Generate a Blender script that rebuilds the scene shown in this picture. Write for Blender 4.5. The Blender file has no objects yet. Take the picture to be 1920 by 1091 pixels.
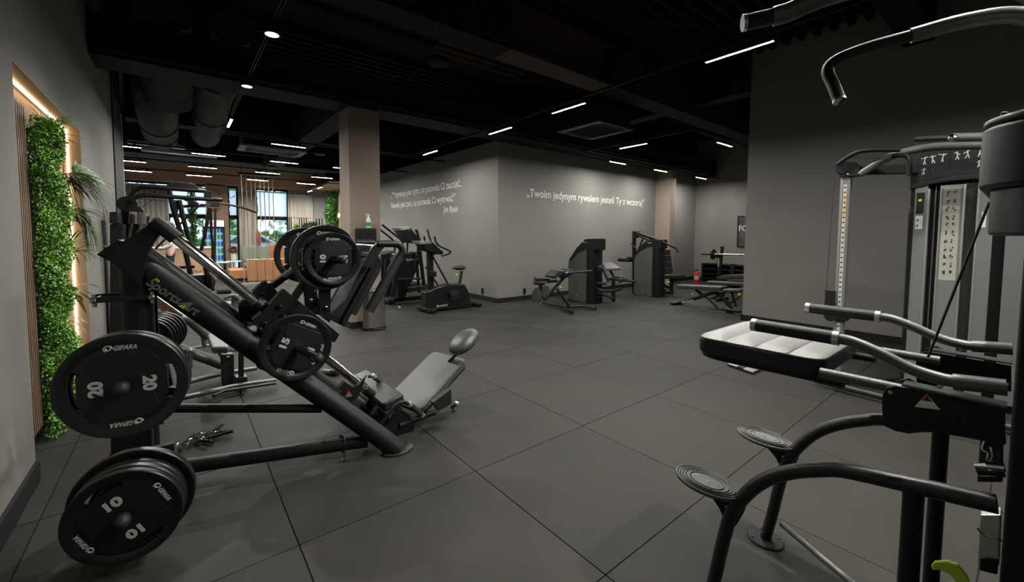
import bpy, bmesh, math, random
import numpy as np
from mathutils import Vector, Matrix
S = bpy.context.scene
COL = S.collection
random.seed(7)
R = math.radians

# ---------------------------------------------------------------- camera, world, exposure
cam_d = bpy.data.cameras.new('camera')
cam = bpy.data.objects.new('camera', cam_d)
COL.objects.link(cam)
S.camera = cam
cam_d.sensor_width = 36.0
cam_d.lens = 776.463 / 1920 * 36.0
cam_d.shift_x = (960.0 - 948.95) / 1920
cam_d.shift_y = -(545.5 - 484.31) / 1920
cam_d.clip_start = 0.02
_y, _p, _r = R(38.44334), R(3.21303), R(0.32256)
_f = Vector((math.sin(_y) * math.cos(_p), math.cos(_y) * math.cos(_p), -math.sin(_p)))
_rt = Vector((math.cos(_y), -math.sin(_y), 0))
_up = _rt.cross(_f)
_rt2 = math.cos(_r) * _rt + math.sin(_r) * _up
_up2 = -math.sin(_r) * _rt + math.cos(_r) * _up
cam.matrix_world = Matrix(((_rt2.x, _up2.x, -_f.x, -1.40680), (_rt2.y, _up2.y, -_f.y, -2.06792),
                           (_rt2.z, _up2.z, -_f.z, 1.46348), (0, 0, 0, 1)))

world = bpy.data.worlds.new('world')
S.world = world
world.use_nodes = True
bg = world.node_tree.nodes['Background']
bg.inputs[0].default_value = (0.62, 0.78, 1.0, 1)      # pale overcast daylight outside the shop windows
bg.inputs[1].default_value = 4.2

S.view_settings.view_transform = 'Standard'
S.view_settings.look = 'None'
S.view_settings.gamma = 1
S.view_settings.use_curve_mapping = False
S.view_settings.exposure = 0.0
S.cycles.use_denoising = True
S.cycles.max_bounces = 6
S.cycles.diffuse_bounces = 3
S.cycles.glossy_bounces = 3
S.cycles.transmission_bounces = 4
S.cycles.transparent_max_bounces = 8
S.cycles.sample_clamp_indirect = 4.0
LED_POWER = 1000.0        # emission of the linear LED lamps
SPOT_POWER = 1.2
SPOT_BEAM = 190.0       # watts of each round spot
STRIP_POWER = 8.0       # warm strip in the planted niche

# ---------------------------------------------------------------- materials
def mat(name, col, rough=0.5, metal=0.0, emit=None, power=0.0, noise=0.0, nscale=20.0, bump=0.0, bscale=200.0,
        spec=0.5, trans=0.0, alpha=1.0, rand=0.0, coat=0.0, rnoise=0.0):
    m = bpy.data.materials.new(name)
    m.use_nodes = True
    nt = m.node_tree
    b = nt.nodes['Principled BSDF']
    c = tuple(col) + (1,)
    b.inputs['Base Color'].default_value = c
    b.inputs['Roughness'].default_value = rough
    b.inputs['Metallic'].default_value = metal
    b.inputs['Specular IOR Level'].default_value = spec
    b.inputs['Transmission Weight'].default_value = trans
    b.inputs['Alpha'].default_value = alpha
    b.inputs['Coat Weight'].default_value = coat
    if emit:
        b.inputs['Emission Color'].default_value = tuple(emit) + (1,)
        b.inputs['Emission Strength'].default_value = power
    tc = nt.nodes.new('ShaderNodeTexCoord')
    if noise > 0 or rand > 0:
        n = nt.nodes.new('ShaderNodeTexNoise')
        n.inputs['Scale'].default_value = nscale
        n.inputs['Detail'].default_value = 6
        nt.links.new(tc.outputs['Object'], n.inputs['Vector'])
        mr = nt.nodes.new('ShaderNodeMapRange')
        mr.inputs['From Min'].default_value = 0.3
        mr.inputs['From Max'].default_value = 0.7
        mr.inputs['To Min'].default_value = 1 - noise
        mr.inputs['To Max'].default_value = 1 + noise
        nt.links.new(n.outputs['Fac'], mr.inputs['Value'])
        val = mr.outputs['Result']
        if rand > 0:
            oi = nt.nodes.new('ShaderNodeObjectInfo')
            m2 = nt.nodes.new('ShaderNodeMapRange')
            m2.inputs['To Min'].default_value = 1 - rand
            m2.inputs['To Max'].default_value = 1 + rand
            nt.links.new(oi.outputs['Random'], m2.inputs['Value'])
            mu = nt.nodes.new('ShaderNodeMath')
            mu.operation = 'MULTIPLY'
            nt.links.new(val, mu.inputs[0])
            nt.links.new(m2.outputs['Result'], mu.inputs[1])
            val = mu.outputs[0]
        vm = nt.nodes.new('ShaderNodeVectorMath')
        vm.operation = 'SCALE'
        vm.inputs[0].default_value = col
        nt.links.new(val, vm.inputs['Scale'])
        nt.links.new(vm.outputs['Vector'], b.inputs['Base Color'])
        if rnoise > 0:
            m3 = nt.nodes.new('ShaderNodeMapRange')
            m3.inputs['From Min'].default_value = 0.3
            m3.inputs['From Max'].default_value = 0.7
            m3.inputs['To Min'].default_value = rough - rnoise
            m3.inputs['To Max'].default_value = rough + rnoise
            nt.links.new(n.outputs['Fac'], m3.inputs['Value'])
            nt.links.new(m3.outputs['Result'], b.inputs['Roughness'])
    if bump > 0:
        n2 = nt.nodes.new('ShaderNodeTexNoise')
        n2.inputs['Scale'].default_value = bscale
        n2.inputs['Detail'].default_value = 3
        nt.links.new(tc.outputs['Object'], n2.inputs['Vector'])
        bp = nt.nodes.new('ShaderNodeBump')
        bp.inputs['Strength'].default_value = bump
        bp.inputs['Distance'].default_value = 0.002
        nt.links.new(n2.outputs['Fac'], bp.inputs['Height'])
        nt.links.new(bp.outputs['Normal'], b.inputs['Normal'])
    return m

def wood(name, c1, c2, rough=0.5, scale=3.0, axis='Z'):
    m = mat(name, c1, rough)
    nt = m.node_tree
    b = nt.nodes['Principled BSDF']
    tc = nt.nodes['Texture Coordinate'] if 'Texture Coordinate' in nt.nodes else nt.nodes.new('ShaderNodeTexCoord')
    mp = nt.nodes.new('ShaderNodeMapping')
    sc = [18.0, 18.0, 18.0]
    sc['XYZ'.index(axis)] = 1.0
    mp.inputs['Scale'].default_value = sc
    nt.links.new(tc.outputs['Object'], mp.inputs['Vector'])
    n = nt.nodes.new('ShaderNodeTexNoise')
    n.inputs['Scale'].default_value = scale
    n.inputs['Detail'].default_value = 8
    nt.links.new(mp.outputs['Vector'], n.inputs['Vector'])
    cr = nt.nodes.new('ShaderNodeValToRGB')
    cr.color_ramp.elements[0].position = 0.35
    cr.color_ramp.elements[1].position = 0.65
    cr.color_ramp.elements[0].color = tuple(c1) + (1,)
    cr.color_ramp.elements[1].color = tuple(c2) + (1,)
    nt.links.new(n.outputs['Fac'], cr.inputs['Fac'])
    nt.links.new(cr.outputs['Color'], b.inputs['Base Color'])
    return m

BLACK = mat('black_powder_coat', (0.008, 0.008, 0.0082), 0.45, spec=0.26, bump=0.15, bscale=900)
BLACK2 = mat('black_plastic', (0.008, 0.008, 0.0085), 0.38, spec=0.4)
MATTE = mat('matte_black', (0.008, 0.008, 0.008), 0.7, spec=0.3)
RUBBER = mat('black_rubber', (0.018, 0.018, 0.018), 0.55, spec=0.35)
PLATE = mat('urethane_black', (0.0065, 0.0065, 0.007), 0.36, spec=0.45)
PLATE2 = mat('urethane_black_satin', (0.005, 0.005, 0.0055), 0.5, spec=0.4, bump=0.1, bscale=500)
GREYMET = mat('grey_metallic_paint', (0.1, 0.1, 0.09), 0.38, 0.55)
DGREY = mat('dark_grey_paint', (0.024, 0.024, 0.0225), 0.4, 0.3)
CHROME = mat('chrome', (0.62, 0.6, 0.57), 0.1, 1.0)
STEEL = mat('brushed_steel', (0.42, 0.4, 0.38), 0.26, 1.0)
ALU = mat('aluminium', (0.6, 0.6, 0.58), 0.35, 0.9)
GRAPH = mat('graphite_tube', (0.11, 0.11, 0.1), 0.4, 0.3)
TREADM = mat('grey_tread_rubber', (0.085, 0.085, 0.078), 0.55)
VINYL = mat('grey_vinyl', (0.15, 0.15, 0.142), 0.45, spec=0.4, bump=0.2, bscale=600)
VINYLM = mat('mid_grey_vinyl', (0.085, 0.085, 0.08), 0.5, spec=0.35, bump=0.2, bscale=600)
VINYLD = mat('dark_vinyl', (0.03, 0.03, 0.029), 0.4, spec=0.5, bump=0.2, bscale=600)
VINYLB = mat('black_vinyl', (0.015, 0.015, 0.014), 0.42, spec=0.4)
SILVERP = mat('silver_panel', (0.2, 0.2, 0.192), 0.45, 0.5)
FLOORM = mat('rubber_floor', (0.031, 0.0293, 0.0254), 0.64, noise=0.22, nscale=1.6, rand=0.08, bump=0.5, bscale=260, spec=0.16, rnoise=0.08)
GAP = mat('floor_joint', (0.008, 0.008, 0.008), 0.9)
WALLM = mat('grey_wall_paint', (0.205, 0.196, 0.18), 0.8, noise=0.03, nscale=1.2, spec=0.2, bump=0.15, bscale=120)
COLM = mat('beige_column_paint', (0.29, 0.235, 0.195), 0.8, spec=0.2, bump=0.15, bscale=120)
WHITEW = mat('white_wall_paint', (0.5, 0.49, 0.47), 0.8)
CEILM = mat('black_ceiling_paint', (0.0045, 0.0045, 0.0047), 0.75, spec=0.3)
CEILB = mat('brown_primer_steel', (0.055, 0.035, 0.026), 0.7)
DUCTM = mat('grey_duct_wrap', (0.075, 0.075, 0.077), 0.75, noise=0.2, nscale=6, bump=0.6, bscale=14)
WOODM = wood('oak_wood', (0.4, 0.24, 0.15), (0.5, 0.32, 0.21), 0.5)
WOODX = wood('oak_wood_band', (0.42, 0.26, 0.17), (0.52, 0.34, 0.23), 0.5, axis='X')
SLATM = wood('slat_wood', (0.12, 0.07, 0.045), (0.21, 0.13, 0.085), 0.55)
REVEAL = mat('beige_reveal_paint', (0.33, 0.235, 0.155), 0.7)
WHITEP = mat('white_plastic', (0.7, 0.7, 0.68), 0.4)
TEXTM = mat('white_lettering', (0.62, 0.61, 0.58), 0.5)
MARKM = mat('grey_lettering', (0.42, 0.41, 0.39), 0.5)
MARKD = mat('dim_lettering', (0.16, 0.155, 0.15), 0.5)
LIME = mat('lime_plastic', (0.42, 0.6, 0.05), 0.4)
RED = mat('red_paint', (0.55, 0.02, 0.015), 0.35)
LEDM = mat('led_diffuser', (0.9, 0.9, 0.9), 0.5, emit=(1.0, 0.985, 0.93), power=LED_POWER)
SPOTM = mat('spot_diffuser', (0.9, 0.9, 0.9), 0.5, emit=(0.97, 1.0, 0.94), power=SPOT_POWER)
STRIPM = mat('warm_led_strip', (0.9, 0.9, 0.9), 0.5, emit=(1.0, 0.78, 0.5), power=STRIP_POWER)
CURT = mat('beige_curtain', (0.62, 0.57, 0.5), 0.85)
TANLEA = mat('tan_leather', (0.4, 0.16, 0.07), 0.5)
GLASS = mat('glass', (1, 1, 1), 0.02, trans=1.0, alpha=0.12)
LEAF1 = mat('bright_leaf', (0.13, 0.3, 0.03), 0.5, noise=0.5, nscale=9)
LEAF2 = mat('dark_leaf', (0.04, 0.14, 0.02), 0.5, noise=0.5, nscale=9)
LEAF3 = mat('red_green_leaf', (0.055, 0.042, 0.016), 0.5, noise=0.4, nscale=6)
LEAF4 = mat('fern_leaf', (0.045, 0.15, 0.02), 0.5, noise=0.4, nscale=6)
LEAF5 = mat('cream_leaf', (0.42, 0.4, 0.18), 0.5, noise=0.4, nscale=20)

# ---------------------------------------------------------------- mesh helpers
def V3(p):
    return Vector(p)

def basis(d):
    d = Vector(d).normalized()
    a = Vector((0, 0, 1)) if abs(d.z) < 0.95 else Vector((1, 0, 0))
    x = a.cross(d).normalized()
    return x, d.cross(x).normalized(), d

def rnd(pts, rad, k=5):
    """round the corners of a polyline"""
    pts = [Vector(p) for p in pts]
    out = [pts[0]]
    for i in range(1, len(pts) - 1):
        a, b, c = pts[i - 1], pts[i], pts[i + 1]
        r = min(rad, (a - b).length * 0.48, (c - b).length * 0.48)
        p0 = b + (a - b).normalized() * r
        p2 = b + (c - b).normalized() * r
        for j in range(k + 1):
            t = j / k
            out.append(p0 * (1 - t) ** 2 + b * 2 * t * (1 - t) + p2 * t * t)
    out.append(pts[-1])
    return out

def spl(pts, k=6):
    """Catmull-Rom curve through points"""
    pts = [Vector(p) for p in pts]
    P = [pts[0] * 2 - pts[1]] + pts + [pts[-1] * 2 - pts[-2]]
    out = []
    for i in range(1, len(P) - 2):
        a, b, c, d = P[i - 1], P[i], P[i + 1], P[i + 2]
        for j in range(k):
            t = j / k
            out.append(0.5 * ((2 * b) + (c - a) * t + (2 * a - 5 * b + 4 * c - d) * t * t + (3 * b - a - 3 * c + d) * t ** 3))
    out.append(pts[-1])
    return out

class G:
    def __init__(s):
        s.v, s.f = [], []
    def add(s, vs, fs):
        o = len(s.v)
        s.v += [tuple(v) for v in vs]
        s.f += [tuple(i + o for i in f) for f in fs]
        return s
    def box(s, c, size, rz=0.0, M=None):
        x, y, z = [q / 2 for q in size]
        vs = [Vector((i, j, k)) for i in (-x, x) for j in (-y, y) for k in (-z, z)]
        if M is None:
            M = Matrix.Rotation(rz, 3, 'Z')
        c = Vector(c)
        return s.add([M @ v + c for v in vs], [(0, 1, 3, 2), (4, 6, 7, 5), (0, 4, 5, 1), (2, 3, 7, 6), (0, 2, 6, 4), (1, 5, 7, 3)])
    def bb(s, a, b):
        return s.box([(p + q) / 2 for p, q in zip(a, b)], [abs(p - q) for p, q in zip(a, b)])
    def bar(s, a, b, w, h, up=(0, 0, 1)):
        a, b = Vector(a), Vector(b)
        d = (b - a).normalized()
        up = Vector(up)
        x = d.cross(up).normalized()
        y = x.cross(d).normalized()
        vs = []
        for p in (a, b):
            for i, j in ((-1, -1), (1, -1), (1, 1), (-1, 1)):
                vs.append(p + x * (i * w / 2) + y * (j * h / 2))
        return s.add(vs, [(3, 2, 1, 0), (4, 5, 6, 7), (0, 1, 5, 4), (1, 2, 6, 5), (2, 3, 7, 6), (3, 0, 4, 7)])
    def tube(s, pts, r, n=12, caps=True, ry=None, up=None):
        pts = [Vector(p) for p in pts]
        q = [pts[0]]
        for p in pts[1:]:
            if (p - q[-1]).length > 1e-5:
                q.append(p)
        pts = q
        N = len(pts)
        tang = []
        for i in range(N):
            t = (pts[min(i + 1, N - 1)] - pts[max(i - 1, 0)])
            tang.append(t.normalized())
        if up is not None:
            y = Vector(up)
            x = y.cross(tang[0]).normalized()
        else:
            x, y, _ = basis(tang[0])
        rings = []
        for i in range(N):
            t = tang[i]
            x = (x - t * x.dot(t)).normalized()
            y = t.cross(x).normalized()
            rr = r[i] if isinstance(r, (list, tuple)) else r
            ra = rr if ry is None else ry
            rings.append([pts[i] + x * (math.cos(2 * math.pi * k / n) * rr) + y * (math.sin(2 * math.pi * k / n) * ra) for k in range(n)])
        vs = [v for ring in rings for v in ring]
        fs = []
        for i in range(N - 1):
            for k in range(n):
                a, b = i * n + k, i * n + (k + 1) % n
                fs.append((a, b, b + n, a + n))
        if caps:
            fs.append(tuple(reversed(range(n))))
            fs.append(tuple(range((N - 1) * n, N * n)))
        return s.add(vs, fs)
    def cyl(s, a, b, r, r2=None, n=20):
        return s.tube([a, b], [r, r if r2 is None else r2], n)
    def lathe(s, o, axis, prof, n=28):
        x, y, d = basis(axis)
        o = Vector(o)
        vs, fs = [], []
        for (r, h) in prof:
            for k in range(n):
                a = 2 * math.pi * k / n
                vs.append(o + d * h + (x * math.cos(a) + y * math.sin(a)) * max(r, 1e-5))
        for i in range(len(prof) - 1):
            for k in range(n):
                a, b = i * n + k, i * n + (k + 1) % n
                fs.append((a, b, b + n, a + n))
        fs.append(tuple(reversed(range(n))))
        fs.append(tuple(range((len(prof) - 1) * n, len(prof) * n)))
        return s.add(vs, fs)
    def prism(s, pts, vec):
        pts = [Vector(p) for p in pts]
        vec = Vector(vec)
        n = len(pts)
        vs = pts + [p + vec for p in pts]
        fs = [tuple(range(n)), tuple(reversed(range(n, 2 * n)))]
        for i in range(n):
            j = (i + 1) % n
            fs.append((j, i, i + n, j + n))
        return s.add(vs, fs)
    def ell(s, c, rad, n=16, m=10, M=None):
        c = Vector(c)
        if M is None:
            M = Matrix.Identity(3)
        vs = [c + M @ Vector((0, 0, rad[2]))]
        for i in range(1, m):
            t = math.pi * i / m
            for k in range(n):
                a = 2 * math.pi * k / n
                vs.append(c + M @ Vector((rad[0] * math.sin(t) * math.cos(a), rad[1] * math.sin(t) * math.sin(a), rad[2] * math.cos(t))))
        vs.append(c - M @ Vector((0, 0, rad[2])))
        fs = [(0, 1 + k, 1 + (k + 1) % n) for k in range(n)]
        for i in range(m - 2):
            for k in range(n):
                a, b = 1 + i * n + k, 1 + i * n + (k + 1) % n
                fs.append((a, a + n, b + n, b))
        l = len(vs) - 1
        fs += [(l, 1 + (m - 2) * n + (k + 1) % n, 1 + (m - 2) * n + k) for k in range(n)]
        return s.add(vs, fs)

WM = {}          # world matrices of things and parts, by object name
def link(o, M=None):
    COL.objects.link(o)
    WM[o.name] = M.copy() if M is not None else Matrix.Identity(4)
    return o

def thing(name, label, cat, loc=(0, 0, 0), rz=0.0, group=None):
    o = bpy.data.objects.new(name, None)
    o.empty_display_size = 0.1
    o.location = loc
    o.rotation_euler = (0, 0, rz)
    link(o, Matrix.Translation(Vector(loc)) @ Matrix.Rotation(rz, 4, 'Z'))
    o['label'] = label
    o['category'] = cat
    if group:
        o['group'] = group
    return o

def tag(o, label, cat, group=None):
    o['label'] = label
    o['category'] = cat
    if group:
        o['group'] = group
    return o

def fixnormals(me):
    bm = bmesh.new()
    bm.from_mesh(me)
    bmesh.ops.recalc_face_normals(bm, faces=bm.faces)
    bm.to_mesh(me)
    bm.free()

def obj(name, g, m, parent=None, smooth=True, bev=0.0, seg=2, angle=35, label=None, kind=None, fix=True):
    """link collected world-space geometry as one mesh object (vertices stored in the local space of its thing)"""
    me = bpy.data.meshes.new(name)
    if parent is not None:
        Wp = WM[parent.name]
        inv = Wp.inverted()
        vs = [inv @ Vector(v) for v in g.v]
        M = Wp
        org = None
    else:
        vv = np.array(g.v)
        org = Vector(((vv[:, 0].min() + vv[:, 0].max()) / 2, (vv[:, 1].min() + vv[:, 1].max()) / 2, vv[:, 2].min()))
        vs = [Vector(v) - org for v in g.v]
        M = Matrix.Translation(org)
    me.from_pydata([tuple(v) for v in vs], [], g.f)
    if fix:
        fixnormals(me)
    me.materials.append(m)
    o = bpy.data.objects.new(name, me)
    if parent is not None:
        o.parent = parent
    else:
        o.location = org
    link(o, M)
    if smooth:
        me.shade_smooth()
        me.set_sharp_from_angle(angle=R(angle))
    if bev > 0:
        b = o.modifiers.new('bevel', 'BEVEL')
        b.width = bev
        b.segments = seg
        b.limit_method = 'ANGLE'
        b.angle_limit = R(40)
        b.harden_normals = True
    if label:
        o['label'] = label
    if kind:
        o['kind'] = kind
    return o

def struct(name, g, m, parent=None, **k):
    o = obj(name, g, m, parent, **k)
    if parent is None:
        o['kind'] = 'structure'
    return o

def split_letters(o, right, parent):
    """turn one lettering mesh into one object per letter"""
    me = o.data
    n = len(me.vertices)
    root = list(range(n))
    def find(a):
        while root[a] != a:
            root[a] = root[root[a]]
            a = root[a]
        return a
    for e in me.edges:
        a, b = find(e.vertices[0]), find(e.vertices[1])
        if a != b:
            root[a] = b
    isl = {}
    for i in range(n):
        isl.setdefault(find(i), []).append(i)
    sp = []
    for k, vs in isl.items():
        q = [me.vertices[i].co.dot(right) for i in vs]
        sp.append([min(q), max(q), {k}])
    sp.sort(key=lambda t: t[0])
    out = []
    for a, b, ks in sp:      # accents and dots join the letter they stand over
        if out and min(b, out[-1][1]) - max(a, out[-1][0]) > 0.5 * min(b - a, out[-1][1] - out[-1][0]):
            out[-1][0], out[-1][1] = min(a, out[-1][0]), max(b, out[-1][1])
            out[-1][2] |= ks
        else:
            out.append([a, b, set(ks)])
    own = {k: i for i, t in enumerate(out) for k in t[2]}
    polys = [[] for _ in out]
    for p in me.polygons:
        polys[own[find(p.vertices[0])]].append(tuple(p.vertices))
    for ps in polys:
        idx = {}
        for p in ps:
            for v in p:
                idx.setdefault(v, len(idx))
        m2 = bpy.data.meshes.new('letter')
        m2.from_pydata([tuple(me.vertices[v].co) for v in idx], [], [tuple(idx[v] for v in p) for p in ps])
        m2.materials.append(me.materials[0])
        c = bpy.data.objects.new('letter', m2)
        c.parent = parent
        COL.objects.link(c)
    bpy.data.objects.remove(o)

def txt(name, body, origin, right, up, height, m, parent=None, width=None, depth=0.002, bold=0.0, align='LEFT', shear=0.0, label=None, split=False):
    """lettering: origin is the left end of the base line (or its centre), right / up are unit directions"""
    c = bpy.data.curves.new(name, 'FONT')
    c.body = body
    c.size = 1.0
    c.extrude = 0.0
    c.offset = bold
    c.align_x = align
    c.shear = shear
    c.resolution_u = 3
    o = bpy.data.objects.new(name, c)
    COL.objects.link(o)
    c.materials.append(m)
    right, up = Vector(right).normalized(), Vector(up).normalized()
    nrm = right.cross(up).normalized()
    up = nrm.cross(right)
    s = height / 0.73
    sx = s
    if width:
        bpy.context.view_layer.update()
        sx = width / max(o.dimensions.x, 1e-4)
    c.extrude = depth / max(s, 1e-4) * 0.5
    L = Matrix((( right.x * sx, up.x * s, nrm.x * s, origin[0]), (right.y * sx, up.y * s, nrm.y * s, origin[1]),
                (right.z * sx, up.z * s, nrm.z * s, origin[2]), (0, 0, 0, 1)))
    bpy.context.view_layer.update()
    me = bpy.data.meshes.new_from_object(o.evaluated_get(bpy.context.evaluated_depsgraph_get()))
    bpy.data.objects.remove(o)
    o = bpy.data.objects.new(name, me)
    me.name = name
    T = L if parent is None else WM[parent.name].inverted() @ L
    me.transform(T)
    COL.objects.link(o)
    if parent is not None:
        o.parent = parent
    WM[o.name] = Matrix.Identity(4) if parent is None else WM[parent.name].copy()
    if label:
        o['label'] = label
    if split:
        split_letters(o, right, parent)
    return o

def dup(root, M, label=None, group=None):
    """copy a thing with its parts and sub-parts; M is the new world matrix of the copy"""
    def cp(o, parent):
        c = o.copy()
        COL.objects.link(c)
        if parent is not None:
            c.parent = parent
        WM[c.name] = M.copy()
        for ch in list(o.children):
            cp(ch, c)
        return c
    c = cp(root, None)
    c.matrix_world = M
    if label:
        c['label'] = label
    if group:
        c['group'] = group
    return c

def TM(loc, rz=0.0, scale=1.0):
    return Matrix.Translation(Vector(loc)) @ Matrix.Rotation(rz, 4, 'Z') @ Matrix.Diagonal((scale, scale, scale, 1))

def rounded(c, ux, uy, w, h, r, k=5):
    """rounded rectangle outline centred at c in the plane of ux, uy"""
    c, ux, uy = Vector(c), Vector(ux).normalized(), Vector(uy).normalized()
    out = []
    for (sx, sy, a0) in ((1, 1, 0), (-1, 1, 90), (-1, -1, 180), (1, -1, 270)):
        for j in range(k + 1):
            a = R(a0 + 90 * j / k)
            out.append(c + ux * (sx * (w / 2 - r) + r * math.cos(a)) + uy * (sy * (h / 2 - r) + r * math.sin(a)))
    return out

def pad(name, c, ux, uy, w, h, th, m, parent, r=0.04, bev=0.02, label=None, seg=3):
    """upholstered pad: c is the centre of the top face"""
    n = Vector(ux).normalized().cross(Vector(uy).normalized())
    g = G().prism(rounded(c, ux, uy, w, h, r), -n * th)
    return obj(name, g, m, parent, bev=bev, seg=seg, label=label)

X, Y, Z = Vector((1, 0, 0)), Vector((0, 1, 0)), Vector((0, 0, 1))

# ================================================================ SETTING
YF = 18.0      # shop front wall
# floor ----------------------------------------------------------
floor = struct('floor', G().bb((-6, -6.5, -0.08), (13, 18.3, -0.012)), GAP)
tile_me = None
def tile(ix, iy):
    global tile_me
    if tile_me is None:
        g = G().prism(rounded((0.5, 0.5, -0.011), X, Y, 0.9945, 0.9945, 0.002, 1), (0, 0, 0.011))
        tile_me = bpy.data.meshes.new('tile')
        tile_me.from_pydata(g.v, [], g.f)
        fixnormals(tile_me)
        tile_me.materials.append(FLOORM)
    o = bpy.data.objects.new('tile', tile_me)
    o.parent = floor
    o.location = Vector((ix, iy, random.uniform(-0.0012, 0))) - floor.location
    link(o)
near_t = [(ix, iy) for ix in range(-2, 13) for iy in range(-3, 5)] + [(ix, iy) for ix in range(-2, 4) for iy in range(5, 18)] + [(ix, iy) for ix in range(4, 12) for iy in (-4,)]
near_t = near_t[:298]
for t in near_t:
    tile(*t)
g = G()
for ix in range(-6, 13):
    for iy in range(-7, 18):
        if (ix, iy) not in near_t and not (ix >= 4 and iy >= 5) and not (ix == -3 and iy < 8 and iy > -7 and False):
            g.bb((ix + 0.003, iy + 0.003, -0.011), (ix + 0.997, iy + 0.997, 0))
obj('outer_tiles', g, FLOORM, floor, kind='stuff')

# walls ----------------------------------------------------------
WT = 4.65
g = G()      # left wall with the planted niche opening (y 1.5..3.585, z 0..2.43)
g.bb((-2.34, -6.5, 0), (-2.1, 1.5, WT)).bb((-2.34, 3.585, 0), (-2.1, 7.4, WT)).bb((-2.34, 1.5, 2.43), (-2.1, 3.585, WT))
struct('wall_left', g, WALLM)
wl = struct('wall_niche', G().bb((-2.36, 1.45, 0), (-2.23, 3.62, 2.47)), REVEAL)
wl['label'] = 'beige back of the recess in the left wall'
g = G().bb((-2.235, 3.578, 0.0), (-2.1005, 3.5845, 2.43)).bb((-2.235, 1.5005, 0), (-2.1005, 1.507, 2.43)).bb((-2.235, 1.507, 2.4225), (-2.1005, 3.578, 2.4295))
struct('trim_1', g, REVEAL)
slat_me = None
yy = 1.53
while yy < 2.12:       # vertical wooden slats on the back of the niche
    g = G().bb((-2.23, yy, 0.13), (-2.175, yy + 0.027, 2.29))
    obj('slat', g, SLATM, wl)
    yy += 0.043
struct('baseboard_left', G().bb((-2.1, -6.5, 0), (-2.082, 1.5, 0.125)).bb((-2.1, 3.585, 0), (-2.082, 7.4, 0.125)).bb((-2.23, 1.5, 0), (-2.212, 3.585, 0.125)).bb((-2.23, 1.5, 0), (-2.1, 1.514, 0.125)), MATTE, bev=0.002)
g = G().bb((-2.36, 6.3, 0), (-2.085, 7.45, 4.6))
struct('trim_2', g, MATTE)
struct('trim_3', G().bb((-2.36, 7.45, 0), (-2.075, 7.5, 3.45)), WHITEW)
struct('wall_text_left', G().bb((3.96, 4.98, 0), (4.16, 18.2, 3.47)), WALLM)
struct('wall_text_right', G().bb((4.16, 4.98, 0), (13, 5.18, 3.47)), WALLM)
struct('wall_alcove', G().bb((12.35, 0.6, 0), (12.6, 4.98, WT)), WALLM)
struct('wall_right', G().bb((6.3, -6.5, 0), (6.5, 0.985, WT)).bb((6.5, 0.785, 0), (12.35, 0.985, WT)), WALLM)
struct('wall_back', G().bb((-2.34, -6.7, 0), (6.5, -6.5, WT)), WALLM)
struct('wall_far_left', G().bb((-6.1, 7.0, 0), (-6, 18.2, WT)).bb((-6, 7.2, 0), (-2.36, 7.4, WT)), WALLM)
struct('baseboard_middle', G().bb((3.945, 4.965, 0), (3.96, 18, 0.1)).bb((3.945, 4.965, 0), (9.93, 4.98, 0.1)).bb((10.4, 4.965, 0), (12.35, 4.98, 0.1)).bb((12.335, 1.0, 0), (12.35, 4.98, 0.1)), MATTE, bev=0.002)
struct('baseboard_right', G().bb((6.285, -6.5, 0), (6.3, 1.0, 0.1)).bb((6.285, 0.985, 0), (12.3, 1.0, 0.1)), MATTE, bev=0.002)
struct('wall_outer', G().bb((3.96, 18.0, 0), (13, 18.2, WT)).bb((12.8, 5.0, 0), (13, 18.0, WT)).bb((12.6, -6.7, 0), (12.8, 5.2, WT)).bb((6.5, -6.7, 0), (12.8, -6.5, WT)), CEILM)
# columns
struct('column_left', G().bb((0.666, 4.386, 0), (1.146, 4.85, 3.39)), COLM)
struct('baseboard_column', G().bb((0.65, 4.37, 0), (1.162, 4.87, 0.1)), MATTE)
struct('column_right', G().bb((9.93, 4.5, 0), (10.22, 4.98, 3.39)), COLM)
# ceiling
struct('ceiling', G().bb((-6.1, -6.7, 4.62), (13, 18.3, 4.8)), CEILM)
g = G()
yy = -2.0
while yy < 9.0:      # corrugated steel deck: trapezoid ribs running along x
    if yy < 4.2 or yy > 4.9:
        pts = [(-2.0, yy, 4.62), (-2.0, yy + 0.03, 4.5), (-2.0, yy + 0.09, 4.5), (-2.0, yy + 0.12, 4.62)]
        g.prism(pts, (14.3, 0, 0))
    yy += 0.2
struct('ceiling_deck', g, CEILM, kind='structure')
BE = [((-2.1, 4.3, 3.4), (12.3, 4.85, 3.85), CEILM), ((-2.1, 1.95, 3.72), (1.85, 2.3, 4.62), CEILM), ((3.78, 1.95, 3.72), (12.3, 2.3, 4.62), CEILM), ((-2.1, -1.2, 4.0), (12.3, -0.9, 4.62), CEILM),
      ((-2.1, 8.4, 3.6), (3.96, 8.8, 4.62), CEILM), ((-6.0, 12.4, 3.55), (3.96, 12.8, 4.62), CEILM), ((6.2, 0.99, 3.9), (6.5, 4.3, 4.62), CEILM), ((0.7, 4.85, 3.45), (1.1, 12.4, 4.0), CEILM)]
for i, (a, b, m) in enumerate(BE):
    o = struct('ceiling_beam', G().bb(a, b), m)
o = struct('ceiling_beam', G().bb((1.85, 1.95, 3.72), (3.78, 2.3, 3.76)).bb((1.85, 2.1, 3.76), (3.78, 2.14, 4.3)).bb((1.85, 1.95, 4.28), (3.78, 2.3, 4.32)), CEILB)
o['label'] = 'brown unpainted stretch of steel beam'
g = G()
yy = 2.34
while yy < 4.25:
    g.prism([(1.9, yy, 4.497), (1.9, yy + 0.02, 4.47), (1.9, yy + 0.07, 4.47), (1.9, yy + 0.09, 4.497)], (1.9, 0, 0))
    yy += 0.2
struct('ceiling_deck', g, CEILB)

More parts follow.
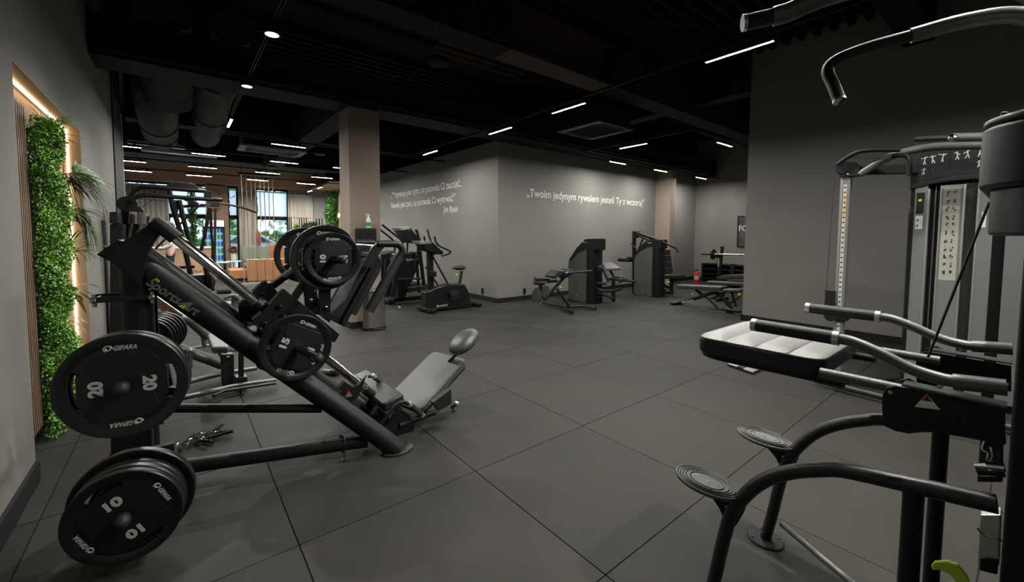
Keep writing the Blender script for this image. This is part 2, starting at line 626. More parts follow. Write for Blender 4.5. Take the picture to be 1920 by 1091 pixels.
# shop front: wall with three openings ----------------------------
g = G()
op = [(-5.6, -0.29), (0.22, 0.58), (1.2, 2.42)]
xs = [-6.0] + [q for p in op for q in p] + [3.96]
for i in range(0, len(xs), 2):
    g.bb((xs[i], YF, 0), (xs[i + 1], YF + 0.2, 3.36))
g.bb((-6, YF, 3.36), (3.96, YF + 0.2, WT))
struct('wall_front', g, WHITEW)
# oak lining: fascia band, fridge surround
struct('trim_4', G().bb((-6, YF - 1.2, 3.28), (-0.55, YF - 1.15, 3.85)).bb((-0.55, YF - 1.6, 3.28), (3.94, YF - 1.55, 3.85)), WOODX)
struct('trim_5', G().bb((-0.5, YF - 0.5, 0), (0.2, YF - 0.02, 3.3)), WOODM)
struct('trim_6', G().bb((2.9, 13.2, 3.3), (3.95, YF - 1.6, 3.34)), WOODX)
for i, (a, b) in enumerate(op):
    w = thing('window_%d' % (i + 1), ('wide shop window on the left', 'narrow shop window beside the fridge surround', 'shop window behind the hanging ropes')[i], 'window', ((a + b) / 2, YF + 0.1, 0))
    w['kind'] = 'structure'
    del w['category']
    g = G().bb((a, YF + 0.02, 0), (a + 0.06, YF + 0.12, 3.36)).bb((b - 0.06, YF + 0.02, 0), (b, YF + 0.12, 3.36)).bb((a, YF + 0.02, 0), (b, YF + 0.12, 0.08)).bb((a, YF + 0.02, 3.28), (b, YF + 0.12, 3.36)).bb((a, YF + 0.02, 2.05), (b, YF + 0.12, 2.2))
    if i == 0:
        for xx in (-4.3, -3.0, -1.65):
            g.bb((xx, YF + 0.02, 0), (xx + 0.06, YF + 0.12, 3.36))
    obj('window_frame', g, MATTE, w)
    obj('pane', G().bb((a + 0.05, YF + 0.06, 0.05), (b - 0.05, YF + 0.07, 2.1)), GLASS, w)
    obj('pane', G().bb((a + 0.05, YF + 0.06, 2.1), (b - 0.05, YF + 0.07, 3.3)), GLASS, w)
BLIND = mat('pale_roller_blind', (0.8, 0.84, 0.88), 0.9)
_b = BLIND.node_tree.nodes['Principled BSDF']
_t = BLIND.node_tree.nodes.new('ShaderNodeBsdfTranslucent')
_t.inputs[0].default_value = (0.95, 0.97, 1.0, 1)
_m = BLIND.node_tree.nodes.new('ShaderNodeMixShader')
_m.inputs[0].default_value = 0.85
BLIND.node_tree.links.new(_b.outputs[0], _m.inputs[1])
BLIND.node_tree.links.new(_t.outputs[0], _m.inputs[2])
BLIND.node_tree.links.new(_m.outputs[0], BLIND.node_tree.nodes['Material Output'].inputs[0])
for i, (a, b) in enumerate(op):
    t = thing('roller_blind', ('pale roller blind half down over the wide left window', 'narrow pale roller blind beside the drinks fridge', 'pale roller blind behind the hanging ropes')[i], 'blind', ((a + b) / 2, YF - 0.02, 2.1), group='roller blinds in the shop front')
    obj('fabric', G().bb((a + 0.07, YF - 0.014, 2.22), (b - 0.07, YF - 0.011, 3.2)), BLIND, t)
    obj('roller', G().cyl((a + 0.05, YF - 0.03, 3.22), (b - 0.05, YF - 0.03, 3.22), 0.03), WHITEP, t)
    obj('bottom_rail', G().bb((a + 0.07, YF - 0.02, 2.2), (b - 0.07, YF - 0.005, 2.22)), ALU, t)

def curtain(x0, x1, z0, z1, y, label, folds):
    n = folds * 8
    vs, fs = [], []
    for j in range(2):
        for i in range(n + 1):
            t = i / n
            x = x0 + (x1 - x0) * t
            off = 0.05 * math.sin(2 * math.pi * folds * t) + 0.015 * math.sin(9.1 * t * folds)
            vs.append((x, y + off * (0.8 if j else 1.15), (z0, z1)[j]))
    for i in range(n):
        fs.append((i, i + 1, n + 2 + i, n + 1 + i))
    t = thing('curtain', label, 'curtain', ((x0 + x1) / 2, y, z0), group='curtains along the shop front')
    o = obj('drape', G().add(vs, fs), CURT, t, angle=80, fix=False)
    s = o.modifiers.new('thickness', 'SOLIDIFY')
    s.thickness = 0.006
    obj('header_tape', G().bb((x0, y - 0.03, z1 - 0.05), (x1, y + 0.03, z1)), CURT, t)
curtain(-2.9, -1.62, 0.03, 3.2, YF - 0.35, 'pale curtain gathered at the left end of the shop front', 9)
curtain(0.58, 1.17, 0.05, 3.2, YF - 0.3, 'flat beige curtain between the narrow window and the rope screen', 2)
curtain(2.35, 3.35, 0.05, 3.15, YF - 0.3, 'beige curtain with brown folds behind the black shelf', 7)

# outdoors seen through the glass ---------------------------------
PAVE = mat('pavement', (0.35, 0.34, 0.32), 0.9, noise=0.1)
GRASS = mat('lawn', (0.12, 0.28, 0.05), 0.9, noise=0.3)
o = struct('ground', G().bb((-30, 18.3, -0.2), (40, 26, -0.05)), PAVE)
o = struct('ground', G().bb((-30, 26, -0.2), (40, 80, -0.05)), GRASS)
o['label'] = 'lawn beyond the pavement'
TREEM = mat('tree_foliage', (0.07, 0.19, 0.04), 0.8, noise=0.6, nscale=1.5)
def tree(x, y, r, h, label):
    t = thing('tree', label, 'tree', (x, y, -0.05), group='trees across the street')
    obj('trunk', G().tube([(x, y, -0.05), (x + 0.1, y, h * 0.5), (x, y, h * 0.8)], [0.18, 0.14, 0.06], 8), WOODM, t)
    g = G()
    rr = random.Random(int(x * 10 + y))
    for i in range(900):
        a, b, c = rr.uniform(0, 6.28), rr.uniform(-1, 1), rr.uniform(0.55, 1)
        s = math.sqrt(1 - b * b)
        p = Vector((x + r * c * s * math.cos(a), y + r * c * s * math.sin(a), h * 0.62 + h * 0.42 * c * b))
        d = Vector((rr.uniform(-1, 1), rr.uniform(-1, 1), rr.uniform(-1, 1))).normalized() * rr.uniform(.15, .3)
        e = d.cross(Vector((rr.uniform(-1, 1), rr.uniform(-1, 1), rr.uniform(-1, 1)))).normalized() * 0.16
        g.add([p - d, p + e, p + d, p - e], [(0, 1, 2, 3)])
    o = obj('foliage', g, TREEM, t, smooth=False, fix=False, kind='stuff')
tree(1.2, 34, 2.2, 5.5, 'round green tree beyond the right shop window')
tree(6.8, 38, 3.4, 7.0, 'tall green tree at the right beyond the shop window')
tree(-3.6, 35, 2.4, 5.0, 'green tree seen through the narrow window')
tree(-10.5, 40, 3.5, 6.0, 'green tree beyond the wide left window')
def car(x, y, c, label):
    m = mat('car_paint', c, 0.25, coat=1.0)
    t = thing('car', label, 'car', (x, y, -0.05), group='cars parked outside')
    pr = [(-2.1, .25), (-2.15, .7), (-1.3, .85), (-.7, 1.35), (.7, 1.38), (1.4, .92), (2.1, .8), (2.15, .3)]
    obj('body', G().prism([(x + a, y - .8, b) for a, b in pr], (0, 1.6, 0)), m, t, bev=0.06)
    obj('side_window', G().prism([(x + a, y - .82, b) for a, b in [(-1.1, .9), (-.6, 1.28), (.6, 1.3), (1.15, .93)]], (0, .02, 0)), BLACK2, t)
    for a in (-1.35, 1.35):
        obj('wheel', G().cyl((x + a, y - .85, .27), (x + a, y - .65, .27), .32), RUBBER, t)
        obj('wheel', G().cyl((x + a, y + .65, .27), (x + a, y + .85, .27), .32), RUBBER, t)
car(1.9, 27.2, (0.3, 0.3, 0.32), 'silver parked car seen through the narrow window')
car(6.2, 29.6, (0.3, 0.02, 0.02), 'red parked car seen past the ropes')
car(-3.1, 29.6, (0.5, 0.5, 0.48), 'white parked car seen through the wide window')
t = thing('hedge', 'clipped green hedge across the pavement', 'hedge', (0, 32, -0.05))
g = G()
rr = random.Random(3)
for i in range(1500):
    p = Vector((rr.uniform(-12, 14), rr.uniform(31.6, 32.4), rr.uniform(0, 1.6)))
    d = Vector((rr.uniform(-1, 1), rr.uniform(-1, 1), rr.uniform(-1, 1))).normalized() * .3
    e = d.cross(Vector((0.3, 1, .2))).normalized() * 0.2
    g.add([p - d, p + e, p + d, p - e], [(0, 1, 2, 3)])
obj('foliage', g, TREEM, t, smooth=False, fix=False, kind='stuff')

# lettering on the grey walls -------------------------------------
L = thing('wall_quote', 'two-line white Polish quotation signed Jim Ryun on the left grey wall', 'lettering', (3.958, 8.5, 2.4))
txt('letters', '„Motywacja jest tym, co pozwala Ci zacząć.', (3.957, 10.6, 2.62), -Y, Z, 0.19, TEXTM, L, width=4.15, bold=0.006, split=True)
txt('letters', 'Nawyk jest tym, co pozwala Ci wytrwać"', (3.957, 10.6, 2.29), -Y, Z, 0.19, TEXTM, L, width=3.87, bold=0.006, split=True)
txt('letters', 'Jim Ryun', (3.957, 7.27, 2.03), -Y, Z, 0.16, TEXTM, L, width=0.68, bold=0.008, split=True)
L = thing('wall_quote', 'single-line white Polish quotation on the right grey wall', 'lettering', (7, 4.978, 2.3))
txt('letters', '„Twoim jedynym rywalem jesteś Ty z wczoraj"', (4.75, 4.977, 2.335), X, Z, 0.185, TEXTM, L, width=4.55, bold=0.012, split=True)
# outlets
for (x, y, lab) in ((3.95, 5.54, 'black socket low on the left grey wall near the corner'), (4.72, 4.97, 'black socket low on the right grey wall near the corner')):
    t = thing('wall_socket', lab, 'socket', (x, y, 0.16), rz=0 if y < 5 else -math.pi / 2, group='sockets near the corner')
    Mw = WM[t.name]
    g = G().box((0, 0.002, 0.04), (0.075, 0.012, 0.13))
    g.v = [tuple(Mw @ Vector(v)) for v in g.v]
    obj('plate', g, BLACK2, t, bev=0.003)
    g = G().cyl((0, -0.004, 0.02), (0, -0.009, 0.02), 0.022).cyl((0, -0.004, 0.07), (0, -0.009, 0.07), 0.022)
    g.v = [tuple(Mw @ Vector(v)) for v in g.v]
    obj('socket_insert', g, MATTE, t)

# ================================================================ LIGHT FITTINGS
def led_proto():
    t = thing('linear_lamp', 'x', 'lamp', (0, 0, 0), group='white linear LED lamps on the ceiling tracks')
    obj('housing', G().bb((-0.31, -0.018, 0.012), (0.31, 0.018, 0.05)).bb((-0.31, -0.018, -0.001), (0.31, -0.0145, 0.012)).bb((-0.31, 0.0145, -0.001), (0.31, 0.018, 0.012)).bb((-0.31, -0.0145, -0.001), (-0.301, 0.0145, 0.012)).bb((0.301, -0.0145, -0.001), (0.31, 0.0145, 0.012)), BLACK2, t)
    obj('diffuser', G().bb((-0.3, -0.01, 0.0), (0.3, 0.01, 0.012)), LEDM, t)
    for s in (-0.2, 0.2):
        obj('bracket', G().bb((s - 0.02, -0.012, 0.05), (s + 0.02, 0.012, 0.075)), BLACK2, t)
    return t
H = 3.2
XL = [  # along x: centre, y, label
 (6.9, 4.12, 'linear lamp over the right grey wall, left of the right column'), (8.75, 4.12, 'linear lamp just left of the right beige column'), (10.95, 4.12, 'linear lamp in the alcove corner beyond the right column'),
 (6.79, 1.6, 'linear lamp nearest the tall right wall edge'), (0.38, 7.11, 'linear lamp at the corner end of the left track, nearest row'), (0.7, 9.3, 'second lamp from the left beam of the second row'),
 (0.69, 11.56, 'third row lamp above the ropes'), (0.7, 13.6, 'fourth row lamp above the ropes'), (-0.8, 9.3, 'second row lamp under the right duct'), (-0.82, 11.56, 'third row lamp left of the ropes'),
 (-0.83, 13.6, 'fourth row lamp left of the ropes'), (-2.23, 9.3, 'second row lamp cut by the left wall edge'), (-2.26, 11.56, 'third row lamp cut by the left wall edge'), (-2.22, 13.6, 'fourth row lamp cut by the left wall edge'),
 (2.15, 11.56, 'third row lamp left of the beige column'), (2.16, 13.6, 'fourth row lamp left of the beige column'), (2.14, 9.3, 'second row lamp partly behind the beige column')]
YL = [(2.8, -0.275, 'largest linear lamp at upper right before the tall wall'), (2.845, 1.94, 'linear lamp in front of the dark cassette unit'), (2.877, 3.51, 'linear lamp above the corner of the grey walls'),
 (2.865, 5.93, 'small linear lamp above the left quotation'), (5.58, 2.79, 'linear lamp below the dark cassette unit'), (-0.7, 5.86, 'bright short lamp at the end of the left track'),
 (2.88, 16.2, 'far lamp over the black shelf'), (2.86, 14.6, 'nearer lamp of the pair over the black shelf'),
 (2.8, -2.4, 'linear lamp added out of view over the cable machine'), (2.8, -4.6, 'linear lamp added out of view behind the pull-up station'), (0.9, -1.1, 'linear lamp out of view straight above the knee pad'), (0.9, -3.1, 'linear lamp added out of view behind the camera side of the station')]  # unseen lamps added to light the near floor and machines
proto = led_proto()
first = True
for (x, y, l) in XL:
    l = 'white ' + l
    if first:
        proto.location = (x, y, H); proto['label'] = l; first = False
    else:
        dup(proto, TM((x, y, H)), label=l)
for (x, y, l) in YL:
    dup(proto, TM((x, y, H), math.pi / 2), label='white ' + l)
def track(name_label, pts):
    t = thing('lighting_track', name_label, 'track', (pts[0][0], pts[0][1], H + 0.07), group='black lighting tracks')
    P3 = [Vector((p[0], p[1], H + 0.09)) for p in pts]
    for s in (-0.013, 0.013):
        for a, b in zip(P3, P3[1:]):
            n = Vector((-(b - a).y, (b - a).x, 0)).normalized() * s
            obj('rail', G().bar(a + n, b + n, 0.006, 0.03), BLACK2, t)
    for a, b in zip(P3, P3[1:]):
        k = max(2, int((b - a).length / 2))
        for i in range(k):
            p = a.lerp(b, (i + 0.5) / k)
            obj('hanger', G().cyl(p, p + Vector((0, 0, 1.3)), 0.003, n=6), MATTE, t)
track('track over the aisle above the grey wall corner', [(2.76, -5), (2.80, -0.27), (2.845, 1.94), (2.875, 3.5), (2.868, 6.9)])
track('track over the left machines turning toward the column', [(-0.7, -5), (-0.7, 7.1), (3.9, 7.1)])
track('short unseen track added above the knee pad', [(0.9, -5), (0.9, -0.3)])  # out of view, added to carry the extra lamps
track('track around the dark cassette unit', [(5.58, 4.1), (5.58, 1.6), (11.5, 1.6)])
track('track along the right quotation wall', [(5.58, 4.12), (12.2, 4.12)])
track('second row track in front of the far ducts', [(-5, 9.3), (3.9, 9.3)])
track('third row track among the far lamps', [(-5, 11.56), (3.9, 11.56)])
track('fourth row track, farthest across the room', [(-5, 13.6), (3.9, 13.6)])
track('far short track over the black shelf', [(2.87, 13.8), (2.87, 17)])
for i, (x, y, l) in enumerate(((-0.704, 2.125, 'large round spot on the left track, nearest the camera'), (-0.706, 3.76, 'round spot on the left track before the short bright lamp'), (0.9, -0.2, 'round spot added out of view above the dip bars'), (0.9, -2.0, 'round spot added out of view over the pull-up handles'))):  # the pair over the dip station is unseen, added to brighten the near floor
    t = thing('round_spot', 'black ' + l, 'lamp', (x, y, H), group='round spots on the tracks')
    obj('housing', G().lathe((x, y, H), Z, [(0.058, 0.0), (0.066, 0.004), (0.07, 0.05), (0.05, 0.065), (0.012, 0.065), (0.012, 0.074)]), BLACK2, t)
    obj('diffuser', G().lathe((x, y, H - 0.002), Z, [(0.055, 0.0), (0.055, 0.003)]), SPOTM, t)
    sl = bpy.data.lights.new('spot_beam', 'SPOT')
    sl.energy = SPOT_BEAM * (1.1 if x < 0 else 1.25)
    sl.color = (1.0, 0.985, 0.93)
    sl.spot_size = R(140)
    sl.spot_blend = 0.7
    sl.shadow_soft_size = 0.02
    so = bpy.data.objects.new('spot_beam', sl)
    so.parent = t
    so.location = (0, 0, -0.01)
    COL.objects.link(so)
for (x, y, z, l) in ((0.746, 1.78, 3.2, 'black disc above the aisle, unlit'), (1.118, 7.74, 3.2, 'pale disc beside the cassette grille'), (0.62, 10.5, 3.2, 'pale disc among the far lamps')):
    t = thing('ceiling_speaker', l, 'speaker', (x, y, z))
    m = CEILM if l[0] == 'b' else DGREY
    obj('cover', G().lathe((x, y, z), Z, [(0.05, 0.0), (0.1, 0.01), (0.11, 0.03), (0.1, 0.06), (0.03, 0.07)]), m, t)
    obj('hanger', G().cyl((x, y, z + 0.06), (x, y, 4.62), 0.004, n=6), CEILM, t)
# cassette air conditioners
def cassette(c, w, d, m, m2, label, lit):
    t = thing('ceiling_cassette', label, 'air conditioner', c)
    x, y, z = c
    g = G()
    for a, b in (((-w/2, -d/2), (w/2, -d/2 + .13)), ((-w/2, d/2 - .13), (w/2, d/2)), ((-w/2, -d/2 + .13), (-w/2 + .13, d/2 - .13)), ((w/2 - .13, -d/2 + .13), (w/2, d/2 - .13))):
        g.bb((x + a[0], y + a[1], z), (x + b[0], y + b[1], z + 0.04))
    obj('frame', g, m, t, bev=0.004)
    obj('body', G().bb((x - w/2 + .05, y - d/2 + .05, z + 0.04), (x + w/2 - .05, y + d/2 - .05, z + 0.3)), CEILM, t)
    g = G()
    k = -d/2 + .15
    while k < d/2 - .15:
        g.bb((x - w/2 + .15, y + k, z + 0.012), (x + w/2 - .15, y + k + 0.012, z + 0.03))
        k += 0.03
    obj('grille', g, m2, t)
    for s in (-1, 1):
        obj('air_flap', G().bb((x - w/2 + .16, y + s * (d/2 - .075) - .03, z - 0.006), (x + w/2 - .16, y + s * (d/2 - .075) + .03, z)), m2, t)
    for sx in (-1, 1):
        for sy in (-1, 1):
            obj('hanger', G().cyl((x + sx * (w/2 - .1), y + sy * (d/2 - .1), z + .3), (x + sx * (w/2 - .1), y + sy * (d/2 - .1), 4.62), 0.005, n=6), CEILM, t)
cassette((0.42, 9.15, 3.4), 1.35, 0.75, mat('grey_cassette', (0.3, 0.3, 0.3), 0.5), DGREY, 'light grey rectangular cassette unit in front of the far lamps', 1)
cassette((4.75, 3.05, 3.4), 1.0, 1.0, mat('dark_cassette', (0.022, 0.022, 0.023), 0.5), CEILM, 'dark square cassette unit above the right quotation', 0)
# ducts
def duct(pts, r, label, bands, m=DUCTM, name='air_duct'):
    t = thing(name, label, 'duct', pts[0])
    p = spl(pts, 8)
    rr = [r * (1 + 0.025 * math.sin(i * 2.1) + 0.015 * math.sin(i * 5.3)) for i in range(len(p))]
    obj('duct_wrap', G().tube(p, rr, 28), m, t, angle=60)
    for k in bands:
        q = p[int(k * (len(p) - 1))]
        d = (p[min(int(k * (len(p) - 1)) + 1, len(p) - 1)] - q).normalized()
        obj('clamp_band', G().tube([q - d * 0.03, q + d * 0.03], r * 1.06, 28), CEILM, t)
    for k in (0.2, 0.8):
        q = p[int(k * (len(p) - 1))]
        obj('hanger', G().cyl(q + Vector((0, 0, r)), (q.x, q.y, 4.62), 0.006, n=6), CEILM, t)
    return t
d1 = duct([(-1.62, 6.6, 3.9), (-1.62, 8.0, 3.62), (-1.62, 9.0, 3.6), (-1.62, 9.95, 3.6)], 0.3, 'grey wrapped duct nearest the left wall with a fat elbow in front', (0.45, 0.8))
d2 = duct([(-0.82, 6.3, 4.0), (-0.82, 7.6, 3.85), (-0.82, 9.0, 3.77), (-0.82, 9.95, 3.75)], 0.28, 'grey wrapped duct right of the left one, with a black clamp band', (0.45,))
for t, pts, r in ((d1, [(-1.47, 4.95, 4.3), (-1.46, 5.6, 4.05), (-1.45, 6.2, 3.76), (-1.45, 6.45, 3.52)], 0.31), (d2, [(-0.72, 4.95, 4.3), (-0.72, 5.8, 4.12), (-0.74, 6.5, 3.92)], 0.24)):
    p = spl(pts, 8)
    obj('elbow_wrap', G().tube(p, [r * (1 + 0.03 * math.sin(i * 2.3)) for i in range(len(p))], 28), DUCTM, t, angle=60)
COPPER = mat('tan_duct_foil', (0.2, 0.125, 0.075), 0.5, 0.3, noise=0.25, nscale=5, bump=0.4, bscale=20)
duct([(3.6, 5.9, 3.95), (4.6, 5.75, 3.95), (5.6, 5.6, 3.95)], 0.24, 'tan foil duct end showing above the corner of the grey walls', (), COPPER)
t = thing('water_pipe', 'dark horizontal pipe along the beam above the leg press', 'pipe', (-2, 4.25, 3.5))
obj('pipe', G().cyl((-2.05, 4.24, 3.46), (12, 4.24, 3.46), 0.035, n=12), CEILM, t)
for i in range(12):
    obj('pipe_clip', G().bb((-1.5 + i * 1.1, 4.2, 3.42), (-1.46 + i * 1.1, 4.298, 3.5)), CEILM, t)
t = thing('strip_light', 'warm light strip along the top and far side of the planted recess', 'lamp', (-2.19, 3.5, 0.2))
obj('light_strip', G().bb((-2.196, 1.56, 2.408), (-2.182, 3.57, 2.421)), STRIPM, t)
obj('light_strip', G().bb((-2.196, 3.563, 0.15), (-2.182, 3.576, 2.408)), STRIPM, t)

t = thing('metal_trunking', 'long pale metal trunking pair below the left ducts', 'duct', (-1.4, 10.4, 3.42))
for a, b in (((-2.2, 10.2, 3.42), (-1.2, 10.36, 3.5)), ((-2.0, 10.75, 3.38), (-0.55, 11.0, 3.46))):
    obj('trunking', G().bb(a, b), mat('pale_metal', (0.45, 0.5, 0.53), 0.35, 0.7) if a[0] < -2.1 else bpy.data.materials['pale_metal'], t, bev=0.006)
for xx, yy in ((-2.1, 10.28), (-1.3, 10.28), (-1.9, 10.87), (-0.65, 10.87)):
    obj('hanger', G().cyl((xx, yy, 3.46), (xx, yy, 4.62), 0.006, n=6), CEILM, t)

# ================================================================ LEG PRESS (foreground left)
LPO = Vector((-1.59, 1.01, 0))
def lpv(a, s, z):      # local frame of the leg press: a along, s sideways (away from the camera), z up
    return LPO + Vector((math.sin(R(92)), math.cos(R(92)), 0)) * a + Vector((math.sin(R(2)), math.cos(R(2)), 0)) * s + Z * z
LA = lpv(1, 0, 0) - LPO
LS = lpv(0, 1, 0) - LPO
lp = thing('leg_press', 'large black plate-loaded incline leg press in the left foreground', 'gym machine', LPO)
# rear post with its flared cap
g = G().tube([(-1.59, 1.01, 0.0), (-1.59, 1.01, 1.36)], 0.07, 24)
obj('rear_post', g, BLACK, lp)
obj('post_base', G().box((-1.59, 1.01, 0.008), (0.3, 0.24, 0.016)), BLACK, lp, bev=0.004)
cap = [(-1.734,1.015,1.351),(-1.649,1.012,1.428),(-1.572,1.009,1.389),(-1.662,1.013,1.297)]
obj('post_cap', G().prism([V3(p) - LS * 0.09 for p in cap], LS * 0.18), BLACK, lp, bev=0.003)
# ring clamp round the post
g = G()
c = V3((-1.636,1.012,1.113))
for s in (-0.085, 0.085):
    obj('ring_clamp', G().bar(c - LA * 0.13 + LS * s, c + LA * 0.13 + LS * s, 0.012, 0.03), BLACK2, lp, bev=0.002)
for a in (-0.115, 0.115):
    obj('bolt', G().cyl(c + LA * a - LS * 0.11 , c + LA * a + LS * 0.11, 0.008, n=8).lathe(c + LA * a - LS * 0.11, -LS, [(0.014, 0), (0.014, 0.012), (0.006, 0.016)], 8).cyl(c + LA * a - Z * 0.035 - LS * .085, c + LA * a + Z * 0.03 - LS * .085, 0.01, n=8), STEEL, lp)
# inner upright stay beside the post
g = G().bar(V3((-1.53,1.128,0.822)) - Z * .5, (-1.537,1.128,1.204), 0.05, 0.05)
obj('stay', g, BLACK, lp)
obj('stay_gusset', G().prism([(-1.601,1.07,1.084),(-1.564,1.069,1.081),(-1.599,1.07,1.02)], LS * 0.012), DGREY, lp)
# main diagonal beams
nb = [(-1.64,1.029,1.342),(-0.281,0.524,0.011)]
obj('main_beam', G().tube([V3(nb[0]), V3(nb[0]).lerp(V3(nb[1]), .5), nb[1]], [0.07, 0.068, 0.063], 28), BLACK, lp)
fb0, fb1 = Vector((-1.586,1.011,1.377)), Vector((-0.253,1.176,0.02))
obj('main_beam', G().tube([fb0, fb1], 0.052, 24), DGREY, lp)
g = G().prism([Vector((-0.281, 0.534, 0)) + LA * (0.115 * math.cos(t)) + LS * (0.085 * math.sin(t)) for t in [i * 2 * math.pi / 28 for i in range(28)]], (0, 0, 0.014))
obj('foot_plate', g, DGREY, lp, bev=0.004)
g = G().prism([fb1 * 1.0 - Z * 0.02 + LA * (0.115 * math.cos(t)) + LS * (0.085 * math.sin(t)) for t in [i * 2 * math.pi / 28 for i in range(28)]], (0, 0, 0.014))
obj('foot_plate', g, DGREY, lp, bev=0.004)
# base tubes from the post to the feet
obj('base_tube', G().tube([(-1.57, 1.0, 0.1), (-0.451,0.607,0.09)], 0.042, 20), BLACK, lp)
obj('cross_tube', G().tube([(-1.602,1.015,0.465),(-1.442,0.955,0.453),(-0.715,0.685,0.351)], 0.026, 16), BLACK, lp)
# levelling clamp on the near base tube
c = V3((-0.596,0.675,0.09))
g = G()
d = Vector((0.915, -0.404, 0))
g.tube([c + (LS * math.cos(t) + Z * math.sin(t)) * 0.054 for t in [i * 2 * math.pi / 16 for i in range(17)]], 0.008, 8)
obj('levelling_clamp', g, BLACK2, lp)
obj('levelling_foot', G().cyl(c - LS * .05 - Z * 0.088, c - LS * .05 + Z * 0.05, 0.006, n=8).lathe(c - LS * .05 - Z * 0.09, Z, [(0.018, 0), (0.018, 0.006), (0.008, 0.012)], 12), STEEL, lp)
# top gussets: big triangular side plates
gn = [(-1.717,0.914,1.352),(-1.599,0.91,1.446),(-1.48,0.906,1.549),(-1.453,0.905,1.52),(-1.473,0.906,1.478),(-1.521,0.908,1.385),(-1.55,0.909,1.301),(-1.567,0.909,1.172),(-1.619,0.911,1.238),(-1.686,0.913,1.315)]
obj('gusset_plate', G().prism(gn, LS * 0.014), BLACK, lp, bev=0.002)
gf = [(-1.726,1.115,1.338),(-1.612,1.111,1.432),(-1.485,1.106,1.542),(-1.457,1.105,1.514),(-1.477,1.106,1.473),(-1.528,1.108,1.373),(-1.559,1.109,1.29),(-1.577,1.11,1.183),(-1.632,1.112,1.253),(-1.705,1.114,1.311)]
obj('gusset_plate', G().prism(gf, LS * 0.014), BLACK, lp, bev=0.002)
obj('head_block', G().prism([(-1.517,0.917,1.513),(-1.478,0.916,1.537),(-1.47,0.916,1.49),(-1.504,0.917,1.42)], LS * 0.18), BLACK, lp)
for p in [(-1.527,0.948,1.501),(-1.502,0.947,1.531),(-1.488,0.946,1.541),(-1.548,0.948,1.478),(-1.566,0.949,1.46)]:
    obj('bolt', G().lathe(p, Vector((-0.35, 0, 0.93)), [(0.011, -0.01), (0.011, 0.012), (0.006, 0.016)], 8), STEEL, lp)
# chrome guide rails
ra, rb = Vector((-1.472,0.906,1.496)), Vector((-0.353,0.867,0.322))
for s in (0, 0.2):
    off = LS * s
    dr = (rb - ra).normalized()
    obj('guide_rail', G().tube([ra + off, rb + off], 0.027, 24), CHROME, lp)
    obj('rail_collar', G().tube([ra + off - dr * 0.05, ra + off + dr * 0.085], 0.036, 24), BLACK, lp)
    obj('rail_collar', G().tube([rb + off - dr * 0.03, rb + off + dr * 0.05], 0.033, 24), BLACK, lp)
# ---- carriage
cs = [(-0.899,0.786,1.125),(-0.572,0.774,0.792),(-0.604,0.775,0.742),(-0.696,0.779,0.777),(-0.823,0.783,0.748),(-0.984,0.789,0.826),(-1.034,0.79,0.872),(-1.068,0.792,0.948),(-1.017,0.79,0.988),(-0.979,0.789,1.029)]
obj('carriage_plate', G().prism(cs, LS * 0.02), BLACK, lp, bev=0.003)
cf = [(-0.973,0.968,1.163),(-0.908,0.966,1.093),(-0.887,0.965,1.038),(-1.035,0.971,0.901),(-1.118,0.973,0.917),(-1.121,0.974,1.015)]
obj('carriage_plate', G().prism(cf, LS * 0.02), BLACK, lp, bev=0.003)
cf = [(-0.828,1.184,1.078),(-0.456,1.171,0.698),(-0.597,1.175,0.666),(-0.982,1.189,0.79),(-1.02,1.19,0.876)]
obj('carriage_plate', G().prism(cf, LS * 0.02), BLACK, lp, bev=0.003)
for s in (-0.1, 0.1):
    for t in (0.42, 0.545):
        p = ra.lerp(rb, t) + LS * (s + 0.1)
        obj('bushing', G().tube([p - dr * 0.05, p + dr * 0.05], 0.045, 20), BLACK2, lp)
obj('edge_strip', G().bar((-0.898,0.796,1.117), (-0.978,0.799,1.028), 0.03, 0.012, up=LS), STEEL, lp)  # bright steel strips paint the highlight along the black plate edges
obj('edge_strip', G().bar((-1.018,0.8,0.986), (-1.066,0.802,0.946), 0.03, 0.012, up=LS), STEEL, lp)
obj('edge_strip', G().bar((-0.971,0.978,1.155), (-1.044,0.981,1.095), 0.03, 0.012, up=LS), STEEL, lp)
obj('edge_strip', G().bar((-1.088,0.982,1.044), (-1.117,0.983,1.02), 0.03, 0.012, up=LS), STEEL, lp)
for p in [(-0.923,0.782,1.018),(-1.005,0.784,0.922),(-1.031,0.785,0.889),(-0.904,0.781,0.956),(-0.713,0.774,0.809)]:
    obj('bolt', G().lathe(p, -LS, [(0.02, 0.0), (0.02, 0.004), (0.01, 0.004), (0.01, 0.014), (0.004, 0.018)], 14), BLACK2, lp)
for p in [(-0.99,0.964,1.082),(-1.068,0.967,1.004)]:
    obj('bolt', G().lathe(p, -LS, [(0.01, 0.0), (0.01, 0.012), (0.004, 0.016)], 12), BLACK2, lp)
obj('cross_rod', G().cyl((-0.913,0.796,1.088), (-0.848,1.174,1.039), 0.014), STEEL, lp)
obj('lower_yoke', G().prism([(-1.096,0.823,0.875),(-1.03,0.82,0.866),(-0.817,0.813,0.74),(-0.845,0.814,0.572),(-0.956,0.818,0.577),(-1.049,0.821,0.645),(-1.079,0.822,0.765)], LS * 0.34), BLACK, lp, bev=0.008)
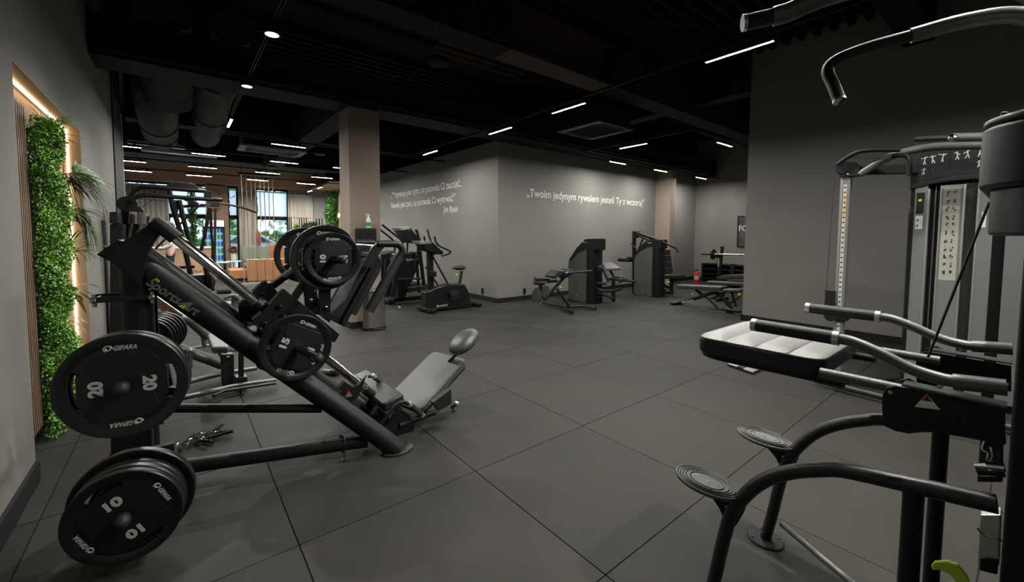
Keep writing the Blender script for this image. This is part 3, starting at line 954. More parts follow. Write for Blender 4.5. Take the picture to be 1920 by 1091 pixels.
# arms carrying the upper weight horns
obj('arm', G().tube([lpv(.66, 0.02, 1.12), (-0.74,1.08,1.246)], 0.026, 16), BLACK, lp)
obj('arm', G().tube([lpv(.76, -0.12, 1.04), (-0.743,0.86,1.179)], 0.026, 16), DGREY, lp)
obj('arm', G().prism([(-0.667,0.838,1.325),(-0.597,0.835,1.324),(-0.615,0.836,0.863),(-0.685,0.838,0.928)], LS * 0.04), BLACK, lp, bev=0.003)
for p in [(-0.642,0.832,0.975),(-0.733,0.835,1.033),(-0.702,0.834,1.091)]:
    obj('bolt', G().lathe(p, -LS, [(0.011, 0.0), (0.011, 0.01), (0.004, 0.014)], 12), STEEL, lp)
obj('arm', G().prism([(-0.74,1.12,1.346),(-0.653,1.117,1.344),(-0.608,1.116,0.877),(-0.697,1.119,0.886)], LS * 0.03), BLACK, lp, bev=0.003)
obj('top_cross_tube', G().cyl((-0.615,0.656,1.301), V3((-0.615,0.656,1.301)) + LS * 0.66, 0.026), BLACK, lp)
obj('lower_cross_tube', G().cyl((-0.855,0.684,0.768), V3((-0.855,0.684,0.768)) + LS * 0.62, 0.026), BLACK, lp)
# ---- foot platform and grips
ps = [(-0.552,0.734,0.847),(-0.572,0.734,0.882),(-0.328,0.726,1.307),(-0.295,0.725,1.283)]
obj('platform_edge', G().prism(ps, LS * 0.03), BLACK, lp, bev=0.004)
obj('platform_edge', G().prism([V3(p) + LS * 0.46 for p in ps], LS * 0.03), BLACK, lp, bev=0.004)
pu = [(-0.556,0.754,0.869),(-0.317,0.745,1.298)]
u = V3(pu[1]) - V3(pu[0])
obj('foot_platform', G().prism([V3(pu[0]), V3(pu[1]), V3(pu[1]) + LS * 0.44, V3(pu[0]) + LS * 0.44], Vector((-0.82, 0, 0.57)) * 0.014), DGREY, lp)
obj('platform_rib', G().prism([(-0.553,0.774,0.88),(-0.34,0.766,1.275),(-0.376,0.767,1.321),(-0.458,0.77,1.17),(-0.523,0.773,1.029),(-0.62,0.776,0.945)], LS * 0.015), DGREY, lp)
obj('platform_brace', G().prism([(-0.687,0.778,0.931),(-0.634,0.776,0.95),(-0.526,0.773,0.877),(-0.537,0.773,0.838)], LS * 0.02), BLACK, lp)
for so, nm in ((0.0, 'near'), (0.5, 'far')):
    gr = [V3(p) + LS * so for p in [(-0.335,0.696,1.399),(-0.191,0.691,1.398),(-0.152,0.69,1.356),(-0.223,0.692,1.238),(-0.399,0.698,0.939)]]
    obj('grip_tube', G().tube(rnd(gr, 0.05), 0.024, 16), BLACK, lp)
    obj('grip_sleeve', G().tube([gr[3].lerp(gr[2], .6), gr[3], gr[4]], 0.033, 16), RUBBER, lp)
    br = [V3(p) + LS * so for p in [(-0.441,0.69,1.247),(-0.408,0.689,1.325),(-0.372,0.687,1.382),(-0.327,0.686,1.414),(-0.275,0.684,1.425),(-0.253,0.683,1.399),(-0.287,0.684,1.377),(-0.313,0.685,1.352),(-0.344,0.686,1.301),(-0.381,0.688,1.237)]]
    obj('grip_bracket', G().prism(br, LS * 0.02), BLACK2, lp, bev=0.002)
    obj('grip_rail', G().tube([V3(p) + LS * so for p in [(-0.399,0.718,0.951),(-0.277,0.714,1.164),(-0.191,0.711,1.303)]], 0.014, 12), DGREY, lp)
obj('pivot_rod', G().cyl((-0.35,0.697,1.381), V3((-0.35,0.697,1.381)) + LS * 0.54, 0.012), STEEL, lp)
arch = [(-0.254,1.063,1.133),(-0.204,1.062,1.213),(-0.186,1.061,1.271),(-0.227,1.062,1.305),(-0.292,1.065,1.315),(-0.325,1.066,1.299)]
obj('platform_brace', G().tube(spl(arch, 5), 0.018, 12), DGREY, lp)
sp_ = [(-0.412,0.749,1.315),(-0.346,0.746,1.328),(-0.302,0.745,1.309),(-0.283,0.744,1.271),(-0.299,0.745,1.2),(-0.387,0.748,1.049),(-0.468,0.751,0.91),(-0.524,0.753,0.938),(-0.422,0.749,1.125),(-0.366,0.747,1.222),(-0.358,0.747,1.266),(-0.384,0.748,1.289)]
obj('platform_shell', G().prism(sp_, LS * 0.03), DGREY, lp, bev=0.006)
obj('platform_shell', G().prism([V3(p) + LS * 0.42 for p in sp_], LS * 0.03), DGREY, lp, bev=0.006)
# ---- seat
N0 = Vector((-0.015, 0.705, 0.162))
wn = Vector((math.sin(R(-14)), math.cos(R(-14)), 0))
w = wn * 0.40
hh = (Vector((wn.y, -wn.x, 0)) * math.cos(R(28)) + Z * math.sin(R(28))) * 0.545
bb = [N0, N0 + w]
cc = (bb[0] + bb[1]) / 2 + hh / 2
o = pad('backrest', cc, -wn, hh, w.length * 1.02, hh.length * 1.06, 0.055, VINYLM, lp, r=0.05, bev=0.016)
nrm = (-wn).cross(hh).normalized()
obj('backrest_shell', G().prism(rounded(cc - nrm * 0.056, -wn, hh, w.length * 0.98, hh.length * 1.02, 0.05), -nrm * 0.02), BLACK2, lp, bev=0.005)
obj('backrest_piping', G().tube([p + nrm * 0.0 for p in rounded(cc - nrm * 0.012, -wn, hh, w.length * 1.025, hh.length * 1.065, 0.05)] + [rounded(cc - nrm * 0.012, -wn, hh, w.length * 1.025, hh.length * 1.065, 0.05)[0]], 0.0035, 6), DGREY, lp)
hc = Vector((0.359,0.69,0.616))
hu = hh.normalized()
g = G()
M3 = Matrix((-wn, hu, nrm)).transposed()
M3 = M3 @ Matrix.Rotation(R(0), 3, 'Z')
g.ell(hc, (0.105, 0.15, 0.06), 24, 14, M=M3)
# flatten the head cushion front
obj('headrest', g, VINYLD, lp)
obj('headrest_piping', G().tube([hc + M3 @ Vector((0.106 * math.cos(t), 0.151 * math.sin(t), 0.0)) for t in [i * 2 * math.pi / 32 for i in range(33)]], 0.004, 6), DGREY, lp)
obj('headrest_stem', G().bar(cc + hu * (hh.length * .42) - nrm * 0.05, hc - nrm * 0.04, 0.05, 0.02, up=nrm), BLACK, lp)
# seat cushion lying across the rails
s0, s1 = Vector((-0.151,0.797,0.19)), Vector((-0.155,1.507,0.19))
sl = (s1 - s0)
sx = hh.copy(); sx.z = 0; sx = -sx.normalized()
sm = (s0 + s1) / 2 + sx * 0.035
pad('seat', sm - Z * 0.0, sl, sl.normalized().cross(Vector((0.25, 0, -1)).normalized()) * -1, sl.length * 1.05, 0.17, 0.07, VINYLB, lp, r=0.03, bev=0.018)
obj('seat_plate', G().bar(s0 - Z * 0.09, s1 - Z * 0.09, 0.16, 0.014), BLACK, lp)
# seat frame, side cheeks, rollers and handles
ck = [(-0.181,0.701,0.289),(-0.213,0.702,0.206),(-0.153,0.7,0.167),(-0.1,0.698,0.194),(-0.109,0.698,0.092),(-0.042,0.696,0.033),(-0.122,0.699,-0.033),(-0.25,0.703,0.083),(-0.32,0.705,0.11),(-0.229,0.702,0.241)]
obj('side_cheek', G().prism([(-0.193,0.721,0.21),(-0.099,0.718,0.13),(-0.058,0.716,0.03),(-0.084,0.717,-0.053),(-0.195,0.721,0.008),(-0.285,0.724,0.081),(-0.233,0.722,0.149)], LS * 0.02), BLACK, lp, bev=0.003)
obj('side_cheek', G().prism([V3(p) + LS * 0.46 for p in [(-0.193,0.721,0.21),(-0.099,0.718,0.13),(-0.058,0.716,0.03),(-0.084,0.717,-0.053),(-0.195,0.721,0.008),(-0.285,0.724,0.081),(-0.233,0.722,0.149)]], LS * 0.02), BLACK, lp, bev=0.003)
hd = [(-0.335,0.696,0.118),(-0.233,0.692,0.23),(-0.177,0.691,0.263),(-0.112,0.688,0.228),(-0.012,0.685,0.114)]
obj('handle_tube', G().tube(rnd(hd, 0.06), 0.0125, 14), BLACK, lp)
obj('handle_grip', G().tube([(-0.104,0.688,0.218),(-0.012,0.685,0.114)], 0.019, 16), RUBBER, lp)
obj('grip_ring', G().tube([(-0.12,0.689,0.234),(-0.104,0.688,0.214)], 0.0205, 16), ALU, lp)
obj('grip_ring', G().tube([(-0.02,0.685,0.124),(-0.007,0.685,0.109)], 0.0205, 16), ALU, lp)
hd = [(-0.245,1.163,0.328),(-0.202,1.162,0.323),(-0.107,1.158,0.229)]
obj('handle_tube', G().tube(rnd(hd, 0.06), 0.0125, 14), BLACK, lp)
obj('handle_grip', G().tube([(-0.194,1.161,0.313),(-0.098,1.158,0.218)], 0.019, 16), RUBBER, lp)
obj('grip_ring', G().tube([(-0.211,1.162,0.334),(-0.19,1.161,0.308)], 0.0205, 16), ALU, lp)
# lower stop bracket with warning triangle
obj('stop_bracket', G().prism([(-0.708,0.719,0.411),(-0.586,0.715,0.419),(-0.474,0.711,0.442),(-0.416,0.709,0.5),(-0.475,0.711,0.357),(-0.587,0.715,0.307),(-0.67,0.718,0.332)], LS * 0.02), BLACK, lp, bev=0.002)
obj('stop_block', G().prism([(-0.602,0.715,0.448),(-0.564,0.714,0.483),(-0.516,0.712,0.444),(-0.552,0.714,0.4)], LS * 0.05), BLACK2, lp, bev=0.003)
tri = [(-0.542,0.711,0.421),(-0.514,0.71,0.378),(-0.563,0.712,0.378)]
obj('warning_label', G().prism(tri, -LS * 0.002), ALU, lp, smooth=False, label='silver warning triangle with a red tip')
tri = [(-0.543,0.708,0.422),(-0.529,0.708,0.4),(-0.553,0.709,0.4)]
obj('warning_symbol', G().prism(tri, -LS * 0.002), RED, lp, smooth=False)
# spine tube to the round end cap, rear foot tube
obj('spine_tube', G().tube([(-0.316,0.865,0.169), (0.058,0.852,-0.12)], 0.033, 20), BLACK, lp)
e1 = V3((0.058,0.852,-0.12)); e0 = V3((-0.316,0.865,0.169))
ed = (e1 - e0).normalized()
obj('end_cap', G().tube([e1 - ed * 0.004, e1 + ed * 0.012], 0.037, 20), DGREY, lp)
f0, f1 = Vector((-0.024,0.749,0.07)), Vector((0.378,0.836,0.055))
obj('rear_foot_tube', G().tube([f0 - (f1 - f0) * 0.4, f1], 0.021, 16), BLACK, lp)
fd = (f1 - f0).normalized()
obj('end_cap', G().tube([f1 - fd * 0.02, f1 + fd * 0.006], 0.024, 16), ALU, lp)
obj('levelling_foot', G().lathe((f1.x - 0.03, f1.y, 0), Z, [(0.02, 0), (0.02, 0.006), (0.007, 0.012), (0.007, 0.05)], 12), BLACK2, lp)
obj('back_support', G().prism([(0.104,0.709,0.07),(0.171,0.805,0.07),(0.308,0.804,0.07),(0.245,0.722,0.07)], (0, 0, 0.001)), BLACK, lp)
bs = [Vector((0.047,0.548,0.182)), Vector((0.166,0.558,0.2)), Vector((0.166,0.565,0.312)), Vector((0.019,0.575,0.24))]
obj('back_support', G().prism(bs, LS * 0.05), BLACK, lp, bev=0.003)
# brand lettering along the near beam
bp, bq = Vector((-1.528,0.987,1.188)), Vector((-1.309,0.906,0.99))
bd = (bq - bp).normalized()
bu = bd.cross(Vector((0.35, 0.93, 0)).normalized() * -1)
bnv = Vector((-0.345, -0.938, 0)).normalized()
bu = bnv.cross(bd)
ft = -0.0 * bu
LB = (bq - bp).length
txt('brand_lettering', 'Sports', bp + bnv * 0.0705, bd, bu, 0.052, MARKD, lp, width=LB * 0.61, bold=0.02, shear=0.25, depth=0.001, split=True)
txt('brand_lettering', 'rt', bp + bd * LB * 0.8 + bnv * 0.0705, bd, bu, 0.052, MARKD, lp, width=LB * 0.17, bold=0.02, shear=0.25, depth=0.001, split=True)
am = bp.lerp(bq, 0.69) + bnv * 0.0705
obj('brand_emblem', G().prism([am - bd * 0.035, am + bd * 0.03 + bu * 0.06, am + bd * 0.035, am + bd * 0.02, am + bd * 0.015 + bu * 0.02], bnv * 0.001), MARKD, lp, smooth=False)
obj('brand_emblem', G().prism([am - bd * 0.02 - bu * 0.002 + bnv * .001, am + bd * 0.012 + bu * 0.022 + bnv * .001, am + bd * 0.018 - bu * 0.002 + bnv * .001], bnv * 0.001), LIME, lp, smooth=False)
am = bp + bnv * 0.071 + bu * 0.045 + bd * 0.02
obj('brand_emblem', G().prism([am, am + bd * 0.028, am + bd * 0.022 + bu * 0.011, am + bu * 0.011], bnv * 0.0012), LIME, lp, smooth=False)
# storage horns at the post
HS = Vector((math.sin(R(9)), math.cos(R(9)), 0))     # direction away from the camera
hu0 = Vector((-1.617,0.252,0.808))
hl0 = Vector((-1.627,0.194,0.263))
for h0 in (hu0, hl0):
    obj('storage_horn', G().tube([h0 + HS * 0.025, Vector((h0.x, h0.y, h0.z)) + HS * 0.62], 0.0245, 20), BLACK, lp)
    obj('horn_tip', G().ell(h0 + HS * 0.03, (0.03, 0.032, 0.03), 16, 10), RUBBER, lp)
    obj('horn_mount', G().box(h0 + HS * 0.6, (0.16, 0.04, 0.12)), BLACK, lp, bev=0.004)
obj('post_bracket', G().prism([(-1.704,0.808,0.473),(-1.539,0.677,0.474),(-1.544,0.669,0.305),(-1.709,0.8,0.304)], HS * 0.06), BLACK, lp, bev=0.004)
for p in [(-1.554,0.656,0.37),(-1.708,0.775,0.331)]:
    obj('bolt', G().lathe(p, -HS, [(0.014, 0.0), (0.014, 0.014), (0.006, 0.018)], 8), STEEL, lp)
# lower carriage horn (15) and upper carriage horns
h15 = Vector((-0.818,0.331,0.78))
h15b = Vector((-0.862,0.648,0.78))
obj('weight_horn', G().tube([h15, h15b + (h15b - h15) * 0.3], 0.022, 20), CHROME, lp)
obj('horn_sleeve', G().tube([h15.lerp(h15b, .15), h15.lerp(h15b, .75)], 0.0235, 16), PLATE2, lp)
obj('horn_tip', G().ell(h15, (0.027, 0.027, 0.027), 16, 10), RUBBER, lp)
h10 = Vector((-0.611,0.563,1.305))
h10b = Vector((-0.613,0.743,1.303))
obj('weight_horn', G().tube([h10, h10b + (h10b - h10) * 1.4], 0.022, 20), BLACK, lp)
obj('horn_tip', G().ell(h10, (0.027, 0.027, 0.027), 16, 10), RUBBER, lp)

# ---------------------------------------------------------------- weight plates
def plate_mesh(Rr, th, seed=0):
    g = G()
    n = 80
    rings = [(0.0255, 0.8), (0.040, 0.8), (0.042, 0.62), (0.30 * Rr / 0.225 * 0.4, 0.62), (0.66 * Rr, 0.62), (0.80 * Rr, 0.5), (0.86 * Rr, 0.86), (Rr - 0.004, 0.92), (Rr, 0.7)]
    K = len(rings)
    def hole(th_):
        a = abs((th_ + math.pi / 2) % math.pi - math.pi / 2)
        return a < R(27)
    vs = []
    for side in (1, -1):
        for k in range(n):
            t = 2 * math.pi * k / n
            for (r, h) in rings:
                rr = r
                if abs(r - 0.66 * Rr) < 1e-6 and hole(t):
                    rr = min(0.66 * Rr / max(abs(math.cos(t)), .5), 0.77 * Rr)
                vs.append((rr * math.cos(t), rr * math.sin(t), side * h * th / 2))
    def idx(side, k, i):
        return side * n * K + (k % n) * K + i
    fs = []
    for k in range(n):
        t = 2 * math.pi * (k + 0.5) / n
        hl = hole(t)
        for i in range(K - 1):
            if i == 4 and hl:
                continue
            fs.append((idx(0, k, i), idx(0, k, i + 1), idx(0, k + 1, i + 1), idx(0, k + 1, i)))
            fs.append((idx(1, k, i), idx(1, k + 1, i), idx(1, k + 1, i + 1), idx(1, k, i + 1)))
        fs.append((idx(0, k, K - 1), idx(1, k, K - 1), idx(1, k + 1, K - 1), idx(0, k + 1, K - 1)))
        fs.append((idx(0, k, 0), idx(0, k + 1, 0), idx(1, k + 1, 0), idx(1, k, 0)))
        if hl:
            fs.append((idx(0, k, 4), idx(0, k + 1, 4), idx(1, k + 1, 4), idx(1, k, 4)))
            fs.append((idx(0, k, 5), idx(1, k, 5), idx(1, k + 1, 5), idx(0, k + 1, 5)))
            if not hole(2 * math.pi * (k - 0.5) / n):
                fs.append((idx(0, k, 4), idx(1, k, 4), idx(1, k, 5), idx(0, k, 5)))
            if not hole(2 * math.pi * (k + 1.5) / n):
                fs.append((idx(0, k + 1, 4), idx(0, k + 1, 5), idx(1, k + 1, 5), idx(1, k + 1, 4)))
    g.add(vs, fs)
    return g
PM = {}
def weight_plate(c, nrm, rot, Rr, th, num, label, group, marks=True):
    """c centre, nrm outward face direction, rot rotation of the face in degrees"""
    nrm = Vector(nrm).normalized()
    x = Z.cross(nrm).normalized()
    y = nrm.cross(x)
    M = Matrix((x, y, nrm)).transposed().to_4x4()
    M = Matrix.Translation(Vector(c)) @ M @ Matrix.Rotation(R(rot), 4, 'Z')
    t = bpy.data.objects.new('weight_plate', None)
    t.matrix_world = M
    link(t, M)
    tag(t, label, 'weight plate', group)
    key = (Rr, th)
    if key not in PM:
        g = plate_mesh(Rr, th)
        me = bpy.data.meshes.new('body')
        me.from_pydata(g.v, [], g.f)
        fixnormals(me)
        me.materials.append(PLATE)
        me.shade_smooth()
        me.set_sharp_from_angle(angle=R(30))
        k = Rr
        oc = [(0.42 * k, 0.62 * k), (-0.42 * k, 0.62 * k), (-0.55 * k, 0.45 * k), (-0.42 * k, 0.1 * k), (-0.42 * k, -0.1 * k), (-0.55 * k, -0.45 * k), (-0.42 * k, -0.62 * k), (0.42 * k, -0.62 * k), (0.55 * k, -0.45 * k), (0.42 * k, -0.1 * k), (0.42 * k, 0.1 * k), (0.55 * k, 0.45 * k)]
        g2 = G().prism([(a, b, th * 0.31) for a, b in oc], (0, 0, th * 0.1))
        m2 = bpy.data.meshes.new('face_panel')
        m2.from_pydata(g2.v, [], g2.f)
        fixnormals(m2)
        m2.materials.append(PLATE2)
        PM[key] = (me, m2)
    for nm, me in zip(('body', 'face_panel'), PM[key]):
        o = bpy.data.objects.new(nm, me)
        o.parent = t
        link(o, M)
        if nm == 'face_panel':
            b = o.modifiers.new('bevel', 'BEVEL')
            b.width = 0.003
            b.segments = 2
    if marks:
        r3 = M.to_3x3()
        X1, Y1, Z1 = r3 @ Vector((1, 0, 0)), r3 @ Vector((0, 1, 0)), r3 @ Vector((0, 0, 1))
        C0 = M.translation + Z1 * (th * 0.415)
        nh = 0.2 * Rr
        txt('number', num, C0 - X1 * (0.30 * Rr) - Y1 * 0.0, Y1, -X1, nh, MARKM, t, width=nh * 0.75 * len(num), bold=0.05, align='CENTER')
        txt('number', num, C0 + X1 * (0.30 * Rr), -Y1, X1, nh, MARKM, t, width=nh * 0.75 * len(num), bold=0.05, align='CENTER')
        C1 = M.translation + Z1 * (th * 0.33)
        for sg in (1, -1):
            txt('maker_mark', 'GIPARA', C1 + Y1 * (sg * 0.7 * Rr) - X1 * sg * 0.13 * Rr, X1 * sg, Y1 * sg, 0.055 * Rr / .225 * .36, MARKM, t, width=0.34 * Rr, bold=0.03, shear=0.3, align='LEFT')
            e = C1 + Y1 * (sg * 0.735 * Rr) - X1 * sg * 0.2 * Rr
            g = G()
            for a0, rr in ((0, 0.055), (2.6, 0.03)):
                g.tube([e + (X1 * math.cos(a0 + q * 0.42) * 1.1 + Y1 * math.sin(a0 + q * 0.42)) * rr * Rr for q in range(11)], 0.0035 * Rr / .225, 4)
            obj('maker_emblem', g, MARKM, t)
    return t
FN = -HS
GA = 'storage plates at the leg press post'
weight_plate(hu0 + HS * 0.08, FN, 0, 0.225, 0.042, '20', 'black 20 weight plate on the upper storage horn, facing the camera', GA)
weight_plate(hu0 + HS * 0.13, FN, 8, 0.225, 0.042, '20', 'black 20 weight plate hidden just behind the front one on the upper horn', GA, False)
weight_plate(hl0 + HS * 0.07, FN, -62, 0.2, 0.036, '10', 'black 10 weight plate in front on the lowest storage horn', GA)
weight_plate(hl0 + HS * 0.115, FN, -40, 0.2, 0.036, '10', 'black weight plate second on the lowest storage horn', GA, False)
weight_plate(hl0 + HS * 0.155, FN, -40, 0.2, 0.036, '10', 'black weight plate third on the lowest storage horn', GA, False)
weight_plate(hl0 + HS * 0.21, FN, -25, 0.225, 0.042, '20', 'large black weight plate at the back of the lowest storage horn', GA)
GB = 'plates loaded on the leg press carriage'
weight_plate(h15b, (h15 - h15b).normalized() * 0.35 - LS, -28, 0.2, 0.04, '15', 'black 15 weight plate on the lower carriage horn with a protruding tip', GB)
weight_plate(h10b + LS * 0.0, -LS, 0, 0.172, 0.034, '10', 'smaller black 10 weight plate in front at the top of the carriage', GB)
weight_plate(h10b + LS * 0.05 - LA * .035 + Z * .008, -LS, 0, 0.212, 0.042, '15', 'larger black weight plate behind the smaller 10 plate at the top of the carriage', GB)
weight_plate(Vector((-0.649,1.347,1.304)), -LS, 0, 0.21, 0.042, '15', 'black weight plate on the far side of the carriage top, left of the pair', GB)

# ================================================================ DIP / KNEE STATION (foreground right)
XN, XF = 0.2, 0.78
dp = thing('dip_station', 'black assisted dip and pull-up station in the right foreground', 'gym machine', (0.49, -2.05, 0))
def both(f):
    for s, x in ((0, XN), (1, XF)):
        f(x)
arch = [(0.78,-1.349,0.011),(0.78,-1.371,0.151),(0.78,-1.396,0.308),(0.78,-1.424,0.431),(0.78,-1.473,0.528),(0.78,-1.533,0.608),(0.78,-1.606,0.668),(0.78,-1.683,0.712),(0.78,-1.747,0.738)]
archp = [(p[1], p[2]) for p in arch]
archp = [(-1.345, 0.01)] + archp[1:] + [(-1.9, 0.765), (-2.05, 0.79)]
def legs(x):
    obj('arched_leg', G().tube(spl([(x, a, b) for a, b in archp], 5), 0.0235, 18), DGREY, dp)
    c = Vector((x, -1.345, 0))
    obj('base_disc', G().lathe(c, Z, [(0.078, 0), (0.078, 0.006), (0.074, 0.01), (0.02, 0.01)], 36), BLACK, dp, bev=0.0)
    for k in range(4):
        a = R(45 + 90 * k)
        obj('bolt', G().lathe(c + Vector((math.cos(a) * 0.06, math.sin(a) * 0.06, 0.01)), Z, [(0.008, 0), (0.008, 0.003), (0.003, 0.005)], 8), BLACK2, dp)
    # tread plate on its fin bracket
    ty, tz = -1.325, 0.502
    d = Vector((0, -0.985, -0.03)).normalized()
    up = Vector((0, -0.03, 0.985)).normalized()
    n = 40
    cc = Vector((x, ty, tz))
    def oval(a, b, k=n):
        return [cc + X * (a * math.cos(2 * math.pi * i / k)) + d * (b * math.sin(2 * math.pi * i / k)) for i in range(k)]
    g = G().prism([p - up * 0.014 for p in oval(0.085, 0.122)], up * 0.014)
    t = obj('tread_plate', g, TREADM, dp, bev=0.003)
    for q in (0.93, 0.84, 0.75, 0.66, 0.52):
        r = oval(0.085 * q, 0.122 * q)
        obj('tread_ring', G().tube([p + up * 0.001 for p in r + [r[0]]], 0.0022, 5, caps=False), DGREY, t)
    for q in (-0.045, 0, 0.045):
        obj('tread_screw', G().lathe(cc + d * q, up, [(0.004, 0), (0.004, 0.001)], 8), STEEL, t)
    fin = [(-1.28, 0.485), (-1.44, 0.492), (-1.462, 0.47), (-1.448, 0.42), (-1.425, 0.36), (-1.40, 0.375), (-1.375, 0.42), (-1.33, 0.462)]
    obj('tread_bracket', G().prism([(x - 0.004, a, b) for a, b in fin], (0.008, 0, 0)), BLACK, dp, bev=0.001)
    obj('tread_bracket', G().prism([(x + 0.03, a, b) for a, b in fin], (0.006, 0, 0)), BLACK, dp, bev=0.001)
    for a, b in ((-1.43, 0.462), (-1.405, 0.44)):
        obj('bolt', G().lathe((x - 0.005, a, b), -X, [(0.006, 0), (0.006, 0.004), (0.002, 0.006)], 8), STEEL, dp)
    # post under the arch, foot
    obj('support_post', G().tube([(x, -1.9, 0.0), (x, -1.9, 0.755)], 0.023, 18), BLACK, dp)
    # dip handle: grip, silver rings, bent tube
    hy = [(0.2,-1.474,1.148),(0.2,-1.708,1.147),(0.2,-1.75,1.144),(0.2,-1.813,1.122),(0.2,-1.876,1.095),(0.2,-1.934,1.083),(0.2,-1.973,1.083),(0.2,-2.052,1.091)]
    hp = [Vector((x, p[1], p[2])) for p in hy]
    obj('dip_bar', G().tube(spl(hp[1:], 5), 0.0165, 18), GRAPH, dp)
    obj('dip_grip', G().tube([hp[0], hp[1]], 0.0215, 22), RUBBER, dp)
    hd = (hp[1] - hp[0]).normalized()
    obj('grip_ring', G().tube([hp[0] - hd * 0.008, hp[0] + hd * 0.008], 0.0225, 22), ALU, dp)
    obj('grip_ring', G().tube([hp[1] - hd * 0.008, hp[1] + hd * 0.008], 0.0225, 22), ALU, dp)
    obj('pivot_sleeve', G().tube([hp[6] + (hp[6] - hp[7]) * 0.15, hp[7]], 0.0205, 18), GRAPH, dp)
    # pivoting side plate with slotted top
    sp = [(0.2,-1.825,0.971),(0.2,-1.825,1.006),(0.2,-1.833,1.029),(0.2,-1.851,1.039),(0.2,-2.052,1.035),(0.2,-2.056,0.949),(0.2,-1.941,0.938),(0.2,-1.91,0.926),(0.2,-1.884,0.912),(0.2,-1.856,0.909),(0.2,-1.83,0.916)]
    obj('side_plate', G().prism([(x - 0.012, p[1], p[2]) for p in sp], (0.008, 0, 0)), BLACK, dp, bev=0.0015)
    tp = [(0.2,-1.864,1.043),(0.2,-2.054,1.04)]
    obj('plate_flange', G().prism([(x - 0.012, tp[0][1], tp[0][2]), (x - 0.012, tp[1][1], tp[1][2]), (x + 0.05, tp[1][1], tp[1][2]), (x + 0.05, tp[0][1], tp[0][2])], (0, 0, 0.004)), DGREY, dp)
    tp = [(0.2,-1.842,1.036),(0.2,-1.869,1.054),(0.2,-1.886,1.046),(0.2,-1.873,1.033)]
    obj('plate_ear', G().prism([(x + 0.05, p[1], p[2]) for p in tp], (0.006, 0, 0)), DGREY, dp)
    for u in [(0.2,-1.842,1.019),(0.2,-1.938,1.064)]:
        obj('bolt', G().lathe((x - 0.013, u[1], u[2]), -X, [(0.006, 0), (0.006, 0.004), (0.002, 0.006)], 10), STEEL, dp)
    # pad rail
    rl = [(0.25,-1.662,1.018),(0.25,-1.745,1.019),(0.25,-1.89,1.019)]
    xx = x + 0.04 if x < 0.5 else x - 0.04
    obj('pad_rail', G().tube([(xx, p[1], p[2]) for p in rl], 0.016, 16), GRAPH, dp)
both(legs)
obj('floor_brace', G().tube([(0.78, -1.41, 0.115), (0.5, -1.95, 0.1), (0.46, -2.05, 0.1)], 0.014, 14), GRAPH, dp)
tri = [(0.187,-1.915,1.037),(0.187,-1.942,1.001),(0.187,-1.892,0.993)]
obj('warning_label', G().prism([V3(p) for p in tri], (-0.0012, 0, 0)), ALU, dp, smooth=False, label='silver warning triangle with a red tip')
tri = [(0.185,-1.915,1.036),(0.185,-1.927,1.018),(0.185,-1.905,1.016)]
obj('warning_symbol', G().prism([V3(p) for p in tri], (-0.0012, 0, 0)), RED, dp, smooth=False)
tri = [(0.183,-1.916,1.032),(0.183,-1.919,1.024),(0.183,-1.916,1.017),(0.183,-1.913,1.024)]
obj('warning_symbol', G().prism([V3(p) for p in tri], (-0.0006, 0, 0)), MATTE, dp, smooth=False)
# tufted knee pad: four cushions side by side over one black base
px0, px1, py0, py1, pz = 0.25, 0.73, -1.235, -1.665, 1.052
g = G().prism(rounded(((px0 + px1) / 2, (py0 + py1) / 2, pz - 0.0), X, Y, px1 - px0, py0 - py1, 0.05, 6), (0, 0, -0.062))
obj('pad_base', g, VINYLB, dp, bev=0.012, seg=3)
def cushion(i, n):
    a = py0 - (py0 - py1) * i / n
    b = py0 - (py0 - py1) * (i + 1) / n
    m, k = 16, 10
    vs, fs = [], []
    for j in range(k + 1):
        t = j / k
        yv = a + (b - a) * t
        hump = (math.sin(math.pi * t)) ** 0.5 if 0 < t < 1 else 0
        for q in range(m + 1):
            s = q / m
            inset = 0.0
            if i == 0 and t < 0.5:
                inset = 0.045 * (1 - math.sqrt(max(0, 1 - (1 - t * 2) ** 2)))
            if i == n - 1 and t > 0.5:
                inset = 0.045 * (1 - math.sqrt(max(0, 1 - (t * 2 - 1) ** 2)))
            xv = px0 + 0.006 + inset + (px1 - px0 - 0.012 - 2 * inset) * s
            e = min(1, math.sin(math.pi * s) * 4.0) ** 0.5 if 0 < s < 1 else 0
            vs.append((xv, yv, pz - 0.004 + 0.022 * hump * e))
    for j in range(k):
        for q in range(m):
            o = j * (m + 1) + q
            fs.append((o, o + 1, o + m + 2, o + m + 1))
    obj('cushion', G().add(vs, fs), VINYL, dp, angle=80)
for i in range(4):
    cushion(i, 4)
rr = rounded(((px0 + px1) / 2, (py0 + py1) / 2, pz), X, Y, px1 - px0 - 0.004, py0 - py1 - 0.004, 0.05, 6)
obj('pad_piping', G().tube(rr + [rr[0]], 0.003, 6, caps=False), VINYLB, dp)
ut = [(0.27, -1.72, 0.99), (0.275, -1.5, 0.985), (0.285, -1.3, 0.98), (0.34, -1.24, 0.98), (0.49, -1.235, 0.98), (0.64, -1.24, 0.98), (0.695, -1.3, 0.98), (0.705, -1.5, 0.985), (0.71, -1.72, 0.99)]
obj('pad_frame', G().tube(spl(ut, 5), 0.015, 14), BLACK, dp)
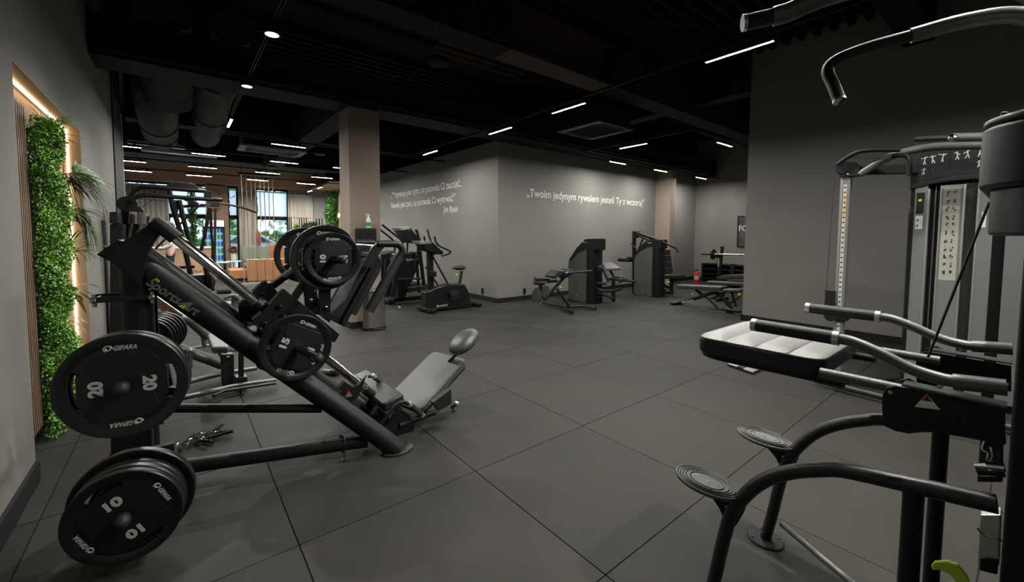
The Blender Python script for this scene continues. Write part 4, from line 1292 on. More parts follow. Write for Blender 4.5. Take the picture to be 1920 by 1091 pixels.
# weight tower: two posts, housing, hood
obj('tower_post', G().bb((0.10, -2.27, 0), (0.20, -2.063, 1.52)), BLACK, dp, bev=0.01)
obj('tower_post', G().bb((0.78, -2.27, 0), (0.88, -2.075, 1.52)), BLACK, dp, bev=0.01)
obj('tower_foot', G().bb((0.02, -2.75, 0.0), (0.96, -2.07, 0.07)), BLACK, dp, bev=0.01)
hood = rounded((0.49, -2.26, 1.585), X, Y, 0.78, 0.56, 0.14, 8)
obj('tower_hood', G().prism(hood, (0, 0, 0.155)), BLACK, dp, bev=0.012, seg=3)
hood = rounded((0.49, -2.26, 1.74), X, Y, 0.778, 0.558, 0.14, 8)
obj('hood_cap', G().prism(hood, (0, 0, 0.02)), DGREY, dp, bev=0.009, seg=3)
hood = rounded((0.49, -2.26, 1.758), X, Y, 0.6, 0.42, 0.12, 8)
obj('hood_cap', G().prism(hood, (0, 0, 0.03)), DGREY, dp, bev=0.02, seg=3)
hood = rounded((0.49, -2.265, 1.47), X, Y, 0.74, 0.53, 0.14, 8)
obj('tower_collar', G().prism(hood, (0, 0, 0.12)), BLACK2, dp, bev=0.008, seg=2)
sh = spl([(0.135, -2.03, 1.5), (0.15, -2.045, 1.3), (0.155, -2.055, 1.1), (0.14, -2.06, 0.9)], 5)
obj('tower_shroud', G().prism(rounded((0.49, -2.3, 0.85), X, Y, 0.6, 0.46, 0.1, 6), (0, 0, 0.64)), MATTE, dp, bev=0.01)
obj('pulley_block', G().prism([(0.5,-1.999,1.833),(0.5,-2.011,1.833),(0.5,-2.021,1.819),(0.5,-2.034,1.792),(0.5,-2.033,1.774),(0.5,-1.997,1.787)], (0.06, 0, 0)), BLACK, dp, bev=0.004)
obj('pulley_block', G().prism([(0.45,-2.018,1.816),(0.45,-2.032,1.819),(0.45,-2.04,1.805),(0.45,-2.043,1.773),(0.45,-2.022,1.774)], (0.03, 0, 0)), BLACK2, dp, bev=0.004)
obj('cable', G().tube([(0.49, -1.99, 1.57), (0.47, -1.885, 1.08)], 0.0035, 8), RUBBER, dp)
obj('weight_stack', G().bb((0.3, -2.5, 0.1), (0.68, -2.3, 0.85)), BLACK2, dp, bev=0.005)
# latch hardware on the tower edge
lt = [(0.22,-2.02,0.957),(0.22,-2.054,0.97),(0.22,-2.058,0.877),(0.22,-2.024,0.862)]
obj('roller_bracket', G().prism([V3(p) for p in [(0.24,-2.013,0.813),(0.24,-2.013,0.937),(0.24,-2.051,0.949),(0.24,-2.056,0.834)]], (0.05, 0, 0)), BLACK2, dp, bev=0.004)
obj('roller', G().tube([(0.22,-2.012,0.856),(0.22,-2.055,0.873)], 0.016, 14), DGREY, dp)
obj('guide_block', G().prism([V3(p) for p in [(0.24,-2.023,0.679),(0.24,-2.023,0.73),(0.24,-2.058,0.749),(0.24,-2.061,0.614),(0.24,-2.024,0.59)]], (0.05, 0, 0)), ALU, dp, bev=0.003)
obj('guide_block', G().prism([V3(p) for p in [(0.235,-2.028,0.618),(0.235,-2.059,0.63),(0.235,-2.059,0.589),(0.235,-2.028,0.581)]], (0.02, 0, 0)), BLACK2, dp, bev=0.003)
obj('bolt', G().tube([(0.2,-2.029,0.882),(0.2,-2.058,0.89)], 0.012, 12), CHROME, dp)
obj('bolt', G().tube([(0.2,-2.035,1.093),(0.2,-2.053,1.091)], 0.012, 12), ALU, dp)
obj('hook', G().tube(spl([(0.21,-2.021,0.94),(0.21,-2.019,0.917),(0.21,-2.029,0.91),(0.21,-2.028,0.892),(0.21,-2.036,0.904),(0.21,-2.033,0.929)], 4), 0.0025, 6), CHROME, dp)
obj('hook', G().tube(spl([(0.21,-2.02,0.705),(0.21,-2.033,0.693),(0.21,-2.051,0.697),(0.21,-2.062,0.695)], 4), 0.0025, 6), CHROME, dp)
lv = [(0.12,-1.949,0.6),(0.12,-1.955,0.615),(0.12,-1.976,0.63),(0.12,-1.995,0.633),(0.12,-2.011,0.615),(0.12,-2.017,0.602),(0.12,-1.997,0.584),(0.12,-1.982,0.6),(0.12,-1.965,0.599),(0.12,-1.952,0.59)]
obj('release_lever', G().prism([V3(p) for p in lv], (0.014, 0, 0)), LIME, dp, bev=0.003, label='lime green release lever')
# pull-up handles overhead
b2 = [(0.173, -1.694, 1.872), (0.19, -1.672, 1.93), (0.205, -1.652, 1.982), (0.212, -1.672, 2.012), (0.23, -1.74, 2.03), (0.262, -1.83, 2.042)]
obj('pull_up_grip', G().tube(spl(b2, 5), 0.0165, 18), RUBBER, dp)
obj('grip_ring', G().tube([b2[0], Vector(b2[0]).lerp(Vector(b2[1]), 0.12)], 0.0172, 18), ALU, dp)
b3 = [(0.262, -1.83, 2.042), (0.30, -1.93, 2.055), (0.345, -2.02, 2.05), (0.39, -2.09, 2.0), (0.42, -2.14, 1.9), (0.44, -2.17, 1.78)]
obj('pull_up_arm', G().tube(spl(b3, 5), 0.0205, 18), GRAPH, dp)
c1 = [Vector((-0.373,-1.639,1.952)), Vector((-0.351,-1.669,1.956)), Vector((-0.335,-1.694,1.959))]
obj('pull_up_grip', G().tube([c1[0], c1[2]], 0.0175, 20), RUBBER, dp)
obj('grip_ring', G().tube([c1[0] + (c1[0] - c1[1]) * 0.1, c1[0] + (c1[1] - c1[0]) * 0.1], 0.0182, 20), ALU, dp)
c2 = [c1[2] - (c1[2] - c1[1]) * 0.3, Vector((-0.326,-1.714,1.962)), Vector((-0.276,-1.777,1.989)), Vector((-0.05, -1.85, 2.07)), Vector((0.1, -1.98, 2.07)), Vector((0.25, -2.1, 1.98)), Vector((0.3, -2.15, 1.8))]
obj('pull_up_arm', G().tube(spl(c2, 5), 0.0205, 18), GRAPH, dp)

# ================================================================ FUNCTIONAL TRAINER (against the right wall)
ft = thing('cable_trainer', 'dual-column cable trainer with silver panels and exercise chart by the right wall', 'gym machine', (4.1, -1.7, 0))
# left arm column with hole scale
def armcol(yc, sgn):
    x = 3.6
    obj('scale_column', G().bb((x - 0.03, yc - 0.035, 0.08), (x + 0.05, yc + 0.035, 2.06)), SILVERP, ft, bev=0.008)
    obj('hole_scale', G().bb((x - 0.033, yc - 0.013, 0.3), (x - 0.03, yc + 0.013, 1.96)), mat('cream_scale', (0.42, 0.42, 0.36), 0.5) if sgn else ALU, ft)
    obj('column_rail', G().bb((x - 0.034, yc + 0.022, 0.1), (x - 0.026, yc + 0.038, 2.05)), ALU, ft)
    for k in range(34):
        z = 0.36 + k * 0.0475
        obj('scale_hole', G().bb((x - 0.0345, yc - 0.008, z), (x - 0.0329, yc + 0.008, z + 0.012)), MATTE, ft)
    for k in range(3):
        z = (1.86, 1.5, 1.36)[k]
        obj('scale_number', G().bb((x - 0.0342, yc - 0.011, z - (0.22, 0.04, 0.05)[k]), (x - 0.0331, yc + 0.0, z)), mat('amber_sticker', (0.65, 0.33, 0.06), 0.5) if k == 0 else bpy.data.materials['amber_sticker'], ft)
    obj('pulley_housing', G().prism([(x - 0.05, yc + a, b) for a, b in ((-0.1, 2.04), (-0.1, 2.12), (-0.06, 2.16), (0.0, 2.175), (0.05, 2.165), (0.075, 2.12), (0.07, 2.08), (0.05, 2.06), (0.05, 2.03), (-0.08, 2.03))], (0.1, 0, 0)), BLACK, ft, bev=0.004)
    obj('pulley', G().cyl((x - 0.06, yc + 0.025, 2.12), (x - 0.045, yc + 0.025, 2.12), 0.055, n=24), BLACK2, ft)
    obj('bolt', G().lathe((x - 0.052, yc - 0.02, 2.05), -X, [(0.012, 0), (0.012, 0.006), (0.005, 0.01)], 10), STEEL, ft)
    obj('cable', G().cyl((x - 0.055, yc + 0.08, 2.12), (x - 0.055, yc + 0.105, 0.75), 0.003, n=8), RUBBER, ft)
    # sliding carriage with swivel pulley
    obj('slide_carriage', G().bb((x - 0.06, yc - 0.065, 0.66), (x + 0.06, yc + 0.055, 0.78)), BLACK, ft, bev=0.008)
    obj('swivel_pulley', G().cyl((x - 0.1, yc + 0.05, 0.7), (x - 0.08, yc + 0.05, 0.7), 0.05, n=20), BLACK2, ft)
    obj('hanging_strap', G().bb((x - 0.1, yc + 0.02, 0.74), (x - 0.07, yc + 0.1, 0.95)), BLACK2, ft, bev=0.004)
    obj('base_foot', G().bb((x - 0.05, yc - 0.06, 0.02), (x + 0.06, yc + 0.06, 0.12)), BLACK, ft, bev=0.01)
    obj('bolt', G().lathe((x - 0.051, yc, 0.08), -X, [(0.016, 0), (0.016, 0.006), (0.006, 0.012)], 10), STEEL, ft)
armcol(-0.965, 1)
obj('base_bar', G().tube([(3.48, -0.83, 0.06), (3.44, -1.1, 0.06), (3.4, -1.6, 0.06), (3.4, -2.4, 0.06)], 0.03, 16), DGREY, ft)
obj('base_bar', G().bar((3.62, -1.0, 0.06), (4.1, -1.35, 0.06), 0.07, 0.06), BLACK, ft, bev=0.006)
for k in range(3):
    obj('anchor_bolt', G().lathe((3.62, -1.08 - 0.07 * k, 0.0), Z, [(0.018, 0), (0.018, 0.1), (0.008, 0.12)], 10), STEEL, ft)
# top arms from the tower to the column
obj('top_beam', G().bar((3.62, -1.02, 2.09), (3.95, -1.42, 2.09), 0.05, 0.085), BLACK, ft, bev=0.008)
obj('top_arm', G().tube(spl([(3.58,-1.064,2.045),(3.58,-1.219,2.156),(3.58,-1.373,2.208),(3.58,-1.551,2.22),(3.58,-1.773,2.193),(3.58,-1.962,2.166)], 5), 0.034, 16), GRAPH, ft)
obj('pull_up_handle', G().tube(spl([(3.5,-0.911,2.149),(3.5,-0.988,2.207),(3.5,-1.071,2.244),(3.5,-1.175,2.242),(3.5,-1.344,2.216)], 5), 0.02, 14), BLACK, ft)
obj('pull_up_handle', G().tube(rnd([(3.55,-1.283,2.181),(3.55,-1.379,2.176),(3.55,-1.402,2.105),(3.55,-1.4,1.991)], 0.04), 0.018, 14), BLACK, ft)
obj('pull_up_handle', G().tube(spl([(3.4,-1.446,2.274),(3.4,-1.581,2.259),(3.4,-1.658,2.245)], 5), 0.021, 14), RUBBER, ft)
obj('top_arm', G().tube([(3.45,-1.653,2.258),(3.45,-1.805,2.235),(3.45,-2.01,2.225)], 0.034, 14), GRAPH, ft)
obj('end_cap', G().ell((3.37,-1.66,2.24), (0.02, 0.03, 0.03), 14, 8), CHROME, ft)
obj('cable', G().cyl((3.6,-1.007,2.207), (3.75,-1.428,2.161), 0.003, n=8), RUBBER, ft)
# crown with exercise pictograms (convex, facing -x)
CX, CR = 4.55, 0.62
def crown_pt(y, z, off=0.0):
    dy = (y + 1.72)
    return Vector((3.86 + off * -1 + 0.16 * (dy / 0.36) ** 2 * 0.5, y, z))
ys = [-1.36 - 0.74 * i / 16 for i in range(17)]
def crown_strip(zb, zt, off, name, m, th=0.05):
    outer_b = [crown_pt(y, zb(y), off) for y in ys]
    outer_t = [crown_pt(y, zt(y), off) for y in ys]
    g = G()
    n = len(ys)
    vs = outer_b + outer_t + [p + X * th for p in outer_b] + [p + X * th for p in outer_t]
    fs = []
    for i in range(n - 1):
        fs += [(i, i + 1, n + i + 1, n + i), (2 * n + i, 3 * n + i, 3 * n + i + 1, 2 * n + i + 1), (n + i, n + i + 1, 3 * n + i + 1, 3 * n + i), (i, 2 * n + i, 2 * n + i + 1, i + 1)]
    fs += [(0, n, 3 * n, 2 * n), (n - 1, 3 * n - 1, 4 * n - 1, 2 * n - 1)]
    g.add(vs, fs)
    return obj(name, g, m, ft, bev=0.004)
zt = lambda y: 2.265 - 0.0 * (y + 1.72)
zbf = lambda y: 1.905 + 0.05 * (1 - ((y + 1.72) / 0.36) ** 2)
crown_strip(zbf, lambda y: 2.25 - 0.08 * max(0, (y + 1.40)) * 8, 0.0, 'crown', BLACK2, 0.3)
crown_strip(zbf, lambda y: zbf(y) + 0.03, 0.012, 'crown_rim', BLACK, 0.05)
crown_strip(lambda y: zbf(y) + 0.05, lambda y: 2.235, 0.003, 'pictogram_panel', MATTE, 0.004)
rr = random.Random(5)
PICT = mat('grey_pictogram', (0.45, 0.45, 0.45), 0.6)
def figure(y, z, h, seed, bright=True):
    """small printed stick figure, flat on the crown panel"""
    q = random.Random(seed)
    o = crown_pt(y, z, 0.0045)
    g = G()
    w = h * 0.09
    def seg(a, b):
        pa = crown_pt(y - a[0] * h, z + a[1] * h, 0.0048)
        pb = crown_pt(y - b[0] * h, z + b[1] * h, 0.0048)
        g.bar(pa, pb, w, 0.001, up=X)
    hip, neck = (0, 0.45), (q.uniform(-.1, .1), 0.8)
    seg(hip, neck)
    seg(hip, (-0.16 + q.uniform(-.08, .1), 0)); seg(hip, (0.16 + q.uniform(-.1, .08), 0))
    seg(neck, (q.uniform(-.4, -.2), q.uniform(.55, 1.1))); seg(neck, (q.uniform(.2, .4), q.uniform(.55, 1.1)))
    g.ell(crown_pt(y - neck[0] * h, z + (neck[1] + 0.12) * h, 0.0048), (0.001, h * .07, h * .08), 8, 5)
    obj('pictogram', g, PICT if bright else DGREY, ft, smooth=False)
    g = G()
    for a in (-0.28, -0.2):
        g.bar(crown_pt(y - a * h * 1.2, z, 0.0042), crown_pt(y - a * h * 1.2, z + h * .95, 0.0042), w * .4, 0.001, up=X)
    obj('pictogram_frame', g, DGREY, ft, smooth=False)
for i, y in enumerate((-1.45, -1.505, -1.565, -1.655, -1.715, -1.78, -1.85, -1.92)):
    figure(y, 2.12 + 0.004 * i, 0.07, i, True)
    figure(y, 2.03 + 0.004 * i, 0.06, i + 30, i in (0, 5, 6))
obj('crown_seam', G().bar(crown_pt(-1.61, 2.05, 0.005), crown_pt(-1.61, 2.235, 0.005), 0.003, 0.002, up=X), BLACK2, ft)
# tower body: silver panels, light edge strips, dark slots
def panel(y0, y1, z0, z1, off, name, m, th=0.03, **k):
    p = [crown_pt(y, 0, off) for y in (y0, y1)]
    g = G().prism([(p[0].x, y0, z0), (p[1].x, y1, z0), (p[1].x, y1, z1), (p[0].x, y0, z1)], (th, 0, 0))
    return obj(name, g, m, ft, **k)
obj('tower_core', G().bb((3.99, -2.08, 0), (4.45, -1.36, 2.0)), BLACK, ft, bev=0.01)
panel(-1.40, -1.485, 0.08, 1.94, 0.0, 'silver_panel', SILVERP, 0.08)
panel(-1.485, -1.50, 0.08, 1.9, 0.006, 'edge_strip', ALU, 0.09)
panel(-1.378, -1.40, 0.05, 1.96, -0.02, 'tower_edge', BLACK, 0.1)
panel(-1.565, -1.575, 0.08, 1.92, 0.006, 'edge_strip', ALU, 0.09)
panel(-1.575, -1.705, 0.08, 1.92, 0.0, 'silver_panel', SILVERP, 0.08)
panel(-1.705, -1.718, 0.08, 1.92, 0.006, 'edge_strip', ALU, 0.09)
panel(-1.785, -1.797, 0.08, 1.92, 0.006, 'edge_strip', ALU, 0.09)
panel(-1.797, -1.88, 0.08, 1.92, 0.0, 'silver_panel', SILVERP, 0.08)
panel(-1.718, -1.785, 0.08, 1.93, -0.05, 'slot_cover', DGREY, 0.02)
panel(-1.95, -2.05, 0.08, 2.0, 0.0, 'silver_panel', SILVERP, 0.08)
CHART = mat('cream_chart', (0.3, 0.3, 0.255), 0.5)
panel(-1.585, -1.69, 1.09, 1.9, 0.002, 'exercise_chart', CHART, 0.003)
g = G()
q = random.Random(9)
for r in range(11):
    for cidx, yy in enumerate((-1.607, -1.645)):
        z = 1.87 - r * 0.069
        for k in range(11):
            y0 = yy - q.uniform(0, 0.014); z0 = z - q.uniform(0, 0.035)
            b = (y0 - q.choice((0.002, 0.008)), z0 - q.choice((0.012, 0.002)))
            g.bb((crown_pt(y0, 0, 0.0035).x - 0.0006, y0, z0), (crown_pt(y0, 0, 0.0035).x, b[0], b[1]))
for z in (1.885, 1.8, 1.66, 1.49, 1.32):
    g.bb((3.873, -1.625, z), (3.8735, -1.645, z + 0.004))
g.bb((3.87, -1.595, 1.175), (3.8735, -1.68, 1.183))
obj('chart_print', g, MATTE, ft, smooth=False, kind='stuff')
panel(-1.412, -1.462, 1.68, 1.87, 0.004, 'cable_port', MATTE, 0.01)
o = obj('lime_knob', G().ell(crown_pt(-1.438, 1.80, 0.008), (0.004, 0.014, 0.012), 12, 8), LIME, ft)
panel(-1.412, -1.462, 1.54, 1.66, 0.003, 'notice_label', WHITEP, 0.004)
for z in (1.63, 1.58):
    obj('notice_print', G().bb((3.905, -1.42, z), (3.9065, -1.434, z - 0.02)), MARKD, ft)
    obj('notice_print', G().ell((3.908, -1.45, z - 0.01), (0.003, 0.009, 0.009), 10, 6), LEAF2, ft)
panel(-1.815, -1.84, 1.55, 1.68, 0.003, 'notice_label', WHITEP, 0.004)
for y in (-1.53, -1.75):
    obj('weight_stack', G().bb((3.97, y - 0.035, 0.1), (4.08, y + 0.03, 0.55)), BLACK2, ft)
    obj('guide_rod', G().cyl((3.96, y, 0.55), (3.96, y, 1.95), 0.006, n=8), CHROME, ft)
obj('carabiner_hook', G().tube([(3.93 + 0.0, -1.372 + 0.012 * math.cos(a), 1.72 + 0.03 * math.sin(a)) for a in [i * 0.63 for i in range(11)]], 0.003, 6), CHROME, ft)
obj('side_cable', G().cyl((3.93, -1.365, 1.68), (3.93, -1.37, 0.5), 0.004, n=8), RUBBER, ft)

# small body scale on the floor beyond the knee pad
t = thing('step_scale', 'small silver two-pad footrest on the floor under the grey pad', 'footrest', (3.5, -0.25, 0))
q4 = [V3(p) for p in [(3.416,-0.028,0.035),(3.717,-0.029,0.035),(3.651,-0.328,0.035),(3.321,-0.323,0.035)]]
a, b, c, d = q4
obj('base', G().prism([a - Z * 0.03, b - Z * .03, c - Z * .03, d - Z * .03], (0, 0, 0.018)), BLACK2, t)
ab = lambda s, e: G().prism([a.lerp(d, s), b.lerp(c, s), b.lerp(c, e), a.lerp(d, e)], (0, 0, -0.014))
obj('foot_pad', ab(0.0, 0.38), ALU, t, bev=0.003)
obj('foot_pad', ab(0.62, 1.0), ALU, t, bev=0.003)
obj('centre_strip', ab(0.38, 0.62), BLACK2, t)

# ================================================================ AROUND THE BEIGE COLUMN
t = thing('towel_dispenser', 'black wall dispenser on the front of the beige column', 'dispenser', (0.86, 4.37, 0.95))
dsp = [(0.742,4.28,1.554),(1.041,4.28,1.558),(1.045,4.28,1.207),(1.01,4.28,1.158),(0.761,4.28,1.164),(0.73,4.28,1.23)]
obj('body', G().prism([V3(p) + Y * 0.0 for p in dsp], (0, 0.106, 0)), BLACK2, t, bev=0.01, seg=3)
obj('front_lid', G().prism([V3(p) - Y * 0.012 for p in [(0.783,4.28,1.53),(1.007,4.28,1.533),(1.012,4.28,1.275),(0.771,4.28,1.278)]], (0, 0.012, 0)), BLACK, t, bev=0.006)
sb = Vector((0.929,4.32,1.565))
t = thing('spray_bottle', 'white spray bottle with a green label standing on the black dispenser', 'bottle', sb)
obj('bottle', G().lathe(sb, Z, [(0.035, 0.0), (0.038, 0.01), (0.038, 0.11), (0.03, 0.14), (0.013, 0.165), (0.013, 0.19)], 20), WHITEP, t)
obj('label', G().lathe(sb + Z * 0.025, Z, [(0.0385, 0.0), (0.0385, 0.06)], 20), mat('green_label', (0.03, 0.3, 0.08), 0.5), t)
obj('trigger_head', G().box(sb + Vector((-0.012, 0, 0.2)), (0.07, 0.022, 0.02)).box(sb + Vector((-0.03, 0, 0.175)), (0.01, 0.012, 0.04)), WHITEP, t, bev=0.004)
b0 = Vector((1.018,4.429,0))
t = thing('waste_bin', 'shiny steel rounded pedal bin standing against the beige column', 'bin', (0.93, 4.2, 0))
bc = Vector((0.94, 4.2, 0))
ol = rounded(bc, X, Y, 0.36, 0.26, 0.09, 8)
obj('base', G().prism(ol, (0, 0, 0.04)), BLACK2, t)
obj('body', G().prism([p + Z * 0.04 for p in rounded(bc, X, Y, 0.345, 0.245, 0.085, 8)], (0, 0, 0.54)), mat('polished_steel', (0.55, 0.53, 0.5), 0.16, 1.0), t)
obj('lid', G().prism([p + Z * 0.582 for p in rounded(bc, X, Y, 0.35, 0.25, 0.09, 8)], (0, 0, 0.035)), STEEL, t, bev=0.015, seg=3)
obj('pedal', G().bb((0.88, 4.02, 0.015), (1.04, 4.075, 0.03)), CHROME, t, bev=0.005)
obj('hinge', G().cyl((1.12, 4.3, 0.6), (1.2, 4.3, 0.6), 0.012), STEEL, t)

# ================================================================ CARDIO MACHINES ALONG THE LEFT TEXT WALL
# stair climber, mostly behind the column
t = thing('stair_climber', 'black stair climber half hidden behind the beige column, slanting handrails', 'gym machine', (2.2, 7.4, 0))
for s in (0, 0.5):
    r = [V3(p) + Y * s for p in [(2.334,7.3,1.692),(2.579,7.3,1.508),(2.832,7.3,1.318),(2.872,7.3,1.125),(2.8,7.3,0.817),(2.742,7.3,0.434)]]
    obj('handrail', G().tube(rnd(r, 0.12), 0.024, 12), BLACK, t)
obj('body', G().prism([(2.141,7.35,0.962),(2.689,7.35,1.075),(2.71,7.35,0.432),(2.624,7.35,-0.027),(2.129,7.35,-0.033)], (0, 0.5, 0)), BLACK2, t, bev=0.02)
obj('green_base', G().prism([(2.265,7.3,0.224),(2.446,7.3,0.211),(2.444,7.3,0.033),(2.263,7.3,0.024)], (0, 0.5, 0)), mat('olive_plastic', (0.06, 0.09, 0.015), 0.5), t, bev=0.01)
obj('end_cap', G().ell((2.599,7.3,0.863), (0.07, 0.1, 0.08), 14, 10), SILVERP, t)
for k in range(3):
    obj('step', G().bb((2.3 + k * .1, 7.4, 0.3 + 0.2 * k), (2.75 + k * .1, 7.8, 0.33 + 0.2 * k)), DGREY, t)
# elliptical trainer
t = thing('elliptical_trainer', 'black elliptical trainer with a pale-edged console, left of the exercise bike', 'gym machine', (2.5, 6.1, 0))
yy = 6.0
obj('console', G().prism([V3(p) for p in [(2.199,6,1.602),(2.413,6,1.627),(2.656,6,1.359),(2.606,6,1.269),(2.434,6,1.292)]], (0, 0.42, 0)), BLACK2, t, bev=0.01)
obj('console_top', G().prism([V3(p) - Y * 0.005 for p in [(2.188,6,1.602),(2.401,6,1.627),(2.425,6,1.572),(2.222,6,1.547)]], (0, 0.43, 0)), ALU, t, bev=0.004)
obj('shroud', G().prism([(2.125,6,1.064),(2.605,6,1.098),(2.666,6,0.891),(2.354,6,0.25),(2.304,6,0.119),(2.139,6,0.134)], (0, 0.3, 0)), BLACK2, t, bev=0.02)
obj('mast', G().tube([(2.629,6.05,1.073),(2.706,6.05,1.324)], 0.035, 12), BLACK, t)
obj('upright', G().tube([(2.592,5.9,1.125),(2.711,5.9,0.186)], 0.04, 14), BLACK, t)
obj('upright', G().tube([(2.727,6.35,1.036),(2.798,6.35,0.174)], 0.035, 14), BLACK, t)
for s in (0, 0.5):
    obj('swing_handle', G().tube(spl([V3(p) + Y * s for p in [(2.473,5.85,1.571),(2.52,5.85,1.439),(2.518,5.85,1.128),(2.431,5.85,0.796)]], 4), 0.02, 10), BLACK, t)
    obj('swing_arm', G().tube([V3(p) + Y * s for p in [(2.058,5.85,0.942),(2.032,5.85,0.597),(1.96,5.85,0.213)]], 0.045, 12), BLACK, t)
    obj('pedal', G().prism([V3(p) + Y * s for p in [(2.308,5.85,0.359),(2.724,5.85,0.385),(2.748,5.85,0.315),(2.331,5.85,0.258)]], (0, 0.16, 0)), DGREY, t, bev=0.01)
    obj('link_bar', G().tube([V3(p) + Y * s for p in [(2.031,5.85,0.554),(2.6,5.85,0.541)]], 0.02, 10), BLACK, t)
obj('rear_stabilizer', G().bb(V3((1.98,6.121,0)) + Vector((0, 0, 0.02)), V3((2.051,5.752,0)) + Vector((0.1, 0.75, 0.11))), BLACK, t, bev=0.02)
obj('base_rail', G().bar((2.1, 6.15, 0.09), (3.3, 6.15, 0.09), 0.12, 0.09), BLACK, t, bev=0.01)
obj('front_stabilizer', G().bb((3.2, 5.85, 0.02), (3.32, 6.5, 0.1)), BLACK, t, bev=0.02)
obj('lime_foot', G().bb(V3((1.989,5.586,0.03)) - Vector((0.02, 0.01, 0.02)), V3((1.989,5.586,0.03)) + Vector((0.02, 0.02, 0.02))), LIME, t)
txt('maker_mark', 'SportsArt', (2.314,5.98,0.916), X, Z, 0.055, MARKM, t, width=0.29, bold=0.02, shear=0.2)
# upright bike
t = thing('exercise_bike', 'black upright exercise bike in front of the left grey wall', 'gym machine', (2.85, 5.0, 0))
sh = [(2.195,4.86,0.391),(2.408,4.86,0.455),(2.699,4.86,0.506),(3.054,4.86,0.481),(3.155,4.86,0.313),(3.22,4.86,0.047),(3.155,4.86,-0.001),(2.338,4.86,0.025),(2.205,4.86,0.069)]
obj('shroud', G().prism(sh, (0, 0.24, 0)), BLACK2, t, bev=0.025, seg=3)
obj('mast', G().bar((2.33,4.98,1.261), (2.359,4.98,0.323), 0.09, 0.11, up=X), BLACK, t, bev=0.015)
obj('console', G().prism([(2.066,4.85,1.345),(2.306,4.85,1.344),(2.566,4.85,1.139),(2.543,4.85,1.079),(2.206,4.85,1.167)], (0, 0.3, 0)), BLACK2, t, bev=0.012)
obj('console_top', G().prism([V3(p) - Y * 0.006 for p in [(2.055,4.85,1.345),(2.295,4.85,1.344),(2.305,4.85,1.294),(2.087,4.85,1.286)]], (0, 0.31, 0)), ALU, t, bev=0.004)
for s, q in ((0.0, 0), (0.42, 0)):
    obj('handlebar', G().tube(spl([V3(p) + Y * s for p in [(2.335,4.78,1.434),(2.357,4.78,1.335),(2.435,4.78,1.254),(2.618,4.78,1.171),(2.677,4.78,1.129),(2.595,4.78,1.091),(2.48,4.78,1.063)]], 4), 0.018, 10), BLACK, t)
    obj('handlebar', G().tube(spl([V3(p) + Y * s for p in [(2.182,4.78,1.56),(2.214,4.78,1.463),(2.257,4.78,1.345)]], 4), 0.017, 10), RUBBER, t)
obj('aero_post', G().tube([(2.342,4.9,1.082),(2.699,4.9,0.491)], 0.017, 10), BLACK, t)
obj('aero_post', G().tube([(2.312,5.1,0.849),(2.588,5.1,0.459)], 0.017, 10), BLACK, t)
obj('cup_holder', G().prism([(2.297,4.84,0.776),(2.41,4.84,0.77),(2.409,4.84,0.669),(2.308,4.84,0.665)], (0, 0.1, 0)), BLACK, t, bev=0.01)
obj('seat_post', G().tube([(2.992,4.98,0.463),(3.055,4.98,0.739)], 0.03, 12), DGREY, t)
sc = Vector((3.005,4.98,0.805))
obj('saddle', G().ell(sc, (0.14, 0.1, 0.05), 18, 10).ell(sc + Vector((-0.1, 0, 0.0)), (0.09, 0.04, 0.025), 14, 8), VINYLB, t)
obj('seat_knob', G().ell((2.881,4.9,0.679), (0.025, 0.02, 0.025), 12, 8), LIME, t)
cc = Vector((2.789,4.85,0.281))
obj('crank_disc', G().lathe(cc, -Y, [(0.105, 0), (0.105, 0.012), (0.08, 0.02), (0.02, 0.02)], 28), DGREY, t)
obj('crank_arm', G().bar(cc - Y * 0.03, cc - Y * 0.03 + Vector((-0.13, 0, 0.08)), 0.02, 0.03), STEEL, t)
obj('crank_arm', G().bar(cc + Y * 0.27, cc + Y * 0.27 + Vector((0.13, 0, -0.08)), 0.02, 0.03), STEEL, t)
obj('pedal', G().box(cc + Vector((-0.13, -0.09, 0.08)), (0.09, 0.1, 0.025)), BLACK2, t, bev=0.004)
obj('pedal', G().box(cc + Vector((0.13, 0.33, -0.08)), (0.09, 0.1, 0.025)), BLACK2, t, bev=0.004)
obj('stabilizer', G().bb((2.2, 4.72, 0.01), (2.36, 5.25, 0.09)), BLACK, t, bev=0.02)
obj('stabilizer', G().bb((3.3, 4.78, 0.01), (3.42, 5.2, 0.09)), BLACK, t, bev=0.02)
obj('base_rail', G().bb((2.3, 4.92, 0.04), (3.35, 5.04, 0.09)), BLACK, t, bev=0.01)
txt('maker_mark', 'SportsArt', (2.401,4.85,0.09), X, Z, 0.05, MARKM, t, width=0.25, bold=0.02, shear=0.2)

# ================================================================ SELECTORIZED MACHINES ALONG THE RIGHT TEXT WALL
def tower(t, x, outline, panel, depth, mark):
    obj('tower_frame', G().prism([(x, p[1], p[2]) for p in outline], (depth, 0, 0)), BLACK2, t, bev=0.012, seg=2)
    obj('grey_shield', G().prism([(x - 0.012, p[1], p[2]) for p in panel], (0.014, 0, 0)), SHIELD, t, bev=0.003)
    obj('slot', G().bb((x - 0.014, panel[1][1] - 0.03, 0.1), (x - 0.005, panel[1][1] - 0.005, 1.2)), MATTE, t)
    txt('maker_mark', 'SportsArt', mark, -Y, Z, 0.028, MARKM, t, width=0.11, bold=0.02)
    obj('shield_logo', G().ell((x - 0.013, (panel[0][1] + panel[1][1]) / 2, 0.14), (0.002, 0.012, 0.01), 8, 6), WHITEP, t)
SHIELD = mat('grey_plastic_shield', (0.075, 0.075, 0.073), 0.4, spec=0.5)
t = thing('curl_machine', 'black curl machine with grey side shield and pale arm pad', 'gym machine', (5.8, 3.9, 0))
